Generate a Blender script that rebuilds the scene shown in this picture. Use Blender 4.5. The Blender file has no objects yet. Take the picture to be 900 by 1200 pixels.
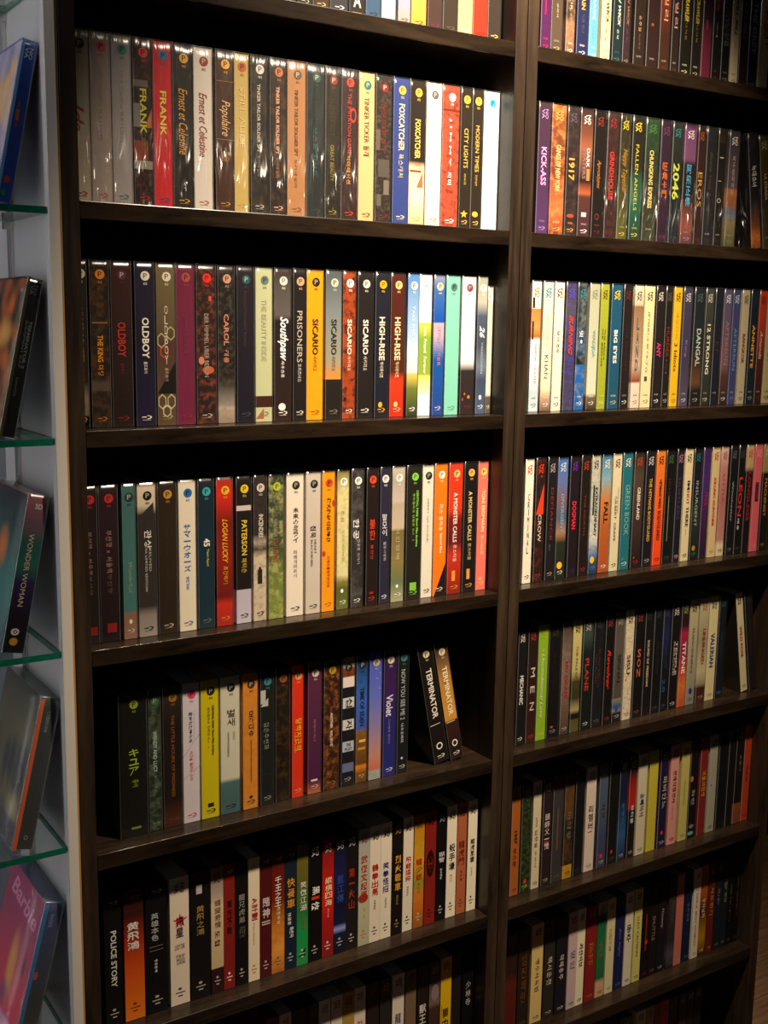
import bpy, math, random
from mathutils import Vector, Matrix, noise
from mathutils.geometry import tessellate_polygon
random.seed(7)
S = bpy.context.scene
COL = S.collection

# ---------------------------------------------------------------- camera
cam_d = bpy.data.cameras.new('camera')
cam = bpy.data.objects.new('camera', cam_d); COL.objects.link(cam)
CR, CU, CF = (0.8402337, -0.5420083, 0.0153040), (0.0754286, 0.1447882, 0.9865835), (0.5369523, 0.8278063, -0.1625388)
cam.matrix_world = Matrix(((CR[0], CU[0], -CF[0], -0.375950), (CR[1], CU[1], -CF[1], -1.189110), (CR[2], CU[2], -CF[2], 0.024829), (0, 0, 0, 1)))
cam_d.sensor_fit = 'VERTICAL'; cam_d.sensor_height = 24.0; cam_d.sensor_width = 18.0
cam_d.lens = 24.0 * 1348.310 / 1200.0
cam_d.clip_start = 0.02; cam_d.clip_end = 50
S.camera = cam

# ---------------------------------------------------------------- world, lamps, exposure
w = bpy.data.worlds.new('room_air'); S.world = w; w.use_nodes = True
w.node_tree.nodes['Background'].inputs[0].default_value = (0.55, 0.5, 0.5, 1)
w.node_tree.nodes['Background'].inputs[1].default_value = 0.007
S.view_settings.view_transform = 'Standard'; S.view_settings.look = 'None'
S.view_settings.gamma = 1.0; S.view_settings.use_curve_mapping = False
S.view_settings.exposure = -0.08

def lamp(name, kind, loc, target, energy, color, **kw):
    d = bpy.data.lights.new(name, kind); d.energy = energy; d.color = color
    for k, v in kw.items(): setattr(d, k, v)
    o = bpy.data.objects.new(name, d); COL.objects.link(o); o.location = loc
    o.rotation_euler = (Vector(target) - Vector(loc)).to_track_quat('-Z', 'Y').to_euler()
    return o
WARM = (1.0, 0.82, 0.61)
lamp('ceiling_spotlight', 'SPOT', (0.60, -0.66, 1.12), (0.58, 0.0, 0.03), 355, WARM, spot_size=math.radians(57), spot_blend=1.0, shadow_soft_size=0.03)
lamp('lower_fill_spot', 'SPOT', (0.50, -0.62, 1.30), (0.45, -0.1, -1.2), 2, WARM, spot_size=math.radians(80), spot_blend=0.9, shadow_soft_size=0.03)  # added weak wide fill for the lower left rows, not a known lamp
strip = lamp('cabinet_side_fill', 'AREA', (-0.585, 0.03, -0.15), (0.0, 0.06, -0.15), 3.2, (1.0, 0.95, 0.97), shape='RECTANGLE', size=0.02, size_y=1.7)  # added unseen fill that brightens the cabinet's side panel evenly
lamp('cabinet_light', 'AREA', (-0.30, -0.16, 0.86), (-0.06, 0.05, 0.0), 2.0, (1.0, 0.94, 0.92), size=0.25)
lamp('room_light', 'AREA', (-1.6, -2.2, 1.0), (0.1, 0.0, -0.3), 1.2, (0.9, 0.9, 1.0), size=0.8)
lamp('floor_downlight', 'SPOT', (1.9, 0.1, 1.3), (1.8, 0.3, -1.3), 15, WARM, spot_size=math.radians(50), spot_blend=0.8, shadow_soft_size=0.05)

# ---------------------------------------------------------------- helpers
def lin(c):
    return c / 12.92 if c <= 0.04045 else ((c + 0.055) / 1.055) ** 2.4
def hexc(h):
    if len(h) == 3: h = ''.join(c * 2 for c in h)
    return tuple(lin(int(h[i:i + 2], 16) / 255) for i in (0, 2, 4)) + (1.0,)
def mesh_obj(name, verts, faces, mat=None, parent=None, loc=None):
    m = bpy.data.meshes.new(name); m.from_pydata(verts, [], faces); m.update()
    mats = mat if isinstance(mat, (list, tuple)) else [mat]
    for k in mats:
        if k: m.materials.append(k)
    o = bpy.data.objects.new(name, m); COL.objects.link(o)
    if parent: o.parent = parent
    if loc: o.location = loc
    return o
def empty(name, loc, rot=(0, 0, 0)):
    o = bpy.data.objects.new(name, None); COL.objects.link(o); o.location = loc; o.rotation_euler = rot
    o.empty_display_size = 0.02
    return o
def tag(o, label, cat, group=None):
    o['label'] = label; o['category'] = cat
    if group: o['group'] = group
    return o
def box(name, a, b, mat, parent=None, bev=0.0006):
    x0, y0, z0 = a; x1, y1, z1 = b
    cx, cy, cz = (x0 + x1) / 2, (y0 + y1) / 2, (z0 + z1) / 2
    v = [(x - cx, y - cy, z - cz) for x in (x0, x1) for y in (y0, y1) for z in (z0, z1)]
    f = [(0, 1, 3, 2), (4, 6, 7, 5), (0, 4, 5, 1), (2, 3, 7, 6), (0, 2, 6, 4), (1, 5, 7, 3)]
    o = mesh_obj(name, v, f, mat, parent, (cx, cy, cz))
    if bev:
        md = o.modifiers.new('edge', 'BEVEL'); md.width = bev; md.segments = 2; md.limit_method = 'ANGLE'
    return o

# ---------------------------------------------------------------- materials
def new_mat(name):
    m = bpy.data.materials.new(name); m.use_nodes = True
    nt = m.node_tree; return m, nt, nt.nodes, nt.links, nt.nodes['Principled BSDF']
def wood(name, c0, c1, rough, scale=(3, 3, 60), bump=0.12):
    m, nt, N, L, P = new_mat(name)
    tc = N.new('ShaderNodeTexCoord'); mp = N.new('ShaderNodeMapping'); mp.inputs['Scale'].default_value = scale
    n1 = N.new('ShaderNodeTexNoise'); n1.inputs['Scale'].default_value = 6; n1.inputs['Detail'].default_value = 8; n1.inputs['Roughness'].default_value = 0.65; n1.inputs['Distortion'].default_value = 0.4
    r = N.new('ShaderNodeValToRGB'); r.color_ramp.elements[0].position = 0.35; r.color_ramp.elements[1].position = 0.68
    r.color_ramp.elements[0].color = c0; r.color_ramp.elements[1].color = c1
    L.new(tc.outputs['Object'], mp.inputs[0]); L.new(mp.outputs[0], n1.inputs['Vector']); L.new(n1.outputs['Fac'], r.inputs[0])
    L.new(r.outputs[0], P.inputs['Base Color'])
    b = N.new('ShaderNodeBump'); b.inputs['Strength'].default_value = bump; b.inputs['Distance'].default_value = 0.0005
    L.new(n1.outputs['Fac'], b.inputs['Height']); L.new(b.outputs[0], P.inputs['Normal'])
    P.inputs['Roughness'].default_value = rough
    return m
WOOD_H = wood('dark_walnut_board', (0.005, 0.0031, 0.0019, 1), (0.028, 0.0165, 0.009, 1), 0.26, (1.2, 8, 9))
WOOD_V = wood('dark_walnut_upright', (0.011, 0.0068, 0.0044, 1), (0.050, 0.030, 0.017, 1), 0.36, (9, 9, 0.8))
BLACKW = wood('dark_inner_board', (0.006, 0.004, 0.003, 1), (0.012, 0.008, 0.006, 1), 0.30, (6, 6, 1.0), 0.05)
FLOORW = wood('oak_floor', (0.16, 0.085, 0.045, 1), (0.30, 0.17, 0.095, 1), 0.4, (1.5, 14, 2))
def plain(name, col, rough=0.5, metal=0.0, spec=0.5):
    m, nt, N, L, P = new_mat(name)
    n = N.new('ShaderNodeTexNoise'); n.inputs['Scale'].default_value = 40
    mx = N.new('ShaderNodeMix'); mx.data_type = 'RGBA'; mx.inputs[0].default_value = 0.5
    mr = N.new('ShaderNodeMapRange'); mr.inputs['To Min'].default_value = 0.92; mr.inputs['To Max'].default_value = 1.06
    hs = N.new('ShaderNodeHueSaturation'); hs.inputs['Color'].default_value = col + (1,)
    L.new(n.outputs['Fac'], mr.inputs['Value']); L.new(mr.outputs[0], hs.inputs['Value']); L.new(hs.outputs[0], P.inputs['Base Color'])
    N.remove(mx)
    P.inputs['Roughness'].default_value = rough; P.inputs['Metallic'].default_value = metal; P.inputs['Specular IOR Level'].default_value = spec
    return m
LAMINATE = plain('grey_laminate', (0.50, 0.475, 0.485), 0.28)
LAMINATE_B = plain('grey_back_laminate', (0.28, 0.30, 0.34), 0.2)
EDGE = plain('pale_edge_band', (0.66, 0.62, 0.56), 0.35)
ORANGE_EDGE = plain('amber_seam_strip', (0.42, 0.22, 0.07), 0.4)
STEEL = plain('satin_steel', (0.75, 0.73, 0.70), 0.25, 1.0)
WALL = plain('red_brown_wall', (0.16, 0.07, 0.045), 0.7)
BASEB = plain('dark_baseboard', (0.02, 0.016, 0.014), 0.5)

def card_material():
    m, nt, N, L, P = new_mat('printed_card')
    c = N.new('ShaderNodeAttribute'); c.attribute_name = 'Print'
    a = N.new('ShaderNodeAttribute'); a.attribute_name = 'Art'
    tc = N.new('ShaderNodeTexCoord'); oi = N.new('ShaderNodeObjectInfo')
    ml = N.new('ShaderNodeVectorMath'); ml.operation = 'SCALE'; ml.inputs['Scale'].default_value = 1
    add = N.new('ShaderNodeVectorMath'); add.operation = 'ADD'
    rs = N.new('ShaderNodeMath'); rs.operation = 'MULTIPLY'; rs.inputs[1].default_value = 37.0
    sc = N.new('ShaderNodeAttribute'); sc.attribute_name = 'ArtScale'
    L.new(tc.outputs['Object'], add.inputs[0]); L.new(oi.outputs['Random'], rs.inputs[0]); L.new(rs.outputs[0], add.inputs[1])
    n = N.new('ShaderNodeTexNoise'); n.inputs['Detail'].default_value = 5; n.inputs['Roughness'].default_value = 0.6
    s2 = N.new('ShaderNodeMath'); s2.operation = 'MULTIPLY'; s2.inputs[1].default_value = 4.0
    L.new(add.outputs[0], n.inputs['Vector']); L.new(sc.outputs['Fac'], s2.inputs[0]); L.new(s2.outputs[0], n.inputs['Scale'])
    ms = N.new('ShaderNodeMapRange'); ms.interpolation_type = 'SMOOTHSTEP'; ms.inputs['From Min'].default_value = 0.42; ms.inputs['From Max'].default_value = 0.70
    L.new(n.outputs['Fac'], ms.inputs['Value'])
    mu = N.new('ShaderNodeMath'); mu.operation = 'MULTIPLY'; L.new(ms.outputs[0], mu.inputs[0]); L.new(a.outputs['Alpha'], mu.inputs[1])
    mx = N.new('ShaderNodeMix'); mx.data_type = 'RGBA'
    L.new(mu.outputs[0], mx.inputs[0]); L.new(c.outputs['Color'], mx.inputs[6]); L.new(a.outputs['Color'], mx.inputs[7])
    L.new(mx.outputs[2], P.inputs['Base Color'])
    P.inputs['Roughness'].default_value = 0.42; P.inputs['Specular IOR Level'].default_value = 0.4
    return m
CARD = card_material()
def ink_material():
    m, nt, N, L, P = new_mat('print_ink')
    c = N.new('ShaderNodeAttribute'); c.attribute_name = 'Print'
    L.new(c.outputs['Color'], P.inputs['Base Color']); P.inputs['Roughness'].default_value = 0.4
    return m
INK = ink_material()
def film(name, tint, gloss, rough, milk, crumple=0.0):
    m = bpy.data.materials.new(name); m.use_nodes = True; nt = m.node_tree; N, L = nt.nodes, nt.links
    N.remove(N['Principled BSDF']); out = N['Material Output']
    t = N.new('ShaderNodeBsdfTransparent'); t.inputs[0].default_value = tint
    g = N.new('ShaderNodeBsdfGlossy'); g.inputs['Roughness'].default_value = rough
    d = N.new('ShaderNodeBsdfDiffuse'); d.inputs[0].default_value = (0.8, 0.8, 0.8, 1)
    fr = N.new('ShaderNodeLayerWeight'); pw = N.new('ShaderNodeMath'); pw.operation = 'POWER'; pw.inputs[1].default_value = 5.0
    k = N.new('ShaderNodeMath'); k.operation = 'MULTIPLY_ADD'; k.inputs[1].default_value = 0.8; k.inputs[2].default_value = 0.045 * gloss; k.use_clamp = True
    L.new(fr.outputs['Facing'], pw.inputs[0]); L.new(pw.outputs[0], k.inputs[0])
    m1 = N.new('ShaderNodeMixShader'); m1.inputs[0].default_value = milk
    L.new(t.outputs[0], m1.inputs[1]); L.new(d.outputs[0], m1.inputs[2])
    m2 = N.new('ShaderNodeMixShader'); L.new(k.outputs[0], m2.inputs[0]); L.new(m1.outputs[0], m2.inputs[1]); L.new(g.outputs[0], m2.inputs[2])
    L.new(m2.outputs[0], out.inputs[0])
    if crumple:      # wrinkled shrink film, bunched towards the foot of the case
        tc = N.new('ShaderNodeTexCoord'); oi = N.new('ShaderNodeObjectInfo'); ad = N.new('ShaderNodeVectorMath'); ad.operation = 'ADD'
        rm = N.new('ShaderNodeMath'); rm.operation = 'MULTIPLY'; rm.inputs[1].default_value = 19.0
        mp = N.new('ShaderNodeMapping'); mp.inputs['Scale'].default_value = (75, 75, 15)
        nz_ = N.new('ShaderNodeTexNoise'); nz_.inputs['Scale'].default_value = 1.0; nz_.inputs['Detail'].default_value = 1.0; nz_.inputs['Distortion'].default_value = 1.3
        L.new(oi.outputs['Random'], rm.inputs[0]); L.new(tc.outputs['Object'], mp.inputs[0]); L.new(mp.outputs[0], ad.inputs[0]); L.new(rm.outputs[0], ad.inputs[1]); L.new(ad.outputs[0], nz_.inputs['Vector'])
        sx = N.new('ShaderNodeSeparateXYZ'); L.new(tc.outputs['Object'], sx.inputs[0])
        mr = N.new('ShaderNodeMapRange'); mr.interpolation_type = 'SMOOTHSTEP'; mr.inputs['From Min'].default_value = 0.10; mr.inputs['From Max'].default_value = 0.02; mr.inputs['To Min'].default_value = 0.12; mr.inputs['To Max'].default_value = 1.0
        L.new(sx.outputs[2], mr.inputs['Value'])
        mm = N.new('ShaderNodeMath'); mm.operation = 'MULTIPLY'; L.new(nz_.outputs['Fac'], mm.inputs[0]); L.new(mr.outputs[0], mm.inputs[1])
        b = N.new('ShaderNodeBump'); b.inputs['Strength'].default_value = 1.0; b.inputs['Distance'].default_value = crumple
        L.new(mm.outputs[0], b.inputs['Height']); L.new(b.outputs[0], g.inputs['Normal'])
    return m
FILM = film('clear_sleeve_film', (0.97, 0.97, 0.96, 1), 1.5, 0.13, 0.004)
FILM_CRUMPLED = film('crumpled_sleeve_film', (0.96, 0.96, 0.95, 1), 2.0, 0.27, 0.004, 0.022)
FILM_EDGE = film('clear_sleeve_crease', (0.9, 0.9, 0.9, 1), 3.0, 0.3, 0.14)
ACETATE = film('clear_box_acetate', (0.92, 0.93, 0.93, 1), 2.0, 0.10, 0.05)
GLASS = film('green_tinted_glass', (0.91, 0.955, 0.935, 1), 1.6, 0.02, 0.01)
def glass_edge():
    m, nt, N, L, P = new_mat('green_glass_edge')
    n = N.new('ShaderNodeTexNoise'); n.inputs['Scale'].default_value = 60; n.inputs['Detail'].default_value = 3
    r = N.new('ShaderNodeValToRGB'); r.color_ramp.elements[0].color = (0.002, 0.07, 0.045, 1); r.color_ramp.elements[1].color = (0.02, 0.30, 0.20, 1)
    r.color_ramp.elements[0].position = 0.45; r.color_ramp.elements[1].position = 0.75
    L.new(n.outputs['Fac'], r.inputs[0]); L.new(r.outputs[0], P.inputs['Base Color']); P.inputs['Roughness'].default_value = 0.12
    return m
GEDGE = glass_edge()

# ---------------------------------------------------------------- flat print: letters and marks
_glyph, _raw = {}, {}
def style(flags): return ''.join(k for k in 'bi' if k in flags)
def east(s): return any(ord(c) > 0x2e80 for c in s)
def outline_sets(bodies):
    """evaluate a list of (key, string, style) font curves together"""
    objs = []
    for key, s, fl in bodies:
        c = bpy.data.curves.new('lettering', 'FONT'); c.body = s; c.resolution_u = 2; c.space_line = 3.0
        if 'b' in fl: c.offset = 0.022
        if 'i' in fl: c.shear = 0.35
        o = bpy.data.objects.new('lettering', c); COL.objects.link(o); objs.append((key, o, c))
    dg = bpy.context.evaluated_depsgraph_get(); res = {}
    for key, o, c in objs:
        m = o.evaluated_get(dg).to_mesh()
        res[key] = ([(v.co.x, v.co.y) for v in m.vertices], [tuple(p.vertices) for p in m.polygons])
        o.evaluated_get(dg).to_mesh_clear()
    for key, o, c in objs: bpy.data.objects.remove(o); bpy.data.curves.remove(c)
    return res
def prepare_letters(keys):
    """Latin lettering is outlined by the built-in font; eastern characters come from the outline table"""
    _raw.update(outline_sets([((s, fl), s, fl) for s, fl in sorted(keys) if not east(s)]))
    area = lambda lp: sum(lp[k - 1].x * lp[k].y - lp[k].x * lp[k - 1].y for k in range(len(lp)))
    def inside(p, lp):
        r = False
        for k in range(len(lp)):
            a, b = lp[k - 1], lp[k]
            if (a.y > p.y) != (b.y > p.y) and p.x < a.x + (p.y - a.y) / (b.y - a.y) * (b.x - a.x): r = not r
        return r
    for code, loops in OUTLINES.items():
        polys = [[Vector((n // 100 / 88 - 0.05, n % 100 / 88 - 0.2, 0)) for n in lp] for lp in loops]
        groups = [[lp] for lp in polys if area(lp) > 0]
        groups.sort(key=lambda g: area(g[0]))
        for lp in polys:
            if area(lp) <= 0:
                c = lp[0] + (lp[1] - lp[0]) * 0.5
                for g in groups:
                    if inside(c, g[0]): g.append(lp); break
        vs, fat, fs = [], [], []
        for g in groups:
            b = len(vs)
            for lp in g:
                m = len(lp)
                for k in range(m):
                    vs.append((lp[k].x, lp[k].y))
                    e = (lp[k] - lp[k - 1]).normalized() + (lp[(k + 1) % m] - lp[k]).normalized()
                    e = e.normalized() if e.length > 0.3 else Vector((0, 0, 0))
                    fat.append((lp[k].x + e.y * 0.013, lp[k].y - e.x * 0.013))
            for t in tessellate_polygon(g):
                t = tuple(b + k for k in t); p, q, r = (vs[k] for k in t)
                fs.append(t if (q[0] - p[0]) * (r[1] - p[1]) - (q[1] - p[1]) * (r[0] - p[0]) > 0 else t[::-1])
        _raw[(chr(code), 'E')] = (vs, fs); _raw[(chr(code), 'Eb')] = (fat, fs)
def compose(s, fl):
    if not east(s): return _raw[(s, fl)]
    V, F, x = [], [], 0.0
    for c in s:
        if c == ' ': x += 0.4; continue
        vs, fs = _raw[(c, 'E' + fl.replace('i', ''))]
        b = len(V); V += [(v[0] + x, v[1]) for v in vs]; F += [tuple(b + k for k in f) for f in fs]
        x += 1.0 if ord(c) > 0x2e80 else 0.68
    return V, F
def letter_keys(els):
    ks = set()
    for e in els.split(';'):
        if e and e[0] != '@':
            q = e.split('|'); fl = q[6] if len(q) > 6 else ''
            for s in (list(q[0].replace(' ', '')) if 'v' in fl else [q[0]]): ks.add((s, style(fl)))
    return ks
def glyphs(text, flags):
    """flat letters normalised to the box 0..1 x 0..1"""
    key = (text, ''.join(sorted(flags)))
    if key in _glyph: return _glyph[key]
    parts = [text] if 'v' not in flags else list(text.replace(' ', ''))
    V, F = [], []
    n = len(parts)
    for i, s in enumerate(parts):
        vs, fs = compose(s, style(flags))
        if not vs: continue
        x0 = min(v[0] for v in vs); x1 = max(v[0] for v in vs); y0 = min(v[1] for v in vs); y1 = max(v[1] for v in vs)
        if 'v' in flags:
            hh = max(y1 - y0, 0.35); ww = max(x1 - x0, 0.35); cy = (y0 + y1) / 2; cx = (x0 + x1) / 2
            if east(s): hh = max(hh, 0.62); ww = max(ww, 0.62)
            pts = [((v[0] - cx) / ww + 0.5, (n - 1 - i + 0.5 + (v[1] - cy) / hh * 0.86) / n) for v in vs]
        else:
            pts = [((v[0] - x0) / max(x1 - x0, 1e-6), (v[1] - y0) / max(y1 - y0, 1e-6)) for v in vs]
        b = len(V); V += pts; F += [tuple(b + k for k in f) for f in fs]
    _glyph[key] = (V, F)
    return _glyph[key]
def poly_shape(kind):
    """unit shapes in 0..1 x 0..1, v up"""
    if kind == 'rect': return [(0, 0), (1, 0), (1, 1), (0, 1)], [(0, 1, 2, 3)]
    if kind == 'tri': return [(0, 0), (1, 0), (1, 1)], [(0, 1, 2)]
    if kind == 'line': return [(0, 0), (0, .03), (1, .97), (1, 1)], [(0, 3, 2, 1)]
    if kind == 'ell': return [(0.5 + 0.5 * math.cos(a * math.pi / 8), 0.5 + 0.5 * math.sin(a * math.pi / 8)) for a in range(16)], [tuple(range(16))]
    if kind == 'star':
        return [(0.5 + (0.5 if a % 2 == 0 else 0.2) * math.sin(a * math.pi / 5), 0.5 + (0.5 if a % 2 == 0 else 0.2) * math.cos(a * math.pi / 5)) for a in range(10)], [tuple(reversed(range(10)))]
    if kind in ('ring', 'hex'):
        n = 16 if kind == 'ring' else 6; k = 0.66 if kind == 'ring' else 0.78
        V = [(0.5 + r * 0.5 * math.cos(a * 2 * math.pi / n + math.pi / 6), 0.5 + r * 0.5 * math.sin(a * 2 * math.pi / n + math.pi / 6)) for r in (1, k) for a in range(n)]
        return V, [(a, (a + 1) % n, n + (a + 1) % n, n + a) for a in range(n)]
    if kind == 'swoosh':
        V = []
        for r in (1, 0.68):
            V += [(0.55 + r * 0.45 * math.cos(a * math.pi / 8 - math.pi / 2), 0.6 + r * 0.4 * math.sin(a * math.pi / 8 - math.pi / 2)) for a in range(9)]
        F = [(a, a + 1, 10 + a, 9 + a) for a in range(8)]
        b = len(V); V += [(0.0, .55), (.5, .55), (.5, .75), (0.1, .75), (.1, 0), (.9, 0), (.9, .07), (.1, .07)]
        F += [(b, b + 1, b + 2, b + 3), (b + 4, b + 5, b + 6, b + 7)]
        return V, F
    if kind == 'dots':
        V, F = [], []
        for i in range(40):
            b = len(V); z = i / 40; V += [(0, z), (1, z), (1, z + .012), (0, z + .012)]; F.append((b, b + 1, b + 2, b + 3))
        return V, F
class Ink:
    """collects coloured flat shapes on a face; u to the right, t down from the top (both 0..1)"""
    def __init__(s, w, h): s.w, s.h, s.V, s.F, s.C, s.n = w, h, [], [], [], 0
    def add(s, V, F, t0, t1, x0, x1, col, rot=False):
        b = len(s.V); lift = -0.00002 * s.n; s.n += 1
        for (u, v) in V:
            if rot: X = x0 + (x1 - x0) * v; T = t0 + (t1 - t0) * u
            else: X = x0 + (x1 - x0) * u; T = t1 - (t1 - t0) * v
            s.V.append((X * s.w, lift, (1 - T) * s.h))
        s.F += [tuple(b + k for k in f) for f in F]; s.C += [col] * len(F)
    def text(s, txt, col, t0, t1, x0, x1, flags=''):
        V, F = glyphs(txt, ''.join(sorted(flags.replace('h', '').replace(' ', ''))))
        s.add(V, F, t0, t1, x0, x1, hexc(col), rot=('v' not in flags and 'h' not in flags))
    def shape(s, kind, col, t0, t1, x0, x1):
        V, F = poly_shape(kind); s.add(V, F, t0, t1, x0, x1, hexc(col))
    def build(s, name, parent, y, x=0.0):
        if not s.F: return None
        vs = [(vx + x, y + vy, vz) for vx, vy, vz in s.V]
        o = mesh_obj(name, vs, s.F, INK, parent)
        a = o.data.color_attributes.new('Print', 'FLOAT_COLOR', 'CORNER')
        buf = []
        for p, c in zip(o.data.polygons, s.C): buf += list(c) * p.loop_total
        a.data.foreach_set('color', buf)
        return o
def lum(h):
    c = hexc(h); return 0.3 * c[0] + 0.6 * c[1] + 0.1 * c[2]

def slip_box(parent, w, d, h, spec, art, x=0.0, z=0.0, side=None):
    stops = []
    if ':' in spec:
        for s in spec.split(','):
            t, c = s.split(':'); stops.append((float(t), hexc(c)))
    else: stops = [(0.0, hexc(spec)), (1.0, hexc(spec))]
    V, F, C = [], [], []
    for t, c in stops:
        zz = z + (1 - t) * h
        V += [(x, 0, zz), (x + w, 0, zz), (x + w, d, zz), (x, d, zz)]
    for i in range(len(stops) - 1):
        if stops[i + 1][0] - stops[i][0] < 1e-5: continue
        a, b = 4 * i, 4 * i + 4
        for k in range(4):
            k2 = (k + 1) % 4
            F.append((b + k, b + k2, a + k2, a + k))
            if side and k: C.append((hexc(side),) * 4)  # side faces of leaning cases coloured dark to stand in for gap shade
            else: C.append((stops[i + 1][1], stops[i + 1][1], stops[i][1], stops[i][1]))
    F.append((0, 1, 2, 3)); C.append((stops[0][1],) * 4)
    L = len(V) - 4; F.append((L + 3, L + 2, L + 1, L)); C.append((stops[-1][1],) * 4)
    o = mesh_obj('slipcase', V, F, CARD, parent)
    me = o.data
    pa = me.color_attributes.new('Print', 'FLOAT_COLOR', 'CORNER'); aa = me.color_attributes.new('Art', 'FLOAT_COLOR', 'CORNER')
    sa = me.attributes.new('ArtScale', 'FLOAT', 'POINT')
    ac, al, sc = (0, 0, 0, 0), 0.0, 30.0
    if art:
        q = art.split(','); ac = hexc(q[0]); al = float(q[1]); sc = float(q[2])
    buf, ab = [], []
    for cs in C:
        for c in cs: buf += list(c); ab += [ac[0], ac[1], ac[2], al]
    pa.data.foreach_set('color', buf); aa.data.foreach_set('color', ab)
    sa.data.foreach_set('value', [sc] * len(V))
    return o

def sleeve(parent, w, d, h, amp, mats, name='clear_sleeve', yf=-0.0012, seed=0):
    nx, nz, r = 6, 14, 0.0007
    if amp > 0.0006: yf -= 0.0007
    zs = [0.0004 + (h - 0.0004) * k / nz for k in range(nz + 1)]
    xs = [r + (w - 2 * r) * k / nx for k in range(nx + 1)]
    V, F, M = [], [], []
    for k, z in enumerate(zs):
        V.append((0, d, z)); V.append((0, yf + r, z))
        for x in xs:
            u = (x - r) / (w - 2 * r); prof = math.sin(math.pi * u)
            e = 0 if k in (0, nz) else 1
            t = z / h
            a = amp * (1.6 if t < .35 else 1.0)
            nv = noise.noise(Vector((x * 130 + seed * 3.1, seed * 1.7, z * 28)))
            V.append((x, yf + e * prof * (-0.25 * abs(amp) + a * nv), z))
        V.append((w, yf + r, z)); V.append((w, d, z))
    n = nx + 5
    for k in range(nz):
        for i in range(n - 1):
            F.append((k * n + i, k * n + i + 1, (k + 1) * n + i + 1, (k + 1) * n + i)); M.append(1 if i in (1, n - 3) else 0)
    top = nz * n
    b = len(V)
    V += [(r, d, h + 0.0003), (r, yf + 2 * r, h + 0.0003), (w - r, yf + 2 * r, h + 0.0003), (w - r, d, h + 0.0003)]
    F.append((b + 1, b + 2, b + 3, b)); M.append(0)
    F.append((top + 0, top + 1, b + 1, b)); M.append(1)
    F.append(tuple([top + 1 + i for i in range(n - 2)] + [b + 2, b + 1])); M.append(1)
    F.append((top + n - 2, top + n - 1, b + 3, b + 2)); M.append(1)
    o = mesh_obj(name, V, F, mats, parent)
    o.data.polygons.foreach_set('material_index', M)
    o.data.polygons.foreach_set('use_smooth', [True] * len(F))
    return o

def disc_case(x0, x1, y, z, h, spec, emb, els, opts, ekind, bm, label, group):
    o_ = dict((p.split('=') + [''])[:2] for p in opts.split(';') if p)
    lean = math.radians(float(o_.get('lean', 0)))
    if 'h' in o_: h *= float(o_['h'])
    w = x1 - x0; bare = 'ns' in o_
    root = empty('disc_case', (x0, y + random.uniform(-.0006, .0006), z), (0, lean, 0))
    tag(root, label, 'disc case', group)
    pad = 0.0 if bare else 0.0006
    bw, bh = w - 2 * pad, h - (0 if bare else 0.0016)
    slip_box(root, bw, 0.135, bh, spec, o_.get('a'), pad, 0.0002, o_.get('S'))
    mc = o_.get('M', None)
    base = spec.split(',')[0].split(':')[-1]
    dark = lum(base) < 0.18
    if mc is None: mc = 'a8a098' if dark else '403830'
    pic, tit, sub = Ink(bw, bh), Ink(bw, bh), Ink(bw, bh)
    texts = 0
    if bm == 1: els = els + (';' if els else '') + BM.replace('MC', mc)
    if bm == 2: els = els + (';' if els else '') + NM.replace('MC', mc)
    for e in els.split(';'):
        if not e: continue
        q = e.split('|'); a = [float(v) for v in q[2:6]]
        if q[0][0] == '@': pic.shape(q[0][1:], q[1], *a)
        else:
            texts += 1
            (tit if texts == 1 else sub).text(q[0], q[1], *a, q[6] if len(q) > 6 else '')
    em = Ink(bw, bh)
    if ekind == 'P' and emb:
        r = 0.0052; cz = 0.078; ex = min(0.5, r / bw); cx = 0.56 if bw > 0.013 else 0.5
        em.shape('ell', emb, cz - r / bh, cz + r / bh, cx - ex, cx + ex)
        em.build('emblem', root, -0.0002, pad)
        p2 = Ink(bw, bh)
        p2.text('P', '202020' if lum(emb) > 0.12 else 'b8b0a0', cz - .55 * r / bh, cz + .5 * r / bh, cx - .4 * ex, cx + .4 * ex, 'h')
        p2.text('012', emb, cz + 1.35 * r / bh, cz + 1.85 * r / bh, cx - .42 * ex, cx + .42 * ex, 'hb')
        p2.build('emblem_letter', root, -0.0003, pad)
    elif ekind == 'N' and emb:
        em.text('NO', emb, .045, .118, .53, .78, 'b'); em.text('VA', emb, .045, .118, .24, .49, 'b')
        em.build('emblem', root, -0.0003, pad)
    if 'nl' not in o_ and bm != 1:
        lc = o_.get('L') or els.split('|')[1] if (o_.get('L') or '|' in els) else 'aaa'
        lg = Ink(bw, bh); lg.shape('swoosh', lc, .932, .962, .24, .8); lg.build('disc_logo', root, -0.0003, pad)
    if 'LT' in o_:
        lg = Ink(bw, bh); lg.shape('swoosh', o_['LT'], .045, .075, .3, .8); lg.build('disc_logo', root, -0.0003, pad)
    pp = pic.build('picture_print', root, -0.00006, pad)
    if pp and '@dots' in els: pp['kind'] = 'stuff'
    tit.build('title_lettering', root, -0.00034, pad); sub.build('small_lettering', root, -0.0003, pad)
    if not bare:
        sleeve(root, w, 0.1368, h, float(o_.get('amp', AMP)), [FILM_CRUMPLED if float(o_.get('amp', AMP)) > 0.0006 else FILM, FILM_EDGE], seed=int(x0 * 9973) % 97)
    return root

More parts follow.
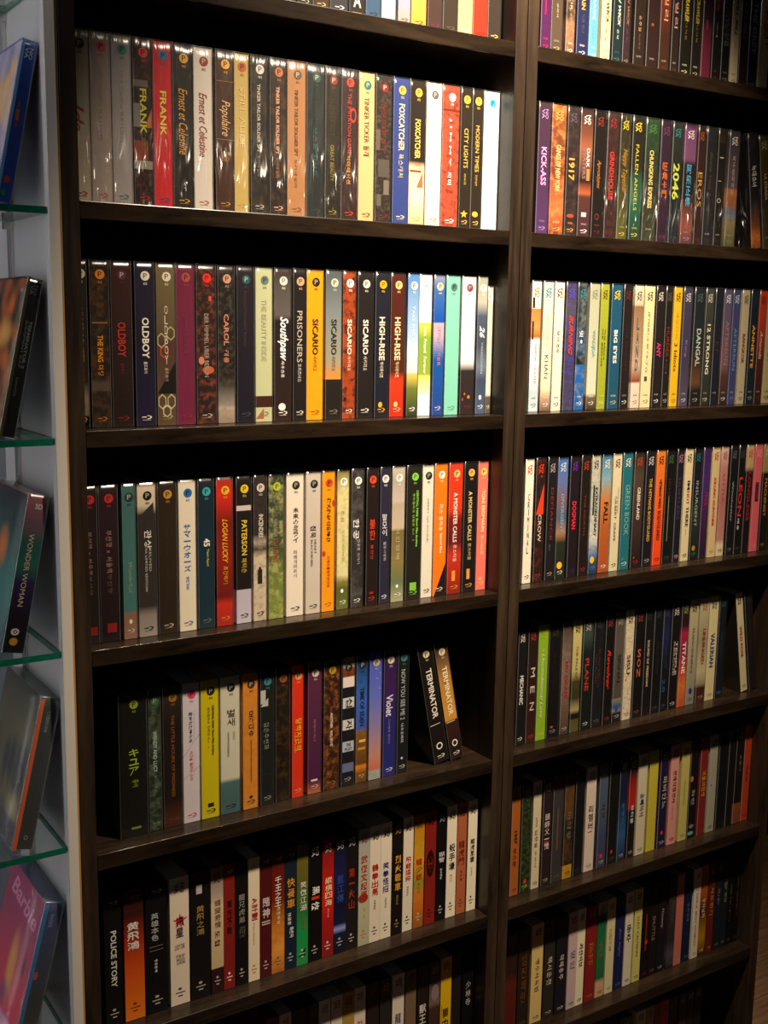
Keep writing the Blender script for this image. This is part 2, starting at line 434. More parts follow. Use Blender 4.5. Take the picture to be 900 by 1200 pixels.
# ------------------------------------------------------------ case data
# outlines of the eastern characters printed on the spines: code point -> closed loops of points written as x * 100 + y
OUTLINES = {46:((1922,1427,922,1417),),
49:((3178,2278,2218,3118),),
65:((3678,3078,418,1318,2135,4635,5418,6318),(2443,3365,4343),),
86:((1378,478,3017,3217,5878,4978,3135),),
108:((1878,1078,1018,1818),),
111:((2858,838,2817,5038),(1638,2851,4238,2824),),
120:((1457,457,2138,418,1418,2632,3818,4818,3138,4757,3757,2644),),
12363:((8945,7377,6774,8242),(4386,3587,3268,1167,1259,3162,1218,2015,3862,4863,5753,5326,4522,3424,3516,4615,5922,6454,5069,4068),),
12369:((2785,1986,1545,2017,2618,2521,3144,2846,2333,2579),(7186,6386,6567,3968,3961,5460,6561,5523,4617,5312,7158,7161,8663,8670,7168),),
12394:((4487,3688,3473,1373,1367,2466,3267,1334,1930,3967,5570,5477,4174),(8664,6675,6270,8258),(6560,5860,5938,5039,3326,5013,6626,6630,8019,8425,6536),(5033,5932,5928,4919,3926),),
12398:((5181,1245,2821,4849,5474,7749,5523,4721,5115,8448),(1946,4674,4150,2830),),
12417:((6386,5686,5473,3167,2782,2079,2663,1236,2420,4231,4626,5131,4637,5967,7745,4920,5314,8445,6073),(3361,5267,4243),(1837,2857,3837,2527),),
12427:((7179,6784,2582,2675,5877,1440,1935,5352,7337,6222,8037,4914),(3727,4432,5521,4820),),
12434:((4587,3888,3577,1578,1571,3371,1344,1939,2748,4255,5049,2927,5214,7615,7622,5220,3628,5043,5029,5729,5646,7454,8256,7963,5652,4460,3257,4071,6973,6980,4277),),
12450:((1581,1573,7674,5654,6250,8677,8281),(5165,4365,4459,2824,2020,2714),),
12452:((8081,7487,5066,1249,1543,4957,4815,5715,5761),),
12454:((5288,4488,4473,1674,1751,1646,2446,2467,7367,6541,4123,3221,3714,7239,8271,7774,5173),),
12457:((6271,5471,5558,2259,2252,5252,2025,2520,5546,5621,5318,4219,4313,5612,6218,6252,8052,8059,6258,6165),),
12459:((4987,4187,4171,1671,1664,4064,2327,1420,2015,4764,7264,6826,6223,4924,5017,6416,7422,8069,7571,4871),),
12461:((4587,3786,4171,1467,1659,4264,4646,1442,1534,4740,5214,6015,5723,5441,8345,8253,5347,4965,7669,7477,4872),),
12469:((6886,6086,6168,3668,3686,2886,2968,1068,1061,2961,2839,3639,3661,6161,6157,3719,4314,6858,6861,8661,8668,6868),),
12474:((8880,8192,7690,8478),(7877,7189,6687,7375),(7375,6978,1978,1970,6271,4846,1120,1714,5140,7614,8219,5645),),
12510:((1378,1370,7470,4740,3054,2549,4532,6114,6719,5235,8673,8178,7577),),
12511:((7674,3084,2778,7367),(7050,2661,2354,6744),(7322,2135,1829,7015),),
12513:((7682,6884,5454,2971,2566,4948,1420,2115,5543,7623,8129,6049),),
12517:((6959,6462,5961,2662,2655,6155,5725,1826,1818,7319,8018,8026,6425),),
12521:((2583,2576,7576,7583),(8260,7763,7262,1763,1756,7256,6236,3120,3614,6832),),
12540:((1356,1347,7448,8347,8356,7455),),
19968:((8956,856,848,8948),),
19981:((8685,1085,1079,5079,840,1334,4560,4511,5211,5269,5879,8679),(8941,5964,5460,8435),),
20013:((5292,4592,4576,1376,1334,1934,1939,4539,4511,5211,5239,7739,7734,8434,8476,5276),(1969,4569,4546,1946),(5269,7769,7746,5246),),
20043:((5678,4792,4189,5074),(8171,7674,1374,1368,7068,2629,918,1412,2523,3318,5713,8714,8921,5720,3225),),
20102:((8381,7885,1385,1378,7078,4561,4519,4317,2717,2911,4812,5219,5257),),
20448:((3489,2891,656,1050,1860,1811,2511,2570),(6291,5591,5577,3277,3271,5571,5551,2816,3211,5940,8511,8917,6343,6840,7551,8539,8943,7756,7967,7367,6343,6271,8871,8877,6277),(4766,4167,2841,3337,4251),),
20658:((3190,2592,756,1149,1859,1811,2411,2471),(7490,6892,5656,5953,4853,4862,5862,5868,4868,4876,6076,6082,4882,4890,4290,4282,2982,2976,4276,4268,3168,3162,4262,4253,2753,2748,3748,2515,3011,4134,5234,5018,4017,4212,5012,5514,5840,4240,4348,6048,6052,6151,6457,7131,5716,6010,7425,8611,9016,7731,8470,8970,8975,7175),(6867,6970,7870,7439),),
20659:((3489,2891,656,1050,1860,1811,2511,2570),(6391,5791,5785,3285,3280,5780,5775,3675,3651,5751,5746,3245,3240,7041,7035,3035,3030,7030,7018,6816,5716,5910,7311,7618,7630,8930,8935,7635,7641,8141,8538,8941,7851,8451,8475,6375,6380,8880,8885,6385),(4270,5770,5765,4265),(6370,7870,7865,6365),(4261,5761,5755,4255),(6361,7861,7855,6355),(6346,6351,7251,7150,7646),(5619,4430,3927,5015),),
20804:((1887,1850,3250,716,1211,3950,5550,5521,6511,7811,8931,8333,7818,6618,6221,6250,7950,7987),(2580,7280,7256,2556),),
20986:((5291,4591,4560,2460,2484,1884,1853,4553,4522,2122,2148,1448,1416,7616,7611,8311,8348,7648,7622,5222,5253,8053,8084,7384,7360,5260),),
21123:((8590,7990,7919,7717,6617,6811,8212,8519),(6881,6281,6232,6832),(5915,5920,818,813),(1443,1424,5324,5343),(1939,3139,3135,1935),(3639,4839,4835,3635),(1932,3132,3127,1927),(3632,4832,4827,3627),(3692,3092,3086,1486,1482,3082,3077,877,873,3073,3068,1368,1364,3064,3060,1360,1356,3056,3052,952,947,5847,5852,3652,3656,5556,5560,3660,3664,5364,5373,5973,5977,5377,5386,3686),(3682,4882,4877,3677),(3668,3673,4873,4868),),
21315:((7985,7490,1480,1675,4578,4557,957,950,4550,4511,5211,5250,8850,8857,5257,5279),),
21345:((5092,4392,4359,959,953,4353,4311,5011,5053,8853,8859,5059,5073,7973,7979,5079),(8431,5543,5138,8025),),
21407:((1687,1662,716,1312,2262,2281,8781,8787),(5978,5180,4871,3071,3039,5239,5218,5016,3917,4111,5512,5818,5839,8039,8071,5571),(3766,7466,7458,3758),(3753,7453,7445,3745),(4333,3735,2218,2814),(8717,7135,6632,8114),),
22235:((1284,1213,1913,1920,7820,7814,8414,8484),(4278,5478,5450,6240,7741,7646,6346,6050,6078,7878,7827,1927,1978,3578,2038,2433),),
22741:((4076,4062,8062,8076),(4672,7472,7466,4666),(6485,5893,5391,5785,3385,3380,8880,8885),(2490,1890,1870,970,964,1864,1834,730,1023,3433,3339,2436,2464,3264,3270,2470),(3259,3247,3847,3854,8254,8247,8847,8859),(8050,4050,4046,5446,3537,3833,5440,5837,3328,3624,6035,6232,3018,3313,6428,6317,5915,5416,5510,6110,6813,6832,7133,8614,9018,7535,8641,8145,6636,5843,6146,8046),),
22855:((8857,957,951,6951,6919,6717,5217,5511,7212,7619,7651,8851),(1844,1815,2415,2421,5321,5344),(2438,4738,4726,2426),(5392,4692,4583,1383,1377,4377,1262,1557,4670,7857,8262,4976,5077,8477,8483,5283),),
22899:((4891,4192,3470,1070,1063,3163,2041,4431,818,1211,5227,8011,8617,5733,7163,8763,8770,4170),(3044,3963,6363,5036),),
23458:((5484,4992,4291,4684,1184,1167,1867,1878,7978,7967,8667,8684),(4575,3876,1256,1751,3160,4250,739,1133,2536,2511,3111,3114,6614,6611,7311,7337,8534,8941,5550,7367,6870,6769,4169),(6264,4953,3564),(2938,4846,7038),(3132,6632,6619,3119),),
23519:((5384,4992,4390,4684,1084,1071,1771,1779,8079,8071,8671,8684),(3476,2977,858,1254,2867,4167,3558,2963,2560,3255,2751,2156,1654,2348,841,1136,3449,3445,6445,6450,8539,8944,7053,8269,7871,5571,5377,4775,6351,3651,4870,3271),(5866,7466,6656),(7838,1938,1933,4633,4618,4517,3417,3611,4912,5318,5333,7833),(8717,6531,6027,8213),(3629,3031,1017,1412),),
23546:((5192,4592,4581,1681,1675,4575,4563,963,957,6157,6146,1146,1140,6140,6120,5918,4518,4711,6312,6720,6740,8740,8746,6746,6757,8857,8863,5163,5175,8175,8181,5181),(4123,2738,2235,3519),),
23559:((6890,6192,3671,4067,5879,7879,5559,3852,4147,8682,8284,6384),(7069,6076,5673,6666),(7759,7159,7146,3746,3740,7140,7119,5818,6011,7413,7719,7740,8940,8946,7746),(6124,4938,4435,5521),(3491,2891,2866,1866,1888,1288,1260,2860,2847,847,841,1341,714,1210,1941,2841,2811,3411),),
23569:((3176,2478,950,1547),(8851,7278,6675,8347),(5092,4492,4437,5037),(7743,7146,717,1011),),
23665:((5291,4591,4524,2124,2173,1473,1417,7617,7611,8311,8373,7673,7624,5224),),
24107:((3091,2392,1978,1178,1113,1713,1719,3919,3946,1746,1754,3854,3878,2578),(1773,3273,3260,1760),(1740,3340,3325,1725),(8987,4187,4181,6281,6270,4570,4524,5124,5164,6264,6211,6811,6864,8064,8031,7230,7324,8325,8631,8670,6870,6881,8981),),
24351:((7390,6692,5978,3478,3779,3091,2489,3178,1478,1472,4572,4560,2060,1537,4137,918,1413,4532,4511,5211,5237,7837,7522,7221,6122,6316,7516,8118,8643,5243,5254,8154,8178,6678),(5272,7572,7560,5260),(2343,2554,4554,4543),),
24555:((2692,1992,1911,2611),(1674,1175,752,1250),(6292,5592,5578,3878,3871,5571,5551,3351,3345,5445,3115,3510,6040,8510,9016,6545,8945,8951,8251,8278,6278),(6271,7571,7551,6251),(3861,3177,2675,3359),),
24618:((2792,2092,2011,2711),(1774,1175,752,1250),(8486,3987,3981,4481,5763,3354,3648,6259,8649,9054,6763),(5081,7581,6267),(3962,3277,2775,3359),(6550,5950,5940,3840,3834,5934,5919,3419,3413,8913,8919,6519,6534,8634,8640,6540),),
24773:((2492,1892,1811,2411),(1674,1175,752,1250),(6392,5692,5685,3485,3480,5680,5674,3674,3669,5669,5663,3163,3158,8958,8963,6363,6369,8469,8474,6374,6380,8680,8685,6385),(3466,2979,2577,2964),(3753,3711,4411,4424,7624,7618,6417,6611,7912,8218,8253),(4448,7648,7641,4441),(4436,7636,7629,4429),),
25136:((1189,1171,2971,2989),(1684,2484,2476,1676),(6791,6091,6266,5265,5359,6260,6732,4716,5211,6925,8210,9028,8632,8218,7331,8656,8159,7239,6861,8963,8970,6867),(8875,7790,7287,8272),(3389,3371,5271,5289),(3884,4784,4776,3876),(1166,1136,2836,2830,830,824,2824,2810,3410,3424,5424,5430,3430,3436,5136,5166),(1761,2861,2854,1754),(3461,4561,4554,3454),(1749,2849,2842,1742),(3449,4549,4542,3442),),
25163:((7986,7591,1584,1678,4580,4567,1567,1560,4560,4546,946,939,4539,4520,4217,2617,2911,4712,5220,5239,8839,8846,5246,5260,8360,8367,5267,5281),),
25307:((2591,1991,1974,874,868,1968,1948,745,938,1942,1919,1817,917,1111,2212,2519,2544,3647,3553,2550,2568,3668,3674,2574),(8687,3987,3981,5481,3655,4050,6081,7981,7659,7358,6459,6652,7652,8155),(4147,4111,4811,4815,7815,7811,8411,8447),(4841,7841,7821,4821),),
25331:((5491,4792,4277,3177,3579,2889,2387,3077,1577,1571,4071,3564,1064,1058,3058,743,1138,2949,3046,4547,4541,2341,2336,4536,4530,1430,1425,4525,4518,4316,3116,3311,4812,5218,5225,8225,8230,5230,5236,7436,7441,5241,5248,6550,6054,3150,3858,5858,8738,9143,6658,8758,8764,4364,4771,8171,8177,6777,7587,6989,6177,4977),),
25943:((6490,5792,4356,4388,1288,1233,4333,4352,4749,5359,6334,4216,4610,6727,8510,9016,7133,8269,8969,8975,6075),(1883,3783,3772,1872),(1866,3766,3755,1855),(5769,7569,6740),(1850,3750,3739,1839),(4518,3632,3129,3915),(2530,1832,714,1310),),
25991:((5579,4892,4290,4876),(8876,976,970,2370,4435,817,1211,4930,8511,8917,5435,7470,8870),(4940,2970,6770),),
26032:((3482,2992,2390,2782,1082,1077,4977,4982),(8685,8190,5383,5353,4515,5011,5956,7356,7311,7911,7956,8956,8962,5962,5979),(4475,3876,3362,862,857,2657,2647,947,942,2642,2619,1918,2112,3013,3319,3342,4942,4947,3347,3357,5057,5062,3962),(2564,2176,1575,1962),(4825,4139,3636,4322),(2237,1638,824,1320),),
26041:((5679,4992,4390,4976,1076,1070,3470,816,1310,3949,7149,6519,4618,4812,6312,7115,7856,4056,4270,8770,8776,5076),),
26106:((8786,4086,4079,6079,6055,4255,4248,6048,6021,3621,3614,8914,8921,6621,6648,8548,8555,6655,6679,8779),(1185,1121,1721,1728,3628,3685),(1779,3079,3060,1760),(1754,3054,3034,1734),),
26143:((1988,1957,7857,7888),(2683,7183,7175,2675),(2670,7170,7162,2662),(3155,2557,936,1432,2342,4542,4534,2034,2028,4528,4519,1019,1013,8713,8719,5219,5228,7828,7834,5234,5242,8142,8148,5248,5255,4555,4548,2748),),
26178:((6692,6092,6081,4181,4175,6075,6064,3864,3858,7258,7248,3848,3842,7242,7218,5817,6011,7412,7818,7842,8842,8848,7848,7858,8958,8964,6664,6675,8675,8681,6681),(6024,4939,4436,5521),(1186,1121,1721,1728,3628,3686),(1780,3080,3060,1760),(1754,3054,3034,1734),),
26410:((5291,4591,4577,1677,1671,4571,4555,1055,1049,4149,721,1215,4544,4511,5211,5244,8515,8921,5649,8749,8755,5255,5271,8171,8177,5277),),
26412:((5291,4591,4573,1073,1066,3766,830,1225,4366,4566,4534,2434,2427,4527,4511,5211,5227,7227,7234,5234,5266,8425,8930,6066,8766,8773,5273),),
26469:((5292,4592,4581,1481,1475,4575,4552,952,946,4046,720,1214,4542,4511,5211,5243,8514,9020,5646,8846,8852,5252,5275,8475,8481,5281),(7871,7173,6255,6853),(3556,2773,2170,2954),),
26481:((5291,4591,4583,1083,1077,4577,4570,1870,1837,3937,818,1312,4534,4511,5211,5235,8412,8918,5737,8037,8070,5270,5277,8777,8783,5283),(2464,4564,4556,2456),(5264,7364,7356,5256),(2451,4551,4542,2442),(5251,7351,7342,5242),),
26519:((3192,2592,2573,973,966,2466,733,1127,2554,2511,3111,3156,4242,4648,3166,4466,4473,3173),(7092,6492,6473,4873,4866,6266,4230,4624,6454,6411,7011,7054,8525,9030,7266,8766,8773,7073),),
26855:((7985,6792,6388,7681),(2792,2192,2172,972,966,2166,733,1027,2152,2111,2711,2753,3440,3845,2761,2766,3866,3872,2772),(5592,4992,5179,3979,3973,5374,5963,3857,4152,6359,7952,8863,8365,8058,6962,8172,7674,6566,6074,8775,8681,5880),(7747,6554,6151,7343),(5452,4852,5042,3741,3735,5236,5923,3616,3911,6319,8010,8922,8424,8016,6822,8233,7636,6426,5836,8838,8843,5642),),
27178:((2792,2192,2173,973,966,2166,733,1027,2152,2111,2711,2752,3440,3845,2760,2766,3766,3763,5963,5957,4157,4127,8627,8657,6657,6663,8963,8969,7669,7678,8778,8783,7683,7692,7092,7083,5683,5692,5092,5083,3983,3978,5078,5069,3869,3873,2773),(5669,5678,7078,7069),(4752,5952,5945,4745),(6652,7952,7945,6645),(4740,5940,5932,4732),(6640,7940,7932,6632),(5822,5225,3415,3910),(9015,7325,6821,8510),),
27490:((5591,4891,4821,2821,2872,2172,2121,921,915,8815,8821,5521,5555,8455,8462,5562),),
27491:((8585,1285,1279,4779,4721,2821,2862,2162,2121,921,915,8815,8821,5421,5449,8249,8255,5455,5479,8579),),
27494:((6491,5791,5770,970,964,5864,7910,8930,8434,8017,6464,8864,8870,6470),(8677,7390,6886,8173),(5086,1686,1680,5080),(3961,3361,3322,2221,2254,1654,1620,818,1012,5721,5727,3924,3943,5443,5448,3948),),
27578:((4290,3592,2779,1486,1082,2374,762,1257,2970,3961,4366,3275),(5288,5274,4259,4654,5874,5882,7282,7265,7957,8957,8863,7962,7888),(3063,2463,2452,952,946,2446,2419,2317,1417,1612,2713,3019,3046,4346,4352,3052),(8551,8053,4653,4647,4947,6126,4016,4410,6521,8510,8916,7026),(5547,7647,6530),(4626,3642,3140,4024),(2140,1742,725,1120),),
27743:((3380,1790,1386,2975),(2857,1266,862,2452),(3340,2845,1116,1712),(8483,3783,3777,5677,5623,3323,3316,8916,8923,6423,6477,8477),),
28023:((5090,4392,2864,3461,4476,8776,8782,4782),(3281,1790,1386,2876),(4167,3849,2949,2943,3843,3423,7423,7218,5817,6012,7111,7715,8023,8723,8729,8129,8243,8943,8949,8249,8367),(4661,5761,5359,6349,4549),(7761,7649,6449),(4229,4443,7643,7529),(6632,5543,5140,6229),(2656,1265,860,2351),(2841,2344,1116,1612),),
28246:((2982,1591,1286,2576),(4689,4089,4073,2773,2767,4067,4051,3051,3015,3615,3622,5622,5651,4651,4667,5867,5873,4673),(6288,6252,5114,5610,6740,8040,8019,7817,6917,7111,8312,8619,8688),(6782,8082,8067,6767),(6761,8061,8046,6746),(3645,5045,5028,3628),(2740,2243,1015,1512),(2659,1167,862,2253),),
28779:((5291,4591,916,1310,4846,8511,8917,5057),(2972,2374,1249,1846),(8571,7874,6649,7146),),
28872:((8390,7690,7640,6239,6532,7933,8340),(6682,5982,5947,6647),(4312,4128,3527,3611),(6513,5929,5328,5811),(8913,7730,7128,8210),(2628,2030,813,1410),(5387,1187,1181,2781,857,1252,2768,4468,1431,3348,1037),(5272,4874,4773),(3753,2661,2257),),
29238:((8764,6291,5787,8160),(4088,3391,1065,1559),(7165,6467,4940,3366,2764,4435,717,1210,4930,8511,8918,5435),),
29242:((8778,6192,5688,8274),(4089,3491,978,1473),(6779,6181,4872,3681,3179,4270,862,1257,4866,8557,8963,5570),(8653,8255,5655,5611,6211,6250,7750,6837,7926,7722,7421,6622,6816,8117,8625,7538),(5155,1055,1050,1650,1623,922,917,3920,3911,4611,4620,5221,5226,4625,4650,5150),(2244,2250,3950,3944),(2240,3940,3934,2234),(2230,3930,3925,2223),),
29467:((3488,2991,2281,1391,987,1876,765,1261,2170,2458,737,1232,2548,2218,1017,1211,2111,2614,3144,2575),(8185,7789,7688,4188,4183,6983,5876,5870,3470,3464,5864,5854,5753,4753,4947,6148,6554,6564,8864,8870,6570,6574),(3744,3719,3019,3013,8913,8919,8319,8344),(4338,5138,5119,4319),(5638,6438,6419,5619),(6938,7738,7719,6919),),
29508:((2280,1491,988,1875,765,1161,2069,2258,738,1132,2348,2019,1118,1211,2514,2945,2474,3287,2790),(7589,6989,6967,6067,6062,6962,5515,6011,7344,8511,8916,7662,8862,8867,7567),(8873,8286,7784,8371),(6176,3176,3170,6170),(5763,3463,3458,5758),(5752,3452,3446,5746),(3440,3413,4013,4018,5718,5740),(4035,5235,5223,4023),(5079,4590,4088,4576),),
29509:((3288,2791,2181,1491,988,1776,766,1262,2070,2258,837,1132,2347,2019,1118,1211,2514,2945,2475),(4690,4091,3780,3280,3212,3812,3819,5419,5447,3847,3855,5355,5380,4380),(3874,4774,4761,3861),(3841,4841,4825,3825),(8987,5687,5681,6981,6970,5770,5724,6224,6265,6965,6911,7511,7565,8265,8230,7629,7824,8525,8730,8770,7570,7581,8981),),
29560:((7191,6591,6567,5267,5261,6561,4916,4933,1333,1311,2011,2015,4315,4312,4912,4915,5411,7046,8510,9016,7361,8861,8867,7167),(1189,1173,2973,2989),(1685,2485,2477,1677),(3389,3373,5173,5189),(3885,4685,4677,3877),(8874,8089,7486,8272),(1270,1245,5045,5070),(3465,4465,4460,3460),(1860,1865,2865,2860),(3455,4455,4450,3450),(1850,1855,2855,2850),(5542,842,837,5537),(2028,4328,4320,2020),),
29579:((8386,1386,1379,4579,4555,1755,1748,4548,4521,921,915,8815,8821,5221,5248,8048,8055,5255,5279,8379),),
31070:((3180,2391,1889,2677),(6792,6092,6078,4278,4231,4831,4835,6035,6011,6711,6735,7935,7932,8632,8678,6778),(6772,7972,7959,6759),(4859,4872,6072,6059),(6754,7954,7941,6741),(4841,4854,6054,6041),(3974,3677,3576,976,970,3170,743,1037,2146,2111,2711,2749,3638,4043,2955),),
31119:((2878,2191,1689,2376),(4576,4555,8355,8376),(5170,7670,7661,5161),(4073,3675,975,969,3269,640,1034,2144,2111,2811,2849,3739,4144,4111,4711,4715,8015,8011,8711,8749,4149,4144,2954),(4735,4744,6044,6035),(6644,8044,8035,6635),(4730,6030,6020,4720),(6630,8030,8020,6620),(8787,4087,4081,8781),),
31505:((2891,2192,867,1464,2277,2677,3164,3766,3277,4877,4882,2582),(5592,4268,4864,5676,6276,6865,7567,7076,8776,8782,5982,6290),(8161,7766,1559,1753,4655,4344,944,938,4138,916,1311,4837,8410,8816,5538,8838,8844,5144,5356),),
31532:((8167,1667,1661,4561,4553,1953,1633,3933,1116,1510,4531,4511,5111,5133,7733,7421,7020,6021,6214,7314,7917,8439,5139,5147,8147),(5161,7461,7453,5153),(2339,2547,4547,4539),(2990,2392,870,1467,2379,2879,3368,3870,3579,4979,4984,2684),(6390,5792,4571,5168,5979,6579,7268,7771,7279,8879,8884,6184),),
32305:((2690,2192,1269,864,1059,2060,1450,844,1039,2942,3037,3439,2958,2557,2847,1746,3476,2978,2366,1565),(7791,6862,7259,7872,8559,8963,8079,8390),(5389,4791,3570,3965),(6690,6191,5162,5658,6273,6766,7170,6479),(5271,4773,3347,3643,4149,4111,4611,4658),(7458,6958,6923,6036,6253,5654,4815,5212,5928,8412,8812,9018,7420,7441,8741,8746,7446),(3520,3137,2636,3119),(2614,2435,1934,2113),(1734,1235,713,1211),),
33394:((4290,3692,863,1256,1962,1925,3812,7212,8930,8332,7218,3718,2625,2639,7439,7435,8035,8067,5667,6781,6384,3884),(3478,5778,4867,2567),(2646,2661,4661,4646),(5361,7461,7446,5346),),
33521:((3692,2992,2983,1083,1077,2977,2968,3668,3677,6177,6168,6768,6777,8677,8683,6783,6792,6192,6183,3683),(5173,4573,4563,1863,1842,942,936,4236,816,1210,4934,8510,9016,5436,8836,8842,7942,7963,5163),(2557,4557,4442,2542),(5157,7257,7242,5142),),
34253:((6573,5974,4850,5347,6161,8461,8467,6367),(1373,1341,5041,5045,3645,3651,4751,4764,3664,3669,4969,4973),(1964,1969,3069,3064),(1960,4260,4255,1955),(7743,6958,6456,7140),(1945,1951,3051,3045),(3692,3092,3086,986,980,3080,3075,3675,3680,6080,6075,6775,6780,8880,8886,6786,6792,6092,6086,3686),(1837,1819,819,813,8913,8919,7919,7937),(2432,3732,3719,2419),(4232,5532,5519,4219),(6032,7332,7319,6019),),
34382:((5192,4492,4473,1673,1652,814,1411,2252,2268,4468,4460,2659,2754,4455,4453,5645,7645,8655,8057,7550,5650,5053,5056,7358,7363,5061,5068,7868,7660,8258,8772,8274,8173,5173,5179,8179,8185,5185),(3640,3631,2016,2410,4331,4334,5934,5921,6812,7912,8726,8128,7818,6818,6521,6540),),
34678:((2691,2191,2176,1076,1038,1538,1543,2143,2126,822,916,3424,3519,3920,3438,3036,3229,2627,2643,3643,3676,2676),(6391,5891,5880,4980,4989,4389,4380,3780,3774,4374,4349,5949,5941,3941,3935,5635,3518,4013,5931,5911,6611,6631,8513,9019,6935,8935,8941,6641,6649,8649,8654,4954,4974,5874,5861,8061,8074,8974,8980,8080,8091,7491,7480,6380),(1570,2170,2148,1548),(2570,3270,3248,2548),(6366,6374,7474,7466),),
35282:((4190,3492,964,1459,2165,2149,1015,1510,2631,4731,4712,5412,5431,7531,7519,7317,6017,6311,7812,8119,8171,6071,6983,6586,3986),(3580,6080,5371,2871),(2865,4765,4754,2854),(5465,7565,7554,5454),(2737,2848,4748,4737),(5448,7548,7537,5437),),
35336:((4365,1465,1460,4360),(4353,1453,1448,4348),(7090,6490,6461,4661,4655,6455,6411,7011,7055,8855,8861,7061),(4677,1077,1071,4671),(3281,2692,2089,2777),(1542,1512,2012,2016,4316,4342),(2036,3736,3721,2021),),
35686:((7635,2135,2131,7631),(7642,2142,2139,7639),(2127,2111,2711,2713,7013,7011,7711,7727),(2723,7023,7017,2717),(6690,6092,4872,5269,5875,6566,5159,5455,6962,8554,8959,7366,8279,8879,8884,6384),(2591,2091,2088,988,983,2083,2080,1881,768,1165,1568,1556,2056,2058,3358,3454,4054,4456,4777,2277,2380,2580,2583,3583,3580,4180,4183,5183,5188,4188,4191,3591,3588,2588),(6969,6179,7679),(1973,4173,3960,3559,3571,1771),(2067,3067,3062,2062),(5351,4957,4355,4651,1051,1046,8646,8651),),
35722:((6076,3676,3672,6072),(6068,3668,3664,6064),(3759,3744,6044,6059),(4155,5555,5548,4148),(8844,8457,8156,8443),(6955,6456,6243,6641),(7843,7656,7255,7443),(2543,2356,1955,2042),(1555,1156,842,1240),(3842,3244,927,1322,2630,4221,816,1110,4918,8610,8916,5721,7433,8633,8638,3538),(4924,3133,6633),(3445,3156,2755,3044),(5284,4892,4390,4684,3484,3480,6280,6284),(7890,7392,6276,6371,7373,6766,6263,6458,8361,8457,8859,8472,8071,8265,7164,8682,8184,7777,6976),(2690,2192,1378,976,1171,2072,962,1157,3061,3157,3559,3071,2670,2965,1863,3381,2984,2477,1776),),
36077:((6292,5692,5681,4381,4375,5675,5664,4164,4158,6058,3942,3988,1288,1233,3933,3942,4236,5042,5010,5610,5614,7814,7811,8411,8449,5949,6958,8958,8964,7464,8786,8187,7576,7581,6281),(1883,3283,3271,1871),(6275,7475,6664,6264),(1866,3266,3255,1855),(1850,3250,3238,1838),(5643,7843,7834,5634),(5629,7829,7820,5620),(2329,1731,714,1210),(4117,3331,2829,3615),),
36215:((3291,2691,2682,1182,1176,2676,2665,965,959,2759,2725,1939,1951,1352,713,1210,1828,5313,8713,9019,5319,3322,3340,4840,4845,3345,3359,4859,4865,3265,3276,4676,4682,3282),(8487,5287,5281,7881,7863,5363,5334,6325,7925,8941,8343,7831,6431,5934,5957,7857,7855,8455),),
36554:((5291,4591,4584,1284,1277,4577,4571,1871,1837,4537,4529,929,923,4523,4510,5210,5223,8823,8829,5229,5237,7937,7971,5271,5277,8577,8584,5284),(5265,7265,7256,5256),(2556,2565,4565,4556),(5251,7251,7242,5242),(2542,2551,4551,4542),),
38272:((1287,1211,1911,1955,4455,4487),(1982,3882,3874,1974),(1969,3869,3861,1961),(5287,5255,7855,7820,7617,6218,6511,8112,8520,8587),(5982,7882,7874,5974),(5969,7869,7861,5961),),
38463:((8986,3886,3879,7579,7519,7317,5717,6011,7712,8219,8279,8979),(4167,4128,4728,4735,6635,6667),(4761,6061,6041,4741),(3785,3388,1288,1211,1711,1782,2982,2262,3044,2838,2037,2231,2831,3233,3643,2863),),
38596:((2991,2392,2176,1076,1070,2070,732,1228,2670,4570,4576,2776),(5691,4059,4454,5064,5011,5611,5615,8815,8821,7521,7533,8733,8739,7539,7551,8751,8757,7557,7569,8769,8775,5675,6290),(7778,7090,6588,7175),(5657,5669,6969,6957),(3759,3060,2028,1521,1815,4021,4214,4716,4043,3541,3926,2423),(5639,5651,6951,6939),(5621,5633,6933,6921),),
38642:((7746,1946,1940,7740),(8188,1688,1683,4583,4576,1176,1157,1757,1771,4571,4549,5149,5171,8071,8057,8657,8676,5176,5183,8183),(4066,2266,2261,4061),(7566,5666,5661,7561),(4056,2056,2051,4051),(7756,5656,5651,7751),(8834,934,929,3129,1818,2012,7315,7710,8313,6629,8829),(2918,4029,6329,5927,6820),),
38957:((4487,987,981,4481),(1172,1148,4248,4272),(1767,3667,3654,1754),(3944,3346,2928,3327,822,915,4523,4429,3427),(2329,1945,1444,1727),(6322,5725,3915,4310),(8987,4687,4682,6382,6173,4973,4927,8627,8673,6873,7082,8982),(5568,7968,7960,5560),(5555,7955,7946,5546),(5541,7941,7932,5532),(9014,7525,7022,8510),),
39080:((1887,1858,714,1310,2458,2481,7281,8311,9026,8631,8418,7887),(6873,6377,2772,2967,4569,4561,2961,2937,4537,4524,2423,2417,6520,6713,7315,6234,5733,6225,5125,5137,6637,6661,5161,5169),(3555,4555,4542,3542),(5155,6155,6142,5142),),
39131:((6787,1487,1481,6281,8151,8961,8564,8257,6972,8365,8770,7576,8584,7987,7078,6878),(4978,4278,4254,2854,2868,4073,3578,1069,1264,2166,2154,954,948,2148,715,1211,2848,4248,4211,4911,4948,6248,8211,9022,8526,8317,7035,8428,8732,7638,8646,8049,7140,6941,6854,4954),),
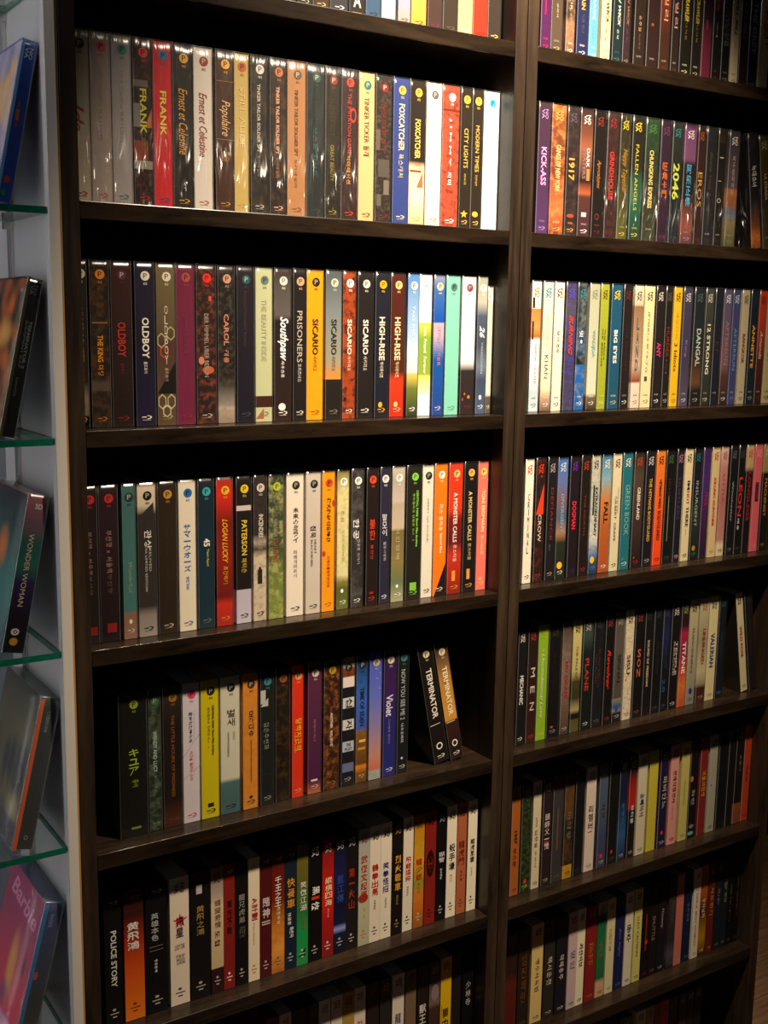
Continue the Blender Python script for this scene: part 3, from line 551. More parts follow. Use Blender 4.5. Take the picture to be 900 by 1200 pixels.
39184:((3392,2792,2779,2679,2781,2281,869,1265,2375,3875,2966,2170,1867,2463,957,1352,4677,4279,3379,3383,4883,4887,3387),(8486,8088,5288,5283,7683,6874,5680,5276,6370,5466,5762,6867,8058,8563,7371),(5466,4868,847,1241,2546,2521,2116,2311,5016,5121,3118,3128,5028,4724,7911,8315,7120,8128,7631,6622,5128,7228,7247,8643,8948,5264),(3149,4860,6849,5449,4955,4354,4749),(3145,6645,6640,3140),(3136,6636,6632,3132),),
39340:((1987,1939,8039,7617,7316,6317,6411,7611,8113,8745,5345,5353,7853,7859,5359,5367,7867,7873,5373,5381,8181,8187),(2673,2681,4681,4673),(2659,2667,4667,4659),(2645,2653,4653,4645),(7224,6436,6034,6722),(2333,1835,815,1311),(5618,5134,4532,5117),(3915,3633,3032,3314),),
39636:((6292,5792,5785,4685,4658,8658,8685,7485,7492,6992,6985,6285),(1488,1465,1065,1053,1453,1410,2010,2026,3326,3318,2617,2811,3612,3918,3953,4453,4448,8848,8853,4453,4465,3965,3988),(1983,3383,3365,2965,2978,1978),(5180,5880,5874,5174),(6280,6980,6974,6274),(7380,8080,8074,7374),(1973,2573,2565,1965),(5169,5869,5863,5163),(6269,6969,6963,6263),(7369,8069,8063,7363),(1560,3960,3954,1554),(2049,3349,3343,2043),(4844,4828,8428,8444),(5440,7740,7732,5432),(2038,3338,3331,2031),(8026,7428,7017,6117,5827,5326,5617,4317,4312,8912,8917,7517),),
40251:((7190,6492,6183,5183,5137,8137,7816,7515,6716,6811,7811,8313,8842,5742,5747,8947,8952,5752,5757,8457,8483,6883),(2981,1591,1186,2576),(5778,7878,7873,5773),(4979,2879,2873,3673,3637,2734,2928,5036,4941,4239,4273,4973),(5768,7868,7862,5762),(2840,2343,1015,1512),(8025,7433,7132,7623),(5232,4733,3915,4312),(7120,6732,6331,6719),(6017,5931,5531,5516),(2658,1267,862,2253),),
40372:((3391,2792,2582,1182,1168,1668,1677,2377,751,1045,1550,1511,2011,2015,4515,4520,3620,3629,4529,4534,3634,3643,4543,4548,3648,3656,4656,4662,3762,3371,2869,3162,2362,2977,4177,4168,4768,4782,3182),(7090,6392,6083,5083,5037,8137,8026,7535,7233,7724,8025,7816,7515,6816,6911,7811,8313,8742,5642,5647,8947,8953,5653,5658,8258,8283,6683),(5678,7678,7673,5673),(5668,7668,7662,5662),(2048,2056,3056,3048),(2034,2043,3043,3034),(7221,6932,6532,6820),(5431,5032,4615,5012),(6317,6231,5731,5916),(2020,2029,3029,3020),),
40644:((8715,6025,5621,8211),(4121,3525,1015,1410),(3892,3192,3184,1684,1678,3178,3169,969,963,4563,4557,1957,1927,7927,7957,5257,5263,8863,8869,6669,6678,8278,8284,6684,6692,5992,5984,3884),(3869,3878,5978,5969),(2552,4552,4544,2544),(5252,7252,7244,5244),(2540,4540,4532,2532),(5240,7240,7232,5232),),
40657:((1888,1858,4558,4551,1751,1745,4545,4537,937,931,8831,8837,5237,5245,8045,8051,5251,5258,7858,7888),(2483,4583,4563,2463),(5283,7283,7263,5263),(6778,6280,5667,6065),(3967,3480,2979,3566),(4212,4026,3426,3611),(6413,5927,5225,5711),(8813,7628,7026,8210),(2626,1928,913,1510),),
40845:((3384,2992,2490,2684,1084,1078,4778,4784),(2467,2177,1576,1866,866,860,4960,4966,3866,4276,3677,3266,2266),(1355,1311,1911,1928,3828,3818,2917,3111,4212,4518,4555),(1950,3850,3844,1944),(1939,3839,3833,1933),(5992,5392,5367,7867,7859,5359,5320,6411,8011,8921,8424,8017,6517,5920,5924,8524,8528,5928,5934,8434,8438,5938,5944,8444,8448,5948,5954,8454,8472,5972,5979,8879,8885,5985),),
44032:((7090,6390,6311,7011,7052,8352,8358,7058),(4982,1382,1376,4276,932,1326),),
44036:((7190,6390,6332,7132,7160,8260,8266,7166),(2838,2138,2112,7412,7418,2818),(4984,1284,1278,4178,947,1241),),
44048:((2042,2012,7112,7142),(2836,6336,6318,2818),(7190,6390,6345,7145,7165,8265,8271,7171),(4985,1285,1279,4179,950,1244),),
44049:((2844,2044,2012,7112,7144,6344,6334,2834),(2828,6328,6318,2818),(7190,6390,6347,7147,7165,8265,8272,7172),(4986,1286,1280,4180,952,1246),),
44053:((4642,2026,4611,7126),(2726,4636,6426,4617),(7190,6390,6343,7143,7164,8264,8270,7170),(4984,1284,1278,4178,948,1243),),
44060:((7690,6990,6958,5858,5888,5288,5215,5815,5852,6952,6911,7611),(4380,1280,1274,3674,933,1328),),
44148:((7490,6790,6766,5066,5060,6760,6732,7432),(5084,1484,1478,4278,1047,1341),(3137,2437,2412,7612,7618,3118),),
44160:((2342,2312,7412,7442),(3036,6736,6718,3018),(5085,1485,1479,4279,1050,1344),(7490,6790,6770,5070,5064,6764,6745,7445),),
44172:((7690,6990,6911,7611),(6088,5388,5358,3958,4380,1280,1274,3674,933,1328,3652,5352,5315,6015),),
44204:((7490,6790,6774,4974,5084,1484,1478,4378,1046,1341,4768,6768,6756,4656,4650,6750,6731,7431),(3137,2437,2412,7612,7618,3118),),
44221:((4842,2226,4811,7526),(2926,4836,6726,4817),(7490,6790,6776,4976,5084,1484,1478,4278,1048,1343,4770,6770,6759,4659,4653,6753,6743,7443),),
44256:((7282,1682,1676,6576,6239,6938),(4456,3756,3728,928,922,8122,8128,4428),),
44277:((4440,1725,4411,7225),(2425,4434,6525,4417),(7286,1786,1780,6480,6259,6959),(4669,3869,3853,953,947,8147,8153,4653),),
44288:((5384,1384,1378,4578,4357,5156),(3266,2566,2549,849,943,5946,5852,3250),(7190,6390,6330,7130,7158,8258,8265,7165),(2836,2036,2012,7312,7318,2818),),
44305:((4540,1925,4511,7125),(2625,4534,6425,4517),(5385,1385,1379,4579,4360,5060),(3268,2568,2552,852,946,5949,5855,3253),(7190,6390,6341,7141,7163,8263,8269,7169),),
44340:((7490,6790,6711,7411),(5481,1481,1475,4775,4547,5246),(3457,2757,2734,934,1028,6231,6236,3434),),
44396:((7185,1885,1879,6479,6251,951,945,4145,4111,4811,4845,8145,8151,6951),),
44428:((7490,6790,6747,5047,5041,6741,6730,7430),(5386,1586,1580,4580,4360,859,953,3153,3135,3835,3854,6056,6062,5160),(2737,2037,2012,7612,7618,2718),),
44536:((8128,928,922,8122),(7182,1782,1776,6476,6136,6835),),
44540:((7286,1886,1880,6480,6254,954,948,8148,8154,7054),(2639,1839,1813,7413,7419,2619),),
44552:((1840,1812,7212,7240),(2534,6534,6518,2518),(7286,1886,1880,6480,6257,957,951,8151,8157,6957),),
44592:((7490,6790,6711,7411),(5182,1382,1376,4376,1032,1426),),
44596:((7490,6790,6732,7432),(3037,2237,2212,7612,7618,3018),(5184,1484,1478,4378,1047,1341),),
44608:((7490,6790,6745,7445),(2342,2312,7412,7442),(3036,6736,6718,3018),(5085,1485,1479,4379,1050,1345),),
45208:((7090,6390,6311,7011,7053,8353,8359,7059),(1983,1283,1231,5634,5541,1937),),
45224:((2041,2012,7112,7141),(2835,6335,6318,2818),(7190,6390,6345,7145,7166,8266,8272,7172),(2086,1386,1351,5655,5561,2057),),
45320:((7490,6790,6764,4364,4358,6758,6711,7411),(2081,1381,1330,5633,5539,2036),),
45376:((7490,6790,6772,4372,4366,6766,6754,4354,4348,6748,6711,7411),(2082,1382,1329,5532,5438,2035),),
45380:((7490,6790,6780,4480,4474,6774,6765,4465,4459,6759,6731,7431),(2185,1385,1343,5546,5452,2149),(3136,2336,2312,7612,7618,3118),),
45712:((8128,928,922,8122),(2583,1883,1848,7348,7354,2554),),
45713:((8153,953,948,8148),(7237,1737,1731,6531,6510,7210),(2689,1889,1862,7362,7368,2668),),
45716:((8150,950,944,8144),(2687,1887,1861,7361,7366,2666),(2536,1836,1813,7313,7319,2519),),
45768:((7490,6790,6711,7411),(2183,1483,1431,5935,5841,2138),),
45789:((7490,6790,6743,7443),(4842,2126,4811,7426),(2826,4836,6726,4817),(2185,1485,1450,5953,5859,2156),),
45796:((7090,6390,6311,7011,7053,8353,8359,7059),(1283,1231,5633,5539,1937,1977,4977,4983),),
45800:((7190,6390,6333,7133,7161,8261,8267,7167),(2839,2139,2112,7412,7418,2818),(1284,1247,5650,5556,2053,2078,4878,4884),),
45804:((1286,1253,5656,5562,2059,2080,4780,4786),(7190,6390,6350,7150,7168,8268,8274,7174),(7146,2046,2040,6340,6332,2032,2012,7312,7318,2718,2727,7127),),
45817:((4541,1926,4511,7126),(2626,4535,6426,4517),(7190,6390,6343,7143,7164,8264,8270,7170),(1284,1249,5652,5558,2055,2078,4778,4784),),
45824:((7690,6990,6958,5858,5889,5189,5115,5815,5852,6952,6911,7611),(1281,1230,4633,4639,1937,1975,4175,4181),),
45908:((7490,6790,6762,4462,4455,6755,6711,7411),(1383,1330,5533,5439,2036,2077,4977,4983),),
45909:((7439,2139,2133,6733,6711,7411),(7490,6790,6770,4570,4564,6764,6743,7443),(1385,1346,5449,5455,2052,2079,4979,4985),),
45912:((7490,6790,6768,4568,4562,6762,6732,7432),(1384,1344,5546,5452,2150,2178,5078,5084),(3137,2337,2312,7612,7618,3118),),
46020:((1884,1847,4147,4127,927,921,8121,8127,4827,4847,7347,7353,2553,2578,7278,7284),),
46028:((1887,1863,4163,4156,956,950,8150,8156,4856,4863,7263,7269,2669,2681,7181,7187),(7143,1843,1838,6438,6431,1831,1812,7412,7417,2517,2525,7125),),
46041:((4540,1725,4511,7225),(2525,4534,6525,4517),(1887,1860,4160,4151,951,945,8145,8151,4851,4860,7260,7266,2566,2581,7281,7287),),
46076:((1282,1250,2650,2634,834,928,4931,4936,3335,3350,4650,4656,1956,1976,4676,4682),(7690,6990,6957,5957,5989,5389,5315,5915,5951,6951,6911,7611),),
46300:((8128,928,922,8122),(1883,1846,7346,7352,2552,2577,7277,7283),),
46308:((8157,957,951,8151),(1888,1864,7264,7269,2669,2682,7182,7188),(7144,1844,1839,6439,6431,1831,1812,7412,7418,2518,2526,7126),),
46356:((7490,6790,6711,7411),(1483,1430,5933,5839,2137,2177,5177,5183),),
46972:((7090,6390,6311,7011,7053,8353,8359,7059),(4883,1283,1277,4177,4160,1260,1230,5633,5639,1936,1954,4854),),
46976:((7190,6390,6332,7132,7160,8260,8266,7166),(2936,2136,2112,7412,7418,2918),(4885,1285,1279,4179,4168,1268,1244,5647,5653,1950,1962,4862),),
46993:((4540,1925,4511,7125),(2625,4534,6425,4517),(7190,6390,6342,7142,7164,8264,8270,7170),(4885,1285,1279,4179,4169,1269,1247,5649,5655,1953,1964,4864),),
47000:((4182,1182,1176,3476,3460,1160,1130,4732,4638,1836,1854,4154),(7690,6990,6959,5859,5889,5189,5115,5815,5853,6953,6911,7611),),
47021:((5040,2325,5011,7625),(3025,5034,6925,5017),(7690,6990,6969,5869,5889,5189,5144,5844,5863,6963,6941,7641),(4284,1284,1278,3578,3568,1268,1246,4848,4754,1952,1963,4263),),
47084:((7490,6790,6760,5260,5254,6754,6711,7411),(4783,1283,1277,4077,4061,1261,1230,5432,5438,1936,1955,4755),),
47085:((7437,2137,2131,6731,6711,7411),(7490,6790,6771,5271,5265,6765,6742,7442),(4786,1286,1280,4080,4069,1269,1246,5448,5454,1952,1963,4763),),
47092:((7490,6790,6774,5274,5268,6768,6749,7449),(4787,1287,1281,4081,4072,1272,1251,5454,5459,1957,1967,4767),(7445,2345,2339,6739,6731,2331,2312,7712,7718,3018,3026,7426),),
47112:((7690,6990,6911,7611),(6088,5388,5362,4362,4356,5356,5315,6015),(4082,1182,1176,3376,3360,1160,1130,4733,4639,1836,1854,4054),),
47196:((7284,1884,1878,6578,6566,1866,1842,4142,4127,927,921,8121,8127,4827,4842,7442,7448,2548,2560,7260),),
47204:((7288,1888,1883,6483,6476,1876,1859,4159,4153,953,947,8147,8153,4853,4859,7359,7365,2565,2572,7272),(7241,1741,1736,6536,6529,1829,1812,7412,7417,2517,2524,7224),),
47329:((4536,1724,4511,7224),(2524,4531,6524,4516),(7288,1888,1882,6482,6474,1874,1855,2955,2948,948,942,8142,8148,6148,6155,7355,7361,2561,2569,7269),(3648,3655,5455,5448),),
47336:((7287,1787,1781,6581,6572,1872,1850,7450,7456,2556,2566,7266),(8142,942,936,4136,4111,4811,4836,8136),),
47476:((8127,927,921,8121),(7284,1884,1878,6578,6566,1866,1841,7441,7447,2547,2560,7260),),
47484:((8153,953,948,8148),(7241,1741,1736,6536,6529,1829,1812,7412,7417,2517,2524,7224),(7288,1888,1883,6483,6476,1876,1859,7359,7365,2565,2571,7271),),
47532:((7490,6790,6711,7411),(5083,1383,1377,4377,4360,1360,1330,6033,5939,2136,2155,5055),),
47536:((7490,6790,6732,7432),(2936,2236,2212,7612,7618,2918),(4985,1385,1379,4279,4267,1367,1343,5846,5752,2049,2062,4962),),
47560:((1282,1231,4831,4882),(1977,4177,4137,1937),(7090,6390,6311,7011,7052,8352,8359,7059),),
47564:((1283,1246,4946,4983),(1977,4277,4252,1952),(7190,6390,6332,7132,7160,8260,8266,7166),(2838,2138,2112,7412,7418,2818),),
47568:((1286,1254,4954,4986),(1980,4280,4260,1960),(7190,6390,6350,7150,7167,8267,8273,7173),(7146,2046,2040,6340,6332,2032,2012,7312,7318,2718,2727,7127),),
47588:((1281,1232,4232,4281),(1875,3575,3538,1838),(7690,6990,6959,5959,5989,5289,5215,5915,5953,6953,6911,7611),),
47609:((1283,1249,4349,4383),(1978,3678,3655,1955),(5040,2326,5011,7626),(3026,5034,6926,5017),(7690,6990,6969,5969,5989,5289,5245,5945,5963,6963,6942,7642),),
47672:((7490,6790,6761,4861,4883,1283,1231,4831,4855,6755,6711,7411),(1977,4177,4137,1937),),
47688:((7490,6790,6771,4971,4985,1285,1250,4950,4965,6765,6745,7445),(2079,4279,4255,2055),(2341,2312,7412,7441),(3035,6735,6718,3018),),
47691:((7490,6790,6770,4970,4984,1284,1249,4949,4964,6764,6736,7436),(2078,4278,4255,2055),(5242,4542,4539,1817,2111,4929,7611,7917,5239),),
47700:((6189,5489,5460,4260,4281,1281,1232,4232,4254,5454,5415,6115),(1875,3575,3538,1838),(7690,6990,6911,7611),),
47716:((7690,6990,6944,7644),(6189,5489,5471,4371,4385,1285,1250,4350,4365,5465,5445,6145),(1979,3679,3656,1956),(2440,2412,7612,7640),(3134,6934,6918,3118),),
47721:((7690,6990,6941,7641),(6189,5489,5470,4370,4383,1283,1249,4349,4364,5464,5444,6144),(1978,3678,3655,1955),(5040,2326,5011,7626),(3026,5034,6926,5017),),
47732:((7490,6790,6776,4976,4983,1283,1246,4946,4953,6753,6732,7432),(2078,4278,4252,2052),(4970,6770,6759,4959),(3037,2337,2312,7612,7618,3018),),
47784:((1784,1746,4146,4127,927,921,8121,8127,4827,4846,7246,7284),(2478,6578,6552,2452),),
47788:((1887,1858,4158,4148,948,942,8142,8148,4848,4858,7158,7187),(2581,6481,6464,2564),(2535,1835,1812,7312,7318,2518),),
47924:((1886,1855,7255,7286),(2580,6480,6461,2561),(8144,944,938,4138,4111,4811,4838,8138),),
47925:((1887,1860,7160,7187),(2581,6481,6466,2566),(8152,952,946,4146,4136,1736,1730,6530,6510,7210,7236,4836,4846,8146),),
47928:((1887,1859,7159,7187),(2581,6481,6465,2565),(8150,950,944,4244,4228,4928,4944,8144),(2535,1835,1812,7312,7318,2518),),
47932:((1888,1863,7163,7188),(2582,6482,6469,2569),(8157,957,951,4151,4143,1843,1838,6438,6431,1831,1812,7412,7417,2517,2525,7125,7143,4843,4851,8151),),
48120:((1383,1331,5031,5083),(2177,4377,4337,2137),(7490,6790,6711,7411),),
48149:((7138,1938,1932,6332,6311,7111),(1985,1285,1248,4948,4985,4285,4273,1973),(1967,4267,4254,1954),(7190,6390,6342,7142,7164,8264,8270,7170),),
48260:((7490,6790,6761,4861,4884,4184,4163,1963,1984,1284,1231,4831,4855,6755,6711,7411),(1958,4158,4137,1937),),
48268:((7490,6790,6773,4973,4987,4187,4175,2075,2087,1387,1352,4952,4967,6767,6749,7449),(2070,4170,4158,2058),(7445,2345,2339,6739,6732,2332,2312,7712,7718,3018,3026,7426),),
48277:((7490,6790,6771,4971,4986,4186,4174,2074,2086,1386,1350,4950,4965,6765,6747,7447),(2068,4168,4156,2056),(3143,2343,2312,7412,7443,6743,6733,3133),(3128,6728,6718,3118),),
48288:((6189,5489,5460,4260,4283,3583,3563,1963,1983,1283,1231,4231,4254,5454,5415,6115),(1957,3557,3537,1937),(7690,6990,6911,7611),),
48372:((2585,1785,1744,4144,4127,927,921,8121,8127,4827,4844,7244,7285,6585,6571,2571),(2565,6565,6550,2550),),
48376:((2687,1887,1855,4155,4147,947,941,8141,8147,4847,4855,7155,7187,6487,6477,2677),(2671,6471,6461,2661),(2535,1835,1812,7312,7318,2518),),
48512:((2587,1887,1853,7253,7287,6487,6476,2576),(2570,6470,6459,2559),(8143,943,937,4137,4111,4811,4837,8137),),
48520:((2689,1889,1863,7163,7189,6489,6482,2682),(2676,6476,6469,2669),(8156,956,950,4150,4143,1843,1837,6437,6430,1830,1812,7412,7417,2517,2525,7125,7143,4843,4850,8150),),
48624:((2587,1887,1853,7253,7287,6487,6477,2577),(2571,6471,6459,2559),(8144,944,938,2738,2711,3411,3438,5538,5511,6311,6338,8138),),
48708:((7490,6790,6711,7411),(2184,1384,1330,5130,5184,4484,4463,2163),(2157,4457,4436,2136),),
48716:((7490,6790,6749,7449),(2087,1387,1352,5052,5087,4387,4376,2076),(2070,4370,4358,2058),(7445,2345,2339,6739,6731,2331,2312,7712,7717,3017,3026,7426),),
48764:((1682,1082,1031,2931,2982,2382,2363,1663),(1657,2357,2337,1637),(3982,3482,3431,5331,5382,4782,4763,3963),(3957,4757,4737,3937),(7890,7290,7258,6558,6589,5889,5815,6515,6552,7252,7211,7811),),
49324:((3584,2884,2869,834,1228,3254,5129,5635,3569),(7090,6390,6311,7011,7052,8352,8358,7058),),
49328:((3686,2886,2876,848,1243,3263,5145,5550,3676),(7190,6390,6332,7132,7160,8260,8266,7166),(2937,2137,2112,7412,7418,2918),),
49332:((3588,2888,2881,856,1250,3269,5152,5558,3581),(7190,6390,6349,7149,7167,8267,8273,7173),(7145,2045,2039,6339,6332,2032,2012,7312,7318,2718,2726,7126),),
49345:((4540,1925,4511,7125),(2625,4534,6425,4517),(3586,2886,2878,851,1245,3265,5147,5553,3578),(7190,6390,6342,7142,7164,8264,8270,7170),),
49352:((3383,2683,2668,833,1328,2952,4530,4936,3368),(7690,6990,6958,5958,5989,5289,5215,5915,5952,6952,6911,7611),),
49353:((7638,2338,2332,6932,6911,7611),(3286,2586,2575,951,1345,2963,4547,4853,3275),(7690,6990,6970,5970,5989,5289,5243,5943,5964,6964,6942,7642),),
49373:((5039,2325,5011,7625),(3025,5034,6925,5017),(3285,2585,2575,951,1345,2963,4547,4953,3275),(7690,6990,6969,5969,5989,5289,5244,5944,5963,6963,6941,7641),),
49436:((7490,6790,6763,4963,4957,6757,6711,7411),(3784,2984,2969,933,1328,3354,5329,5735,3769),),
49437:((7439,2139,2133,6733,6711,7411),(7490,6790,6774,5074,5068,6768,6743,7443),(3686,2986,2978,951,1345,3265,5147,5553,3678),),
49440:((7490,6790,6772,5072,5066,6766,6731,7431),(3686,2986,2976,948,1342,3263,5144,5550,3676),(3037,2337,2312,7612,7618,3018),),
49444:((7490,6790,6776,5076,5070,6770,6749,7449),(3688,2988,2980,955,1349,3268,5151,5557,3680),(7445,2345,2339,6739,6732,2332,2312,7712,7718,3018,3026,7426),),
49457:((4841,2226,4811,7526),(2926,4835,6726,4817),(7490,6790,6774,5074,5067,6767,6743,7443),(3686,2986,2978,951,1345,3365,5247,5653,3678),),
49464:((7690,6990,6911,7611),(6089,5389,5362,4062,4056,5356,5315,6015),(3283,2583,2568,833,1228,2952,4530,4935,3268),),
49468:((7690,6990,6931,7631),(6089,5389,5370,4170,4164,5364,5333,6033),(3285,2585,2573,948,1342,2960,4444,4850,3273),(3138,2438,2412,7812,7818,3118),),
49496:((7490,6790,6779,5179,5173,6773,6762,5162,5156,6756,6731,7431),(3686,2986,2976,947,1341,3263,5143,5549,3676),(3037,2337,2312,7612,7618,3018),),
49548:((4885,4185,4179,1252,1545,4568,7445,7852,4879),(4846,4146,4127,927,921,8121,8127,4827),),
49688:((4988,4188,4183,1260,1554,4573,7454,7760,4983),(8146,946,940,4140,4111,4811,4840,8140),),
49800:((8145,945,939,2739,2710,3410,3439,5539,5510,6310,6339,8139),(4988,4188,4183,1260,1554,4573,7454,7760,4983),),
49828:((8128,928,921,8121),(4885,4185,4179,1250,1544,4567,7444,7750,4879),),
49832:((8149,949,943,8143),(2535,1835,1812,7312,7318,2518),(4888,4188,4184,1362,1656,4574,7356,7662,4884),),
49884:((7490,6790,6711,7411),(3784,3084,3069,833,1327,3454,5429,5835,3769),),
49888:((7490,6790,6732,7432),(3037,2337,2312,7612,7618,3018),(3786,2986,2978,1049,1343,3365,5345,5751,3778),),
49901:((7490,6790,6748,7448),(3044,2344,2312,7412,7444,6744,6734,3034),(3028,6728,6718,3018),(3788,2988,2980,954,1348,3368,5350,5756,3780),),
50040:((2240,2212,7512,7540),(2934,6834,6818,2918),(7590,6890,6873,5673,5667,6867,6844,7544),(2786,2086,2078,854,1248,2465,3548,4664,5748,6254,4978,4986,4286,4278,3556,2778),),
50472:((7590,6890,6811,7511),(2783,2083,2065,834,1229,2348,3528,4648,5829,6234,5065,5083,4383,4365,3538,2765),),
50500:((3084,1056,3029,5056),(1756,3078,4356,3035),(7090,6390,6311,7011,7052,8352,8359,7059),),
50504:((3185,1065,3145,5265),(1765,3178,4565,3152),(7190,6390,6332,7132,7160,8260,8266,7166),(2838,2138,2112,7412,7418,2818),),
50516:((2141,2112,7112,7141),(2835,6335,6318,2818),(3186,1067,3148,5267),(1767,3179,4567,3154),(7190,6390,6344,7144,7165,8265,8271,7171),),
50528:((2784,1056,2728,4456),(1756,2777,3756,2735),(7690,6990,6959,5959,5989,5289,5215,5915,5953,6953,6911,7611),),
50556:((3084,1056,3029,5056),(1756,3078,4356,3035),(7090,6390,6311,7011,7041,8341,8347,7047,7064,8364,8370,7070),),
50557:((7139,1939,1933,6333,6311,7111),(3186,1067,3148,5267),(1767,3179,4567,3154),(7190,6390,6343,7143,7155,8255,8261,7161,7172,8272,8278,7178),),
50612:((7490,6790,6760,5060,3084,1056,3029,5054,6754,6711,7411),(1756,3078,4356,3035),),
50616:((7490,6790,6768,5168,3185,1066,3146,5162,6762,6732,7432),(1766,3179,4466,3152),(3138,2338,2312,7612,7618,3118),),
50620:((7490,6790,6773,5173,3188,1070,3151,5167,6767,6750,7450),(1770,3182,4470,3157),(7445,2345,2340,6740,6732,2332,2312,7712,7718,3018,3026,7426),),
50640:((7690,6990,6911,7611),(6189,5489,5459,4459,2784,1056,2728,4453,5453,5415,6115),(1756,2777,3756,2735),),
50669:((7439,2139,2133,6733,6711,7411),(7490,6790,6779,4779,3186,1067,3148,4755,6755,6743,7443),(1767,3180,4467,3154),(5073,6773,6761,5061,5167),),
50672:((7490,6790,6778,4778,3185,1065,3145,4753,6753,6732,7432),(1765,3179,4465,3152),(5072,6772,6759,5059,5165),(3138,2338,2312,7612,7618,3118),),
50676:((7490,6790,6781,4781,3188,1070,3151,4759,6759,6750,7450),(1770,3182,4470,3157),(5075,6775,6764,5064,5170),(7445,2345,2340,6740,6732,2332,2312,7712,7718,3018,3026,7426),),
50689:((7490,6790,6779,4779,3186,1067,3148,4755,6755,6743,7443),(1767,3179,4467,3154),(5073,6773,6761,5061,5167),(4841,2226,4811,7526),(2926,4836,6726,4817),),
50696:((7690,6990,6911,7611),(6189,5489,5471,4271,2784,1056,2728,4141,5441,5415,6115),(1656,2777,3756,2735),(4365,5465,5447,4347,4456),),
50724:((4585,1664,4144,4127,927,921,8121,8127,4827,4844,7464),(2364,4579,6764,4549),),
50725:((4589,1773,4158,4150,950,944,8144,8150,4850,4858,7373),(2473,4583,6573,4563),(7236,1736,1731,6531,6511,7211),),
50732:((4589,1776,4162,4156,956,950,8150,8156,4856,4862,7376),(2476,4584,6576,4567),(7143,1843,1838,6438,6431,1831,1812,7412,7417,2517,2525,7125),),
50745:((4539,1725,4511,7225),(2525,4534,6525,4517),(4589,1774,4159,4151,951,945,8145,8151,4851,4859,7374),(2474,4583,6574,4565),),
50752:((3385,1166,2948,2934,834,928,5831,5836,3635,3648,5466),(1966,3379,4666,3354),(7090,6390,6311,7011,7051,8351,8358,7058),),
50773:((4539,1925,4511,7125),(2625,4533,6425,4517),(3387,1373,2958,2951,951,1045,5948,5853,3751,3758,5273),(2073,3382,4673,3364),(7090,6390,6340,7040,7062,8262,8268,7068),),
50780:((2883,1066,2549,2536,835,929,4932,4937,3236,3249,4666),(1766,2877,4066,2855),(7690,6990,6957,5957,5989,5289,5215,5915,5951,6951,6911,7611),),
50857:((4539,1725,4511,7225),(2525,4533,6525,4517),(4589,1774,2662,2651,951,945,8145,8151,6351,6362,7374),(2474,4583,6574,4565),(3451,3460,4559,5660,5651),),
50864:((4587,1770,4552,7370),(2470,4581,6570,4558),(8145,945,939,4139,4111,4811,4839,8139),),
50868:((4588,1772,4556,7372),(2572,4582,6572,4562),(8150,950,944,4244,4228,4928,4944,8144),(2536,1836,1812,7312,7319,2519),),
50872:((4589,1776,4562,7376),(2476,4584,6576,4567),(8157,957,951,4151,4143,1843,1838,6438,6431,1831,1812,7412,7417,2517,2525,7125,7143,4843,4851,8151),),
50885:((8153,953,947,4147,4139,1725,4511,7225,4839,4847,8147),(2525,4534,6525,4517),(4589,1774,4559,7374),(2474,4583,6574,4565),),
50892:((7490,6790,6736,4936,4930,6730,6711,7411),(3486,1471,3455,5471),(2171,3481,4771,3461),(6146,6151,848,942,3043,3013,3813,3843),),
50896:((7490,6790,6743,5043,5038,6738,6730,7430),(3487,1573,3459,5473),(2273,3482,4773,3465),(6051,6056,854,948,3148,3133,3933,3948),(2736,2036,2012,7612,7618,2718),),
50924:((7690,6990,6929,7629),(6189,5489,5445,4145,4140,5440,5431,6131),(3086,1273,3060,4773),(1973,3081,4073,3066),(5152,5057,855,949,2650,2637,3337,3350),(3033,2333,2312,7812,7818,3018),),
50949:((7490,6690,6640,7440),(6150,6155,953,1047,3247,3236,2036,2030,6630,6611,7411,7436,3936,3948),(3588,1573,3559,5573),(2273,3582,4773,3564),),
50976:((4587,1770,4553,7370),(2470,4581,6570,4558),(8145,945,939,2739,2711,3511,3539,5539,5511,6211,6239,8139),),
50977:((4589,1773,4558,7373),(2473,4583,6573,4564),(8152,952,946,2846,2836,1736,1730,6530,6511,7211,7236,6236,6246,8146),(3536,3546,5446,5436),),
50980:((4588,1772,4557,7372),(2572,4582,6572,4562),(8151,951,945,3445,3428,4128,4145,5545,5528,6228,6245,8145),(2535,1835,1812,7312,7318,2518),),
51008:((8148,948,943,8143),(4588,1772,4556,7372),(2472,4582,6572,4562),(2536,1836,1812,7312,7318,2518),),
51012:((4589,1775,4561,7375),(2475,4584,6575,4567),(8156,956,950,8150),(7143,1843,1838,6438,6431,1831,1812,7412,7417,2517,2525,7125),),
51032:((3585,1366,3547,5666),(2066,3578,4966,3553),(7490,6690,6611,7411),(6232,6137,934,1028),),
51060:((7490,6790,6711,7411),(3284,1256,3229,5256),(1956,3278,4556,3235),),
51064:((7490,6790,6732,7432),(3038,2338,2312,7612,7618,3018),(3185,1165,3146,5265),(1865,3178,4565,3152),),
51068:((3187,1170,3152,5270),(1870,3181,4570,3158),(7490,6790,6750,7450),(7446,2346,2340,6740,6732,2332,2312,7712,7718,3018,3026,7426),),
51076:((7490,6790,6745,7445),(2341,2312,7412,7441),(3035,6735,6718,3018),(3186,1167,3149,5267),(1867,3180,4567,3155),),
51088:((5382,1082,1076,2876,2866,732,1226,3252,5228,5634,3666,3676,5376),(7090,6390,6311,7011,7052,8352,8358,7058),),
51109:((4540,1926,4511,7126),(2626,4534,6426,4517),(5384,1184,1178,2878,2875,850,1244,3263,5146,5552,3675,3678,5378),(7190,6390,6342,7142,7164,8264,8270,7170),),
51204:((7490,6790,6768,5168,5162,6762,6732,7432),(5484,1184,1178,2978,2974,948,1342,3362,5244,5650,3674,3678,5478),(3137,2337,2312,7612,7618,3118),),
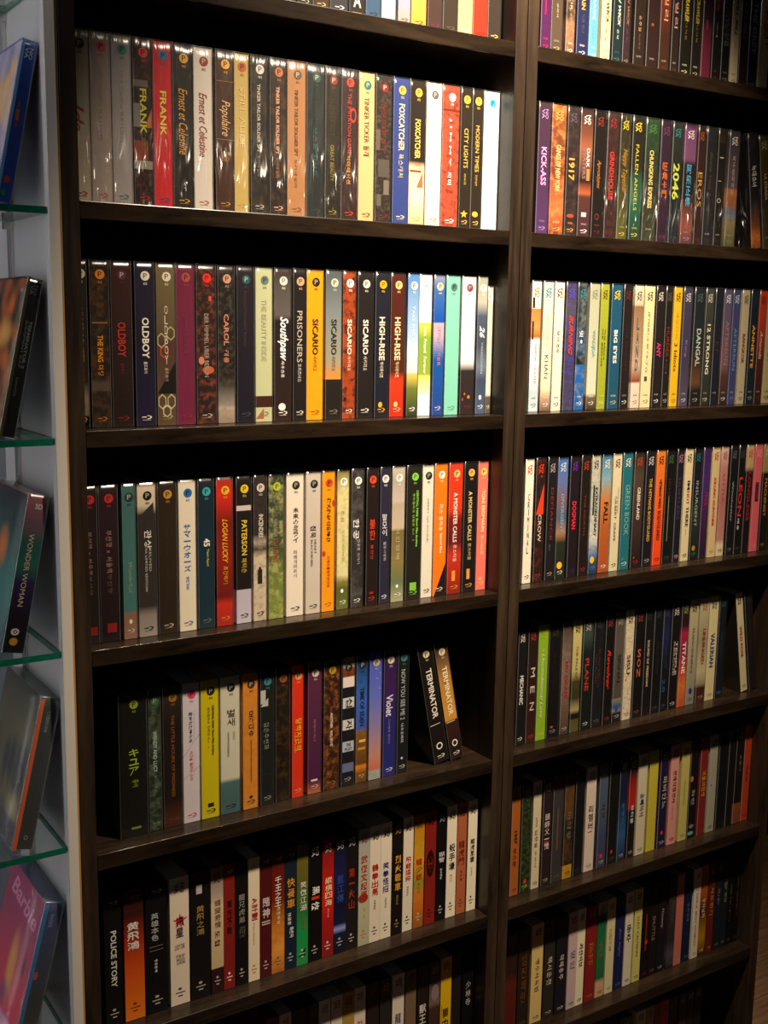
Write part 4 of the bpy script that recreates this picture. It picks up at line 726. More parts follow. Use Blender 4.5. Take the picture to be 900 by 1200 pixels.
51208:((7490,6790,6773,5173,5167,6767,6749,7449),(5486,1186,1180,2980,2978,954,1348,3367,5250,5556,3678,3680,5480),(7445,2345,2339,6739,6732,2332,2312,7712,7717,3017,3026,7426),),
51228:((7690,6990,6911,7611),(6089,5389,5362,4062,4056,5356,5315,6015),(4681,1081,1075,2575,2568,832,1227,2952,4529,4934,3268,3275,4675),),
51316:((7487,1587,1581,4081,1361,1655,4573,7455,7661,4981,7481),(4861,4161,4147,947,941,8141,8147,4847),(2535,1835,1812,7312,7318,2518),),
51333:((4538,1725,4511,7225),(2525,4533,6525,4517),(7487,1587,1581,4081,1364,1558,4574,7458,7764,4981,7481),(4862,4162,4151,951,945,8145,8151,4851),),
51452:((7485,1685,1680,4180,1358,1652,4570,7452,7658,4980,7480),(8145,945,939,4139,4111,4811,4839,8139),),
51592:((8127,927,921,8121),(7582,1582,1576,4176,4173,1247,1541,4562,7541,7847,4973,4976,7576),),
51648:((7490,6790,6711,7411),(5682,1182,1176,3076,3066,932,1326,3452,5428,5834,3766,3776,5676),),
51652:((7490,6790,6732,7432),(3037,2337,2312,7612,7618,3018),(5584,1284,1278,3078,3073,1048,1442,3461,5443,5749,3773,3778,5578),),
51677:((7239,1939,1933,6533,6511,7211),(3384,1184,1178,2178,2174,851,1246,2462,3545,4662,5846,6251,4974,4978,5978,5984,3784,3778,4278,4274,3554,2874,2878,3378),(7290,6590,6543,7243,7263,8263,8270,7270),),
52264:((3589,2889,2877,1077,1071,2871,2865,832,1226,3251,5128,5533,3565,3571,5371,5377,3577),(7090,6390,6311,7011,7052,8352,8358,7058),),
52268:((3690,2990,2980,1180,1174,2974,2972,947,1341,3260,5243,5548,3672,3674,5474,5480,3680),(7190,6390,6331,7131,7160,8260,8266,7166),(2837,2137,2112,7412,7418,2818),),
52280:((2140,2112,7112,7140),(2834,6334,6318,2818),(3691,2991,2981,1181,1175,2975,951,1245,3263,5246,5552,3675,5475,5481,3681),(7190,6390,6343,7143,7164,8264,8270,7170),),
52285:((4540,1925,4511,7125),(2625,4534,6425,4517),(3691,2991,2981,1181,1175,2975,2973,949,1244,3262,5246,5551,3673,3675,5475,5481,3681),(7190,6390,6342,7142,7164,8264,8270,7170),),
52376:((7490,6790,6758,5058,5052,6752,6711,7411),(3689,2989,2977,1177,1171,2971,2965,932,1326,3351,5328,5733,3665,3671,5471,5477,3677),),
52380:((7490,6790,6766,5166,5160,6760,6731,7431),(3690,2990,2980,1180,1174,2974,2971,946,1341,3259,5242,5648,3671,3674,5474,5480,3680),(3136,2336,2312,7612,7618,3118),),
52488:((4889,4189,4178,1578,1572,4172,1348,1642,4561,7442,7748,4872,7472,7478,4878),(4845,4145,4127,927,921,8121,8127,4827),),
52628:((8142,942,936,4136,4111,4811,4836,8136),(4890,4190,4181,1681,1675,4175,1354,1648,4565,7348,7654,4875,7475,7481,4881),),
52636:((8155,955,949,4149,4142,1842,1837,6437,6430,1830,1812,7412,7417,2517,2525,7125,7142,4842,4849,8149),(4891,4191,4183,1683,1678,4178,1364,1559,4571,7559,7764,4978,7378,7383,4883),),
52840:((7490,6790,6743,7443),(2339,2312,7412,7439),(3033,6733,6718,3018),(3891,3091,3081,1281,1275,3075,1050,1444,3463,5446,5852,3875,5675,5681,3881),),
52852:((5082,1482,1476,4276,1424,4062,1060,1154,1029),(7090,6390,6311,7011,7052,8352,8358,7058),),
52880:((7690,6990,6958,5958,5988,5288,5215,5915,5952,6952,6911,7611),(4481,1381,1375,3775,1427,3563,961,1055,932),),
52897:((3143,2443,2412,7612,7643,6943,6934,3134),(3128,6928,6918,3118),(4485,1385,1379,3779,1344,3571,970,1163,1049),(7690,6990,6971,5871,5889,5189,5147,5847,5865,6965,6946,7646),),
52964:((7490,6790,6758,4958,4952,6752,6711,7411),(4982,1382,1376,4276,1324,3962,960,1054,929),),
53020:((7490,6790,6768,4868,4982,1382,1376,4276,3962,960,1054,3756,929,1324,4662,6762,6747,4547,4541,6741,6711,7411),),
53084:((7288,1788,1782,6582,6576,1574,1668,6471,6361,7060),(4565,3865,3856,956,950,8150,8156,4556),(7143,1843,1838,6438,6430,1830,1812,7412,7418,2518,2525,7125),),
53132:((4582,1282,1276,3976,3866,1065,1159,3861,3646,4345),(2853,2253,2236,835,929,4932,4937,2836),(7690,6990,6957,6057,6089,5389,5315,6015,6051,6951,6911,7611),),
53328:((7286,1886,1880,6580,6468,1667,1760,6463,6248,948,942,2742,2711,3511,3542,5542,5511,6211,6242,8142,8148,6948),),
53356:((8128,928,922,8122),(7282,1782,1776,6576,6560,1558,1652,6455,6134,6934),),
53412:((7490,6790,6711,7411),(5182,1582,1576,4476,1424,4162,1160,1254,1029),),
53420:((7490,6790,6749,7449),(7445,2345,2339,6739,6731,2331,2312,7712,7717,3017,3026,7426),(5187,1587,1581,4381,1447,4173,1172,1266,1153),),
53433:((7490,6790,6743,7443),(4841,2126,4811,7426),(2826,4836,6726,4817),(5185,1485,1479,4379,1442,4170,1069,1263,1148),),
53440:((1283,1230,5632,5538,2036,2055,4855,4861,2061,2077,4977,4983),(7090,6390,6311,7011,7052,8352,8358,7058),),
53444:((1284,1243,5546,5452,2049,2061,4761,4767,2067,2078,4978,4984),(7190,6390,6331,7131,7160,8260,8266,7166),(2837,2137,2112,7412,7418,2818),),
53469:((7638,2338,2332,6932,6911,7611),(1285,1246,4748,4654,1952,1963,4263,4269,1969,1979,4379,4385),(7690,6990,6970,5870,5889,5189,5143,5843,5864,6964,6942,7642),),
53552:((7490,6790,6760,5160,5154,6754,6711,7411),(1283,1230,5532,5438,2036,2055,4655,4661,2061,2077,4977,4983),),
53580:((7690,6990,6911,7611),(6089,5389,5360,4260,4254,5354,5315,6015),(1281,1230,4632,4538,1936,1954,3854,3859,1959,1975,4175,4181),),
53664:((1884,1843,4143,4127,927,921,8121,8127,4827,4843,7343,7349,2549,2561,7061,7067,2567,2578,7278,7284),),
53668:((1887,1854,4154,4145,945,939,8139,8145,4845,4854,7254,7259,2659,2668,7068,7073,2673,2682,7282,7287),(2534,1834,1812,7312,7318,2518),),
53944:((8127,927,921,8121),(1884,1842,7342,7347,2547,2560,7060,7066,2566,2578,7278,7284),),
54000:((7490,6790,6711,7411),(1483,1430,5832,5838,2136,2155,4955,4961,2161,2177,5277,5283),),
54004:((7490,6790,6731,7431),(3036,2336,2312,7612,7618,3018),(1384,1344,5847,5852,2150,2162,4962,4967,2167,2178,5178,5184),),
54021:((7490,6790,6741,7441),(4840,2125,4811,7425),(2825,4834,6725,4817),(1384,1347,5849,5855,2153,2163,4963,4969,2169,2179,5179,5184),),
54028:((5482,1082,1076,1876,1837,837,930,5833,5839,4538,4576,5476),(2537,2576,3876,3837),(7090,6390,6311,7011,7052,8352,8359,7059),),
54056:((7690,6990,6958,5958,5989,5289,5215,5915,5952,6952,6911,7611),(4680,1080,1074,1674,1637,837,930,4833,4838,4038,4074,4674),(2337,2374,3374,3337),),
54169:((7690,6990,6942,7642),(7638,2238,2232,6932,6911,7611),(6189,5489,5469,4469,4463,5463,5442,6142),(4784,1084,1078,1778,1752,852,946,4948,4954,4053,4078,4778),(2352,2378,3378,3353),),
54200:((7490,6790,6775,5475,5469,6769,6760,5460,5454,6754,6731,7431),(5384,1184,1178,1978,1949,949,1043,5646,5651,4550,4578,5378),(2649,2678,3878,3850),(3136,2336,2312,7612,7618,3118),),
54252:((7483,1583,1577,2777,2751,1551,1545,4145,4127,927,921,8121,8127,4827,4845,7445,7451,6251,6277,7477),(3551,3577,5577,5551),),
54253:((7235,1735,1729,6529,6511,7211),(7487,1587,1581,2781,2764,1664,1658,4158,4149,949,943,8143,8149,4849,4858,7458,7464,6264,6281,7481),(3564,3581,5581,5564),),
54400:((7488,1588,1583,2783,2768,1668,1662,7462,7468,6268,6283,7483),(3568,3583,5583,5568),(8156,956,950,4150,4142,1842,1837,6437,6430,1830,1812,7412,7417,2517,2525,7125,7142,4842,4850,8150),),
54413:((8152,952,946,4146,4138,1824,4511,7224,4838,4846,8146),(2524,4532,6524,4516),(7487,1587,1581,2781,2765,1665,1659,7459,7465,6265,6281,7481),(3565,3581,5581,5565),),
54532:((8127,927,921,8121),(7482,1582,1576,2776,2749,1549,1543,7443,7449,6249,6276,7476),(3549,3576,5576,5549),),
54616:((3265,1347,3229,5247),(2047,3259,4547,3235),(7090,6390,6311,7011,7052,8352,8358,7058),(3689,2889,2878,878,872,5572,5578,3678),),
54620:((3270,1356,3241,5156),(2056,3265,4556,3246),(7190,6390,6331,7131,7158,8258,8264,7164),(2835,2135,2112,7412,7418,2818),(3690,2990,2981,981,975,5675,5681,3681),),
54624:((3274,1361,3248,5161),(2061,3269,4561,3253),(7191,6391,6347,7147,7165,8265,8271,7171),(7143,2043,2037,6337,6330,2030,2012,7312,7317,2717,2725,7125),(3691,2991,2983,983,977,5677,5683,3683),),
54644:((2865,1147,2829,4547),(1847,2859,3947,2835),(3288,2588,2577,977,971,4871,4877,3277),(7690,6990,6957,5957,5989,5289,5215,5915,5951,6951,6911,7611),),
54665:((2971,1257,2944,4657),(1857,2965,3957,2949),(5039,2325,5011,7625),(3025,5033,6925,5017),(7690,6990,6969,5969,5989,5289,5243,5943,5963,6963,6940,7640),(3290,2590,2581,881,875,4975,4981,3281),),
54728:((3265,1447,3229,5147),(2047,3259,4447,3235),(7490,6790,6757,5457,5451,6751,6711,7411),(3689,2989,2978,978,972,5672,5678,3678),),
54801:((3173,1358,3144,4958),(2058,3167,4358,3149),(3040,2340,2312,7412,7440,6740,6732,3032),(3026,6726,6718,3018),(3591,2891,2882,982,976,5476,5482,3582),(7490,6790,6772,5472,5466,6766,6756,5356,5350,6750,6743,7443),),
54805:((3172,1357,3142,4957),(2057,3166,4357,3148),(4838,2224,4811,7524),(2924,4832,6724,4817),(3591,2891,2882,982,976,5476,5482,3582),(7490,6790,6771,5471,5465,6765,6756,5356,5350,6750,6739,7439),),
54812:((7690,6990,6911,7611),(6289,5589,5563,4463,4457,5557,5545,4545,4547,2865,1147,2829,4339,5539,5515,6215),(3288,2588,2577,977,971,4871,4877,3277),(1847,2859,3847,2835),),
54840:((4567,1952,4137,4126,926,920,8120,8126,4826,4837,7152),(2652,4562,6352,4543),(4889,4189,4179,1279,1273,7773,7779,4879),),
54856:((1834,1812,7212,7234),(2529,6529,6517,2517),(4575,1964,4152,4146,946,941,8141,8146,4846,4852,7064),(2764,4570,6364,4557),(4892,4192,4184,1384,1378,7778,7784,4884),),
54868:((3370,1455,2941,2932,832,926,5929,5834,3733,3741,5255),(2155,3365,4555,3346),(7090,6390,6311,7011,7050,8350,8357,7057),(3790,2990,2981,981,975,5775,5781,3781),),
54945:((7490,6790,6737,7437),(3575,1664,3152,3146,946,1040,6143,6048,3947,3952,5464),(2364,3570,4764,3557),(4835,2223,4811,7423),(2923,4830,6723,4816),(3991,3191,3184,1284,1278,5878,5884,3984),),
55148:((7490,6690,6611,7411),(6229,6135,933,1026),(3569,1654,3539,5454),(2354,3564,4754,3545),(3989,3189,3180,1180,1174,5974,5980,3980),)}
BM = '@ell|MC|.865|.885|.38|.58|;@rect|MC|.9|.908|.25|.75|;@rect|MC|.925|.935|.38|.62|'
NM = 'NOVA MEDIA|MC|.885|.9|.3|.75|h'
# rows: key, unit, row, shelf z, case height, spine y, emblem, mark, cases (x0, x1 in 0.1 mm, print, emblem, marks, look, lettering, options)
ROWS = []
ROWS.append(('A0', 'A', 0, 0.37439, 0.1750, 0.0280, 'P', 0, [
(2656, 2836, '2a2622', 'ccc', '', 'charcoal', 'none', 'L=dde0c0'),
(2852, 3051, '1a1714', 'bbb', '', 'black', 'none', 'L=a8a890'),
(3055, 3277, '3a2410', 'c90', '', 'brown', 'gold', 'L=d8b070'),
(3281, 3524, '2c2a30', 'bbb', '', 'slate', 'white', 'L=e8e8f0'),
(3541, 3764, '14110e', 'bbb', 'A|e8dcc8|.83|.93|.25|.75|bv;@rect|c8a868|.955|.975|.2|.8|', 'black', 'white capital', 'nl'),
(3768, 3978, '2c4c6c', 'abc', '', 'denim blue', 'none', 'L=1a2c40'),
(3982, 4190, '90acbc', 'abc', '', 'pale blue', 'white', 'L=f0f4f4'),
(4221, 4406, '0:8890a8,.85:8890a8,.93:b09088,1:a08078', 'abc', '', 'lilac', 'none', 'L=4a4870'),
(4410, 4632, '0:e8b050,.8:f0b048,1:e89828', 'abc', '', 'amber', 'brown', 'L=7a3a18'),
(4651, 4872, '38221e', 'a5a', '', 'maroon brown', 'purple', 'L=6a2048'),
(4876, 5102, '2c2014', 'bbb', '', 'dark brown', 'none', 'L=5a5030'),
(5106, 5334, 'd8c078', 'fff', '', 'pale yellow', 'white', 'L=fff8e0'),
(5338, 5572, 'e02810', 'a20', '', 'scarlet', 'none', 'L=a01c10'),
(5576, 5791, '2c221c', 'ca5', '', 'umber', 'gold', 'L=e8b860')]))
ROWS.append(('A1', 'A', 1, 0.14366, 0.1740, 0.0280, 'P', 0, [
(196, 410, 'b5aa96', '333', 'Ida|a03038|.42|.58|.05|.7|i', 'pale grey', 'red script', ''),
(414, 644, 'a89890', 'e05068', 'LIKE SOMEONE IN LOVE|b8a898|.2|.62|.42|.6|', 'mauve grey, pink emblem', 'grey', 'L=d06070'),
(648, 868, 'a09898', '3a8f80', 'LIKE SOMEONE IN LOVE|b0a8a0|.2|.62|.42|.6|', 'pale grey, teal emblem', 'grey', 'L=50806c'),
(880, 1102, '1a1210', 'd83028', '@rect|6b6058|.24|.28|0|.8|;@rect|777570|.38|.52|0|.4|;@tri|b06030|.4|.52|.6|1|;@rect|83301c|.6|.72|0|.75|;@rect|8c8474|.72|.77|0|1|;FRANK|c8c040|.29|.56|.35|.7|b;프랭크|8a7a30|.58|.66|.4|.62|', 'black', 'yellow', 'L=b02018;a=6a3018,.6,40'),
(1106, 1324, 'c02028', '2a6f9f', 'FRANK|e0cc48|.29|.56|.35|.7|b;프랭크|e05848|.58|.66|.4|.62|', 'red', 'yellow', 'L=304878'),
(1328, 1570, '1d1712', 'd8a038', 'Ernest et Celestine|d89838|.26|.66|.28|.72|i', 'black', 'gold script', 'L=c89048'),
(1574, 1802, 'c9c0b8', '8a3020', 'Ernest et Celestine|8a2a20|.27|.66|.28|.72|i', 'off-white', 'maroon script', 'L=b06050'),
(1826, 2056, '3c2010', 'e0a848', '@rect|8a6038|.18|.184|.05|1|;@rect|8a6038|.54|.544|.05|1|;Populaire|d8b080|.3|.52|.2|.8|i;POPULAIRE BLU|b08850|.62|.68|.3|.75|', 'chocolate', 'cream script', 'L=b08048'),
(2060, 2244, 'b09858', 'b0502a', 'STILL ALICE|c8b078|.2|.58|.35|.75|', 'khaki gold', 'pale', 'L=c89858'),
(2257, 2479, '1c1815', 'c8c4c0', 'TINKER TAILOR SOLDIER SPY|b0a8a0|.17|.6|.38|.58|b;팅커테일러|8a8480|.62|.75|.38|.58|', 'black, silver emblem', 'grey', 'a=4a3a28,.5,25'),
(2493, 2722, '1c1412', 'b06a40', 'TINKER TAILOR SOLDIER SPY|d8a080|.17|.6|.38|.58|b;팅커테일러|a87858|.62|.75|.38|.58|', 'black, bronze emblem', 'peach', 'a=5a4020,.5,25'),
(2726, 2972, 'a07048', '5a4a40', 'TINKER TAILOR SOLDIER SPY|6a4028|.17|.6|.38|.58|b;팅커테일러|7a5030|.62|.8|.38|.55|', 'tan', 'brown', 'L=805030'),
(2976, 3225, '1c2020', '2a5248', 'A MOST WANTED MAN|2c3c3c|.12|.4|.4|.6|;모스트 원티드|2a5a58|.4|.72|.35|.6|b', 'dark teal', 'teal', ''),
(3229, 3438, '1a140a', '7a2a18', 'KING OF|3a3014|.2|.45|.35|.6|;GREAT BEAUTY|7a6a30|.5|.74|.35|.6|b', 'dark olive', 'olive gold', 'L=908020'),
(3442, 3671, '2a1614', 'c8402a', 'THE IMITATION GAME|c03828|.15|.55|.4|.62|;이미테이션|d89030|.56|.75|.35|.6|b;@ring|b03028|.24|.34|.55|.95|', 'dark brown', 'red and orange', 'L=c83020'),
(3689, 3914, 'd8a878', '2a6a64', 'TINKER TICKER|3a2a20|.16|.46|.35|.65|;들개|3a2a20|.48|.55|.3|.7|b', 'peach', 'dark brown', 'L=5a4030'),
(3926, 4161, '241c18', '7a2020', 'TINKER TICKER|7a2a22|.17|.4|.35|.65|;들개|7a2a22|.42|.5|.35|.65|b;@rect|5a5048|.36|.5|.05|.3|;@rect|4c4640|.56|.68|.2|.9|;@rect|6a6058|.7|.8|.55|.9|;@rect|5a5248|.8|.88|.1|.4|', 'charcoal', 'dull red', 'L=7a2020;a=5a5048,.5,60'),
(4176, 4414, '2c3c7c', 'e8b838', 'FOXCATCHER|d8c8a0|.17|.49|.35|.72|b;폭스캐처|c8b890|.51|.67|.35|.68|', 'royal blue', 'cream', 'L=e0d0a8'),
(4418, 4658, '0:201812,.55:201812,.6:f0cca0,.8:f0d8b8,1:d8a878', 'e8b040', 'FOXCATCHER|f0c860|.26|.53|.35|.7|b;폭스캐처|a07850|.56|.58|.3|.8|;@rect|7a4028|.61|.625|.05|.8|;@tri|a06040|.62|.73|.5|.9|', 'black and flesh', 'gold', 'L=f0b878'),
(4662, 4900, 'f4e0c4', '555560', '', 'cream', 'none', 'L=90808a'),
(4904, 5174, 'b04830', 'f0f0e8', '@rect|6a2014|.16|.175|0|1|;J I M M Y|f0f0f0|.22|.56|.4|.55|b;지미|f0f0f0|.6|.69|.35|.6|b', 'rust red', 'white', 'a=3a1410,.8,30;L=f4f4f4'),
(5187, 5369, '241a10', 'e8b840', 'CITY LIGHTS|e0b858|.28|.56|.35|.72|;시티라이트|e0b858|.6|.68|.4|.6|;@star|f0b838|.86|.92|.15|.85|', 'dark brown', 'gold, star mark', ''),
(5373, 5552, '241a10', 'e8b840', 'MODERN TIMES|e0b858|.25|.58|.35|.7|;모던타임즈|e0b858|.6|.68|.4|.6|;@ell|f0b838|.865|.905|.2|.75|', 'dark brown', 'gold, round mark', ''),
(5556, 5808, 'f4f8fc', '3aa0c8', 'THE KID|c0dcf0|.3|.52|.3|.6|', 'bright white', 'pale blue', 'nl')]))
ROWS.append(('A2', 'A', 2, -0.09340, 0.1795, 0.0280, 'P', 0, [
(196, 325, '0:1c1814,.72:1c1814,.82:7a6a58,.92:6a5a48,.93:1c1814', 'c8c0a8', 'UN PROPHETE|b08850|.28|.6|.3|.65|;예언자|b08850|.63|.71|.35|.65|b', 'black', 'bronze', ''),
(351, 570, '0:1c1410,.7:1c1410,.73:4a4038,.77:4a4038,.78:241a16,1:1c1410', 'd88020', 'THE KING|e09020|.44|.6|.35|.65|b;더킹|e09020|.62|.68|.35|.65|b;@rect|8a5a28|.36|.37|.1|.9|', 'black', 'orange', 'a=6a4420,.5,30;L=a86820'),
(583, 822, '0:3a1a14,.4:2a1210,1:1c0e0c', '5a2448', 'OLDBOY|b03028|.36|.57|.3|.7|b;올드보이|8a2020|.61|.67|.4|.6|', 'dark red', 'red', 'L=802020'),
(851, 1082, '0:1e1630,.5:120e24,1:1a1234', 'e0d8c8', 'OLDBOY|e8e0d0|.33|.58|.35|.72|b;올드보이|e8e0d0|.6|.67|.42|.62|b', 'indigo', 'white', ''),
(1101, 1331, '0:6a5c3c,.35:5a4c34,.5:4a3028,1:5a4430', 'd8d0b8', '@hex|a8a070|.38|.47|.5|1|;@hex|a8a070|.42|.52|0|.5|;@hex|b84828|.5|.58|.15|.65|;@tri|100c0a|.6|.8|0|1|;@hex|b0a888|.8|.9|0|.5|;@hex|b0a888|.8|.9|.5|1|;@hex|c8c0a0|.87|.95|.25|.75|;OLDBOY|d0c8b0|.25|.62|.42|.6|v;올드보이|c8b8a0|.64|.72|.42|.6|', 'olive honeycomb', 'pale', ''),
(1335, 1558, '6a1c3c', 'a04838', 'SYMPATHY FOR|7a3848|.31|.55|.35|.6|i;@rect|7a3848|.6|.7|.45|.47|', 'magenta', 'faint', 'L=8a3038'),
(1572, 1819, '1e1414', 'e02818', 'DER HIMMEL UBER BERLIN|a89888|.3|.7|.4|.62|;@ell|c87858|.57|.62|.1|.4|;@ell|b85838|.63|.68|.3|.9|;@rect|c85030|.19|.22|.65|.78|', 'dark brown, fiery', 'grey', 'a=8a4028,.6,35;L=b0a090'),
(1837, 2056, '0:16100e,.68:16100e,.76:3a342e,.88:8a8078,.9:a89888,1:8a7868', 'c09078', 'CAROL|c08068|.3|.5|.35|.65|b;캐롤|c08068|.53|.61|.35|.65|b', 'black, grey foot', 'copper', 'a=605850,.4,40;nl'),
(2076, 2301, '0:1e1620,.5:16101e,1:141020', '1c5058', 'REVOLUTIONARY ROAD|4a3a30|.15|.5|.4|.55|', 'blackish purple', 'faint', 'L=404850'),
(2316, 2541, '0:b8bc94,.83:b8bc94,.831:3a1c14,.905:3a1c14,.906:b8b890,1:b8b890', '607870', 'THE BEAUTY INSIDE|a0a488|.2|.6|.35|.65|;@tri|a06040|.91|.98|.0|.5|', 'pale green', 'faint grey', 'L=808870'),
(2560, 2787, '0:2a201e,.1:4a4440,.3:5a5450,.34:1c1210,1:2a1612', 'f0e8d8', 'Southpaw|fff|.31|.6|.2|.85|bi;사우스포|f0f0f0|.6|.71|.4|.62|b;@ell|e8e8e8|.88|.93|.25|.7|', 'brown and grey', 'white script', 'L=e8e0d8'),
(2806, 2992, '181210', 'd0a080', 'PRISONERS|c8b8a8|.27|.61|.3|.7|;프리즈너스|c8c0b8|.62|.74|.35|.65|b', 'black', 'silver', 'L=e0d8d0'),
(2996, 3228, 'e89c08', '2a1a08', 'SICARIO|2a1a10|.32|.56|.35|.7|b;시카리오|5a3a08|.57|.67|.38|.65|', 'bright yellow', 'black', 'L=8a5808'),
(3250, 3478, '0:4a5458,.3:788084,.6:98907c,.7:c88838,.725:d89040,.73:1c1814,1:1c1814', 'c8c8b8', 'SICARIO|24262a|.32|.56|.35|.7|b;시카리오|585850|.57|.67|.38|.65|', 'grey, black foot', 'dark', 'L=807870'),
(3494, 3680, 'a04018', 'fff8f0', 'SICARIO|f8e8d8|.32|.56|.35|.7|b;시카리오|f8e0d0|.57|.67|.38|.65|', 'fiery orange', 'white', 'a=1c0806,1,35;L=f8e0c8'),
(3705, 3935, '1c1614', 'e8d8d0', 'SICARIO|f0e8e0|.32|.56|.35|.7|b;시카리오|e8e0d8|.57|.67|.38|.65|', 'black', 'white blocky', 'L=e8e0d8'),
(3955, 4164, '161828', 'f8b010', 'HIGH-RISE|f8e8c8|.3|.6|.3|.72|b;하이라이즈|f0e0c0|.61|.72|.35|.65|b;@ell|f0b010|.89|.93|.3|.6|', 'navy', 'cream', 'L=f0a820'),
(4185, 4402, '0:4a1c10,.68:4a1c10,.75:d83818,1:c02810', 'f8c888', 'HIGH-RISE|f8e0b0|.3|.6|.3|.72|b;하이라이즈|f0d8a0|.61|.72|.35|.65|b;@ell|f8c080|.89|.93|.3|.6|', 'brown and red', 'cream', 'L=f8b890'),
(4436, 4613, '0:4a80c8,.45:a8c8e8,.55:e8e8e8,.68:e8e8e0,.7:d8c060,.8:6a7830,1:2a3018', 'f0f0f0', 'TAKE SHELTER|e0ecf8|.22|.52|.4|.65|', 'sky blue meadow', 'white', 'L=fff'),
(4617, 4816, '0:f8f8f8,.33:f8f8f8,.34:d8d048,.45:80a838,.7:90a838,.72:e8e070,.84:f0f0c8,.85:f8f8f8,1:f8f8f8', 'fff', 'Best  Friend  Forever|f8f8e0|.36|.7|.4|.65|b', 'white, green and yellow', 'white', 'nl'),
(4843, 5020, '0:8890b0,.1:3868b0,.3:1050b0,.33:1050b0,.34:c8a8b8,.42:c0a8c0,.55:4870b8,.6:1050a8,1:1c4490', 'f8c8a8', 'STRONG|c8a0b0|.36|.5|.4|.7|;아이원트|e87848|.51|.64|.4|.7|b', 'royal blue', 'orange', 'L=e0c8f0'),
(5033, 5260, '80ccb8', '4a7870', '', 'mint green', 'none', 'L=6aa898'),
(5287, 5518, '0:f8f4f8,.6:f8f4f8,.68:2c2426,1:2a2020', '803848', '@ell|e86030|.84|.86|.3|.4|;@ell|f07838|.86|.885|.55|.75|;@ell|c84028|.88|.9|.15|.25|', 'white, dark foot', 'none', 'L=702028'),
(5540, 5706, '0:98a090,.18:b0b0a8,.28:48546a,.5:3c485c,.65:687890,.75:3c4860,1:485878', 'f8f8f0', '26|e8f0f4|.35|.44|.25|.8|bi;YANGCHON|c8d0d8|.47|.7|.45|.65|;@ell|f0f0f0|.86|.895|.35|.65|', 'cloudy steel blue', 'white', 'L=f0f0f0'),
(5710, 5804, '0:c8c4b8,.85:d8d4c8,.87:585040,1:585040', 'fff', '', 'slim silver', 'none', 'h=.93;L=f0f0f0')]))
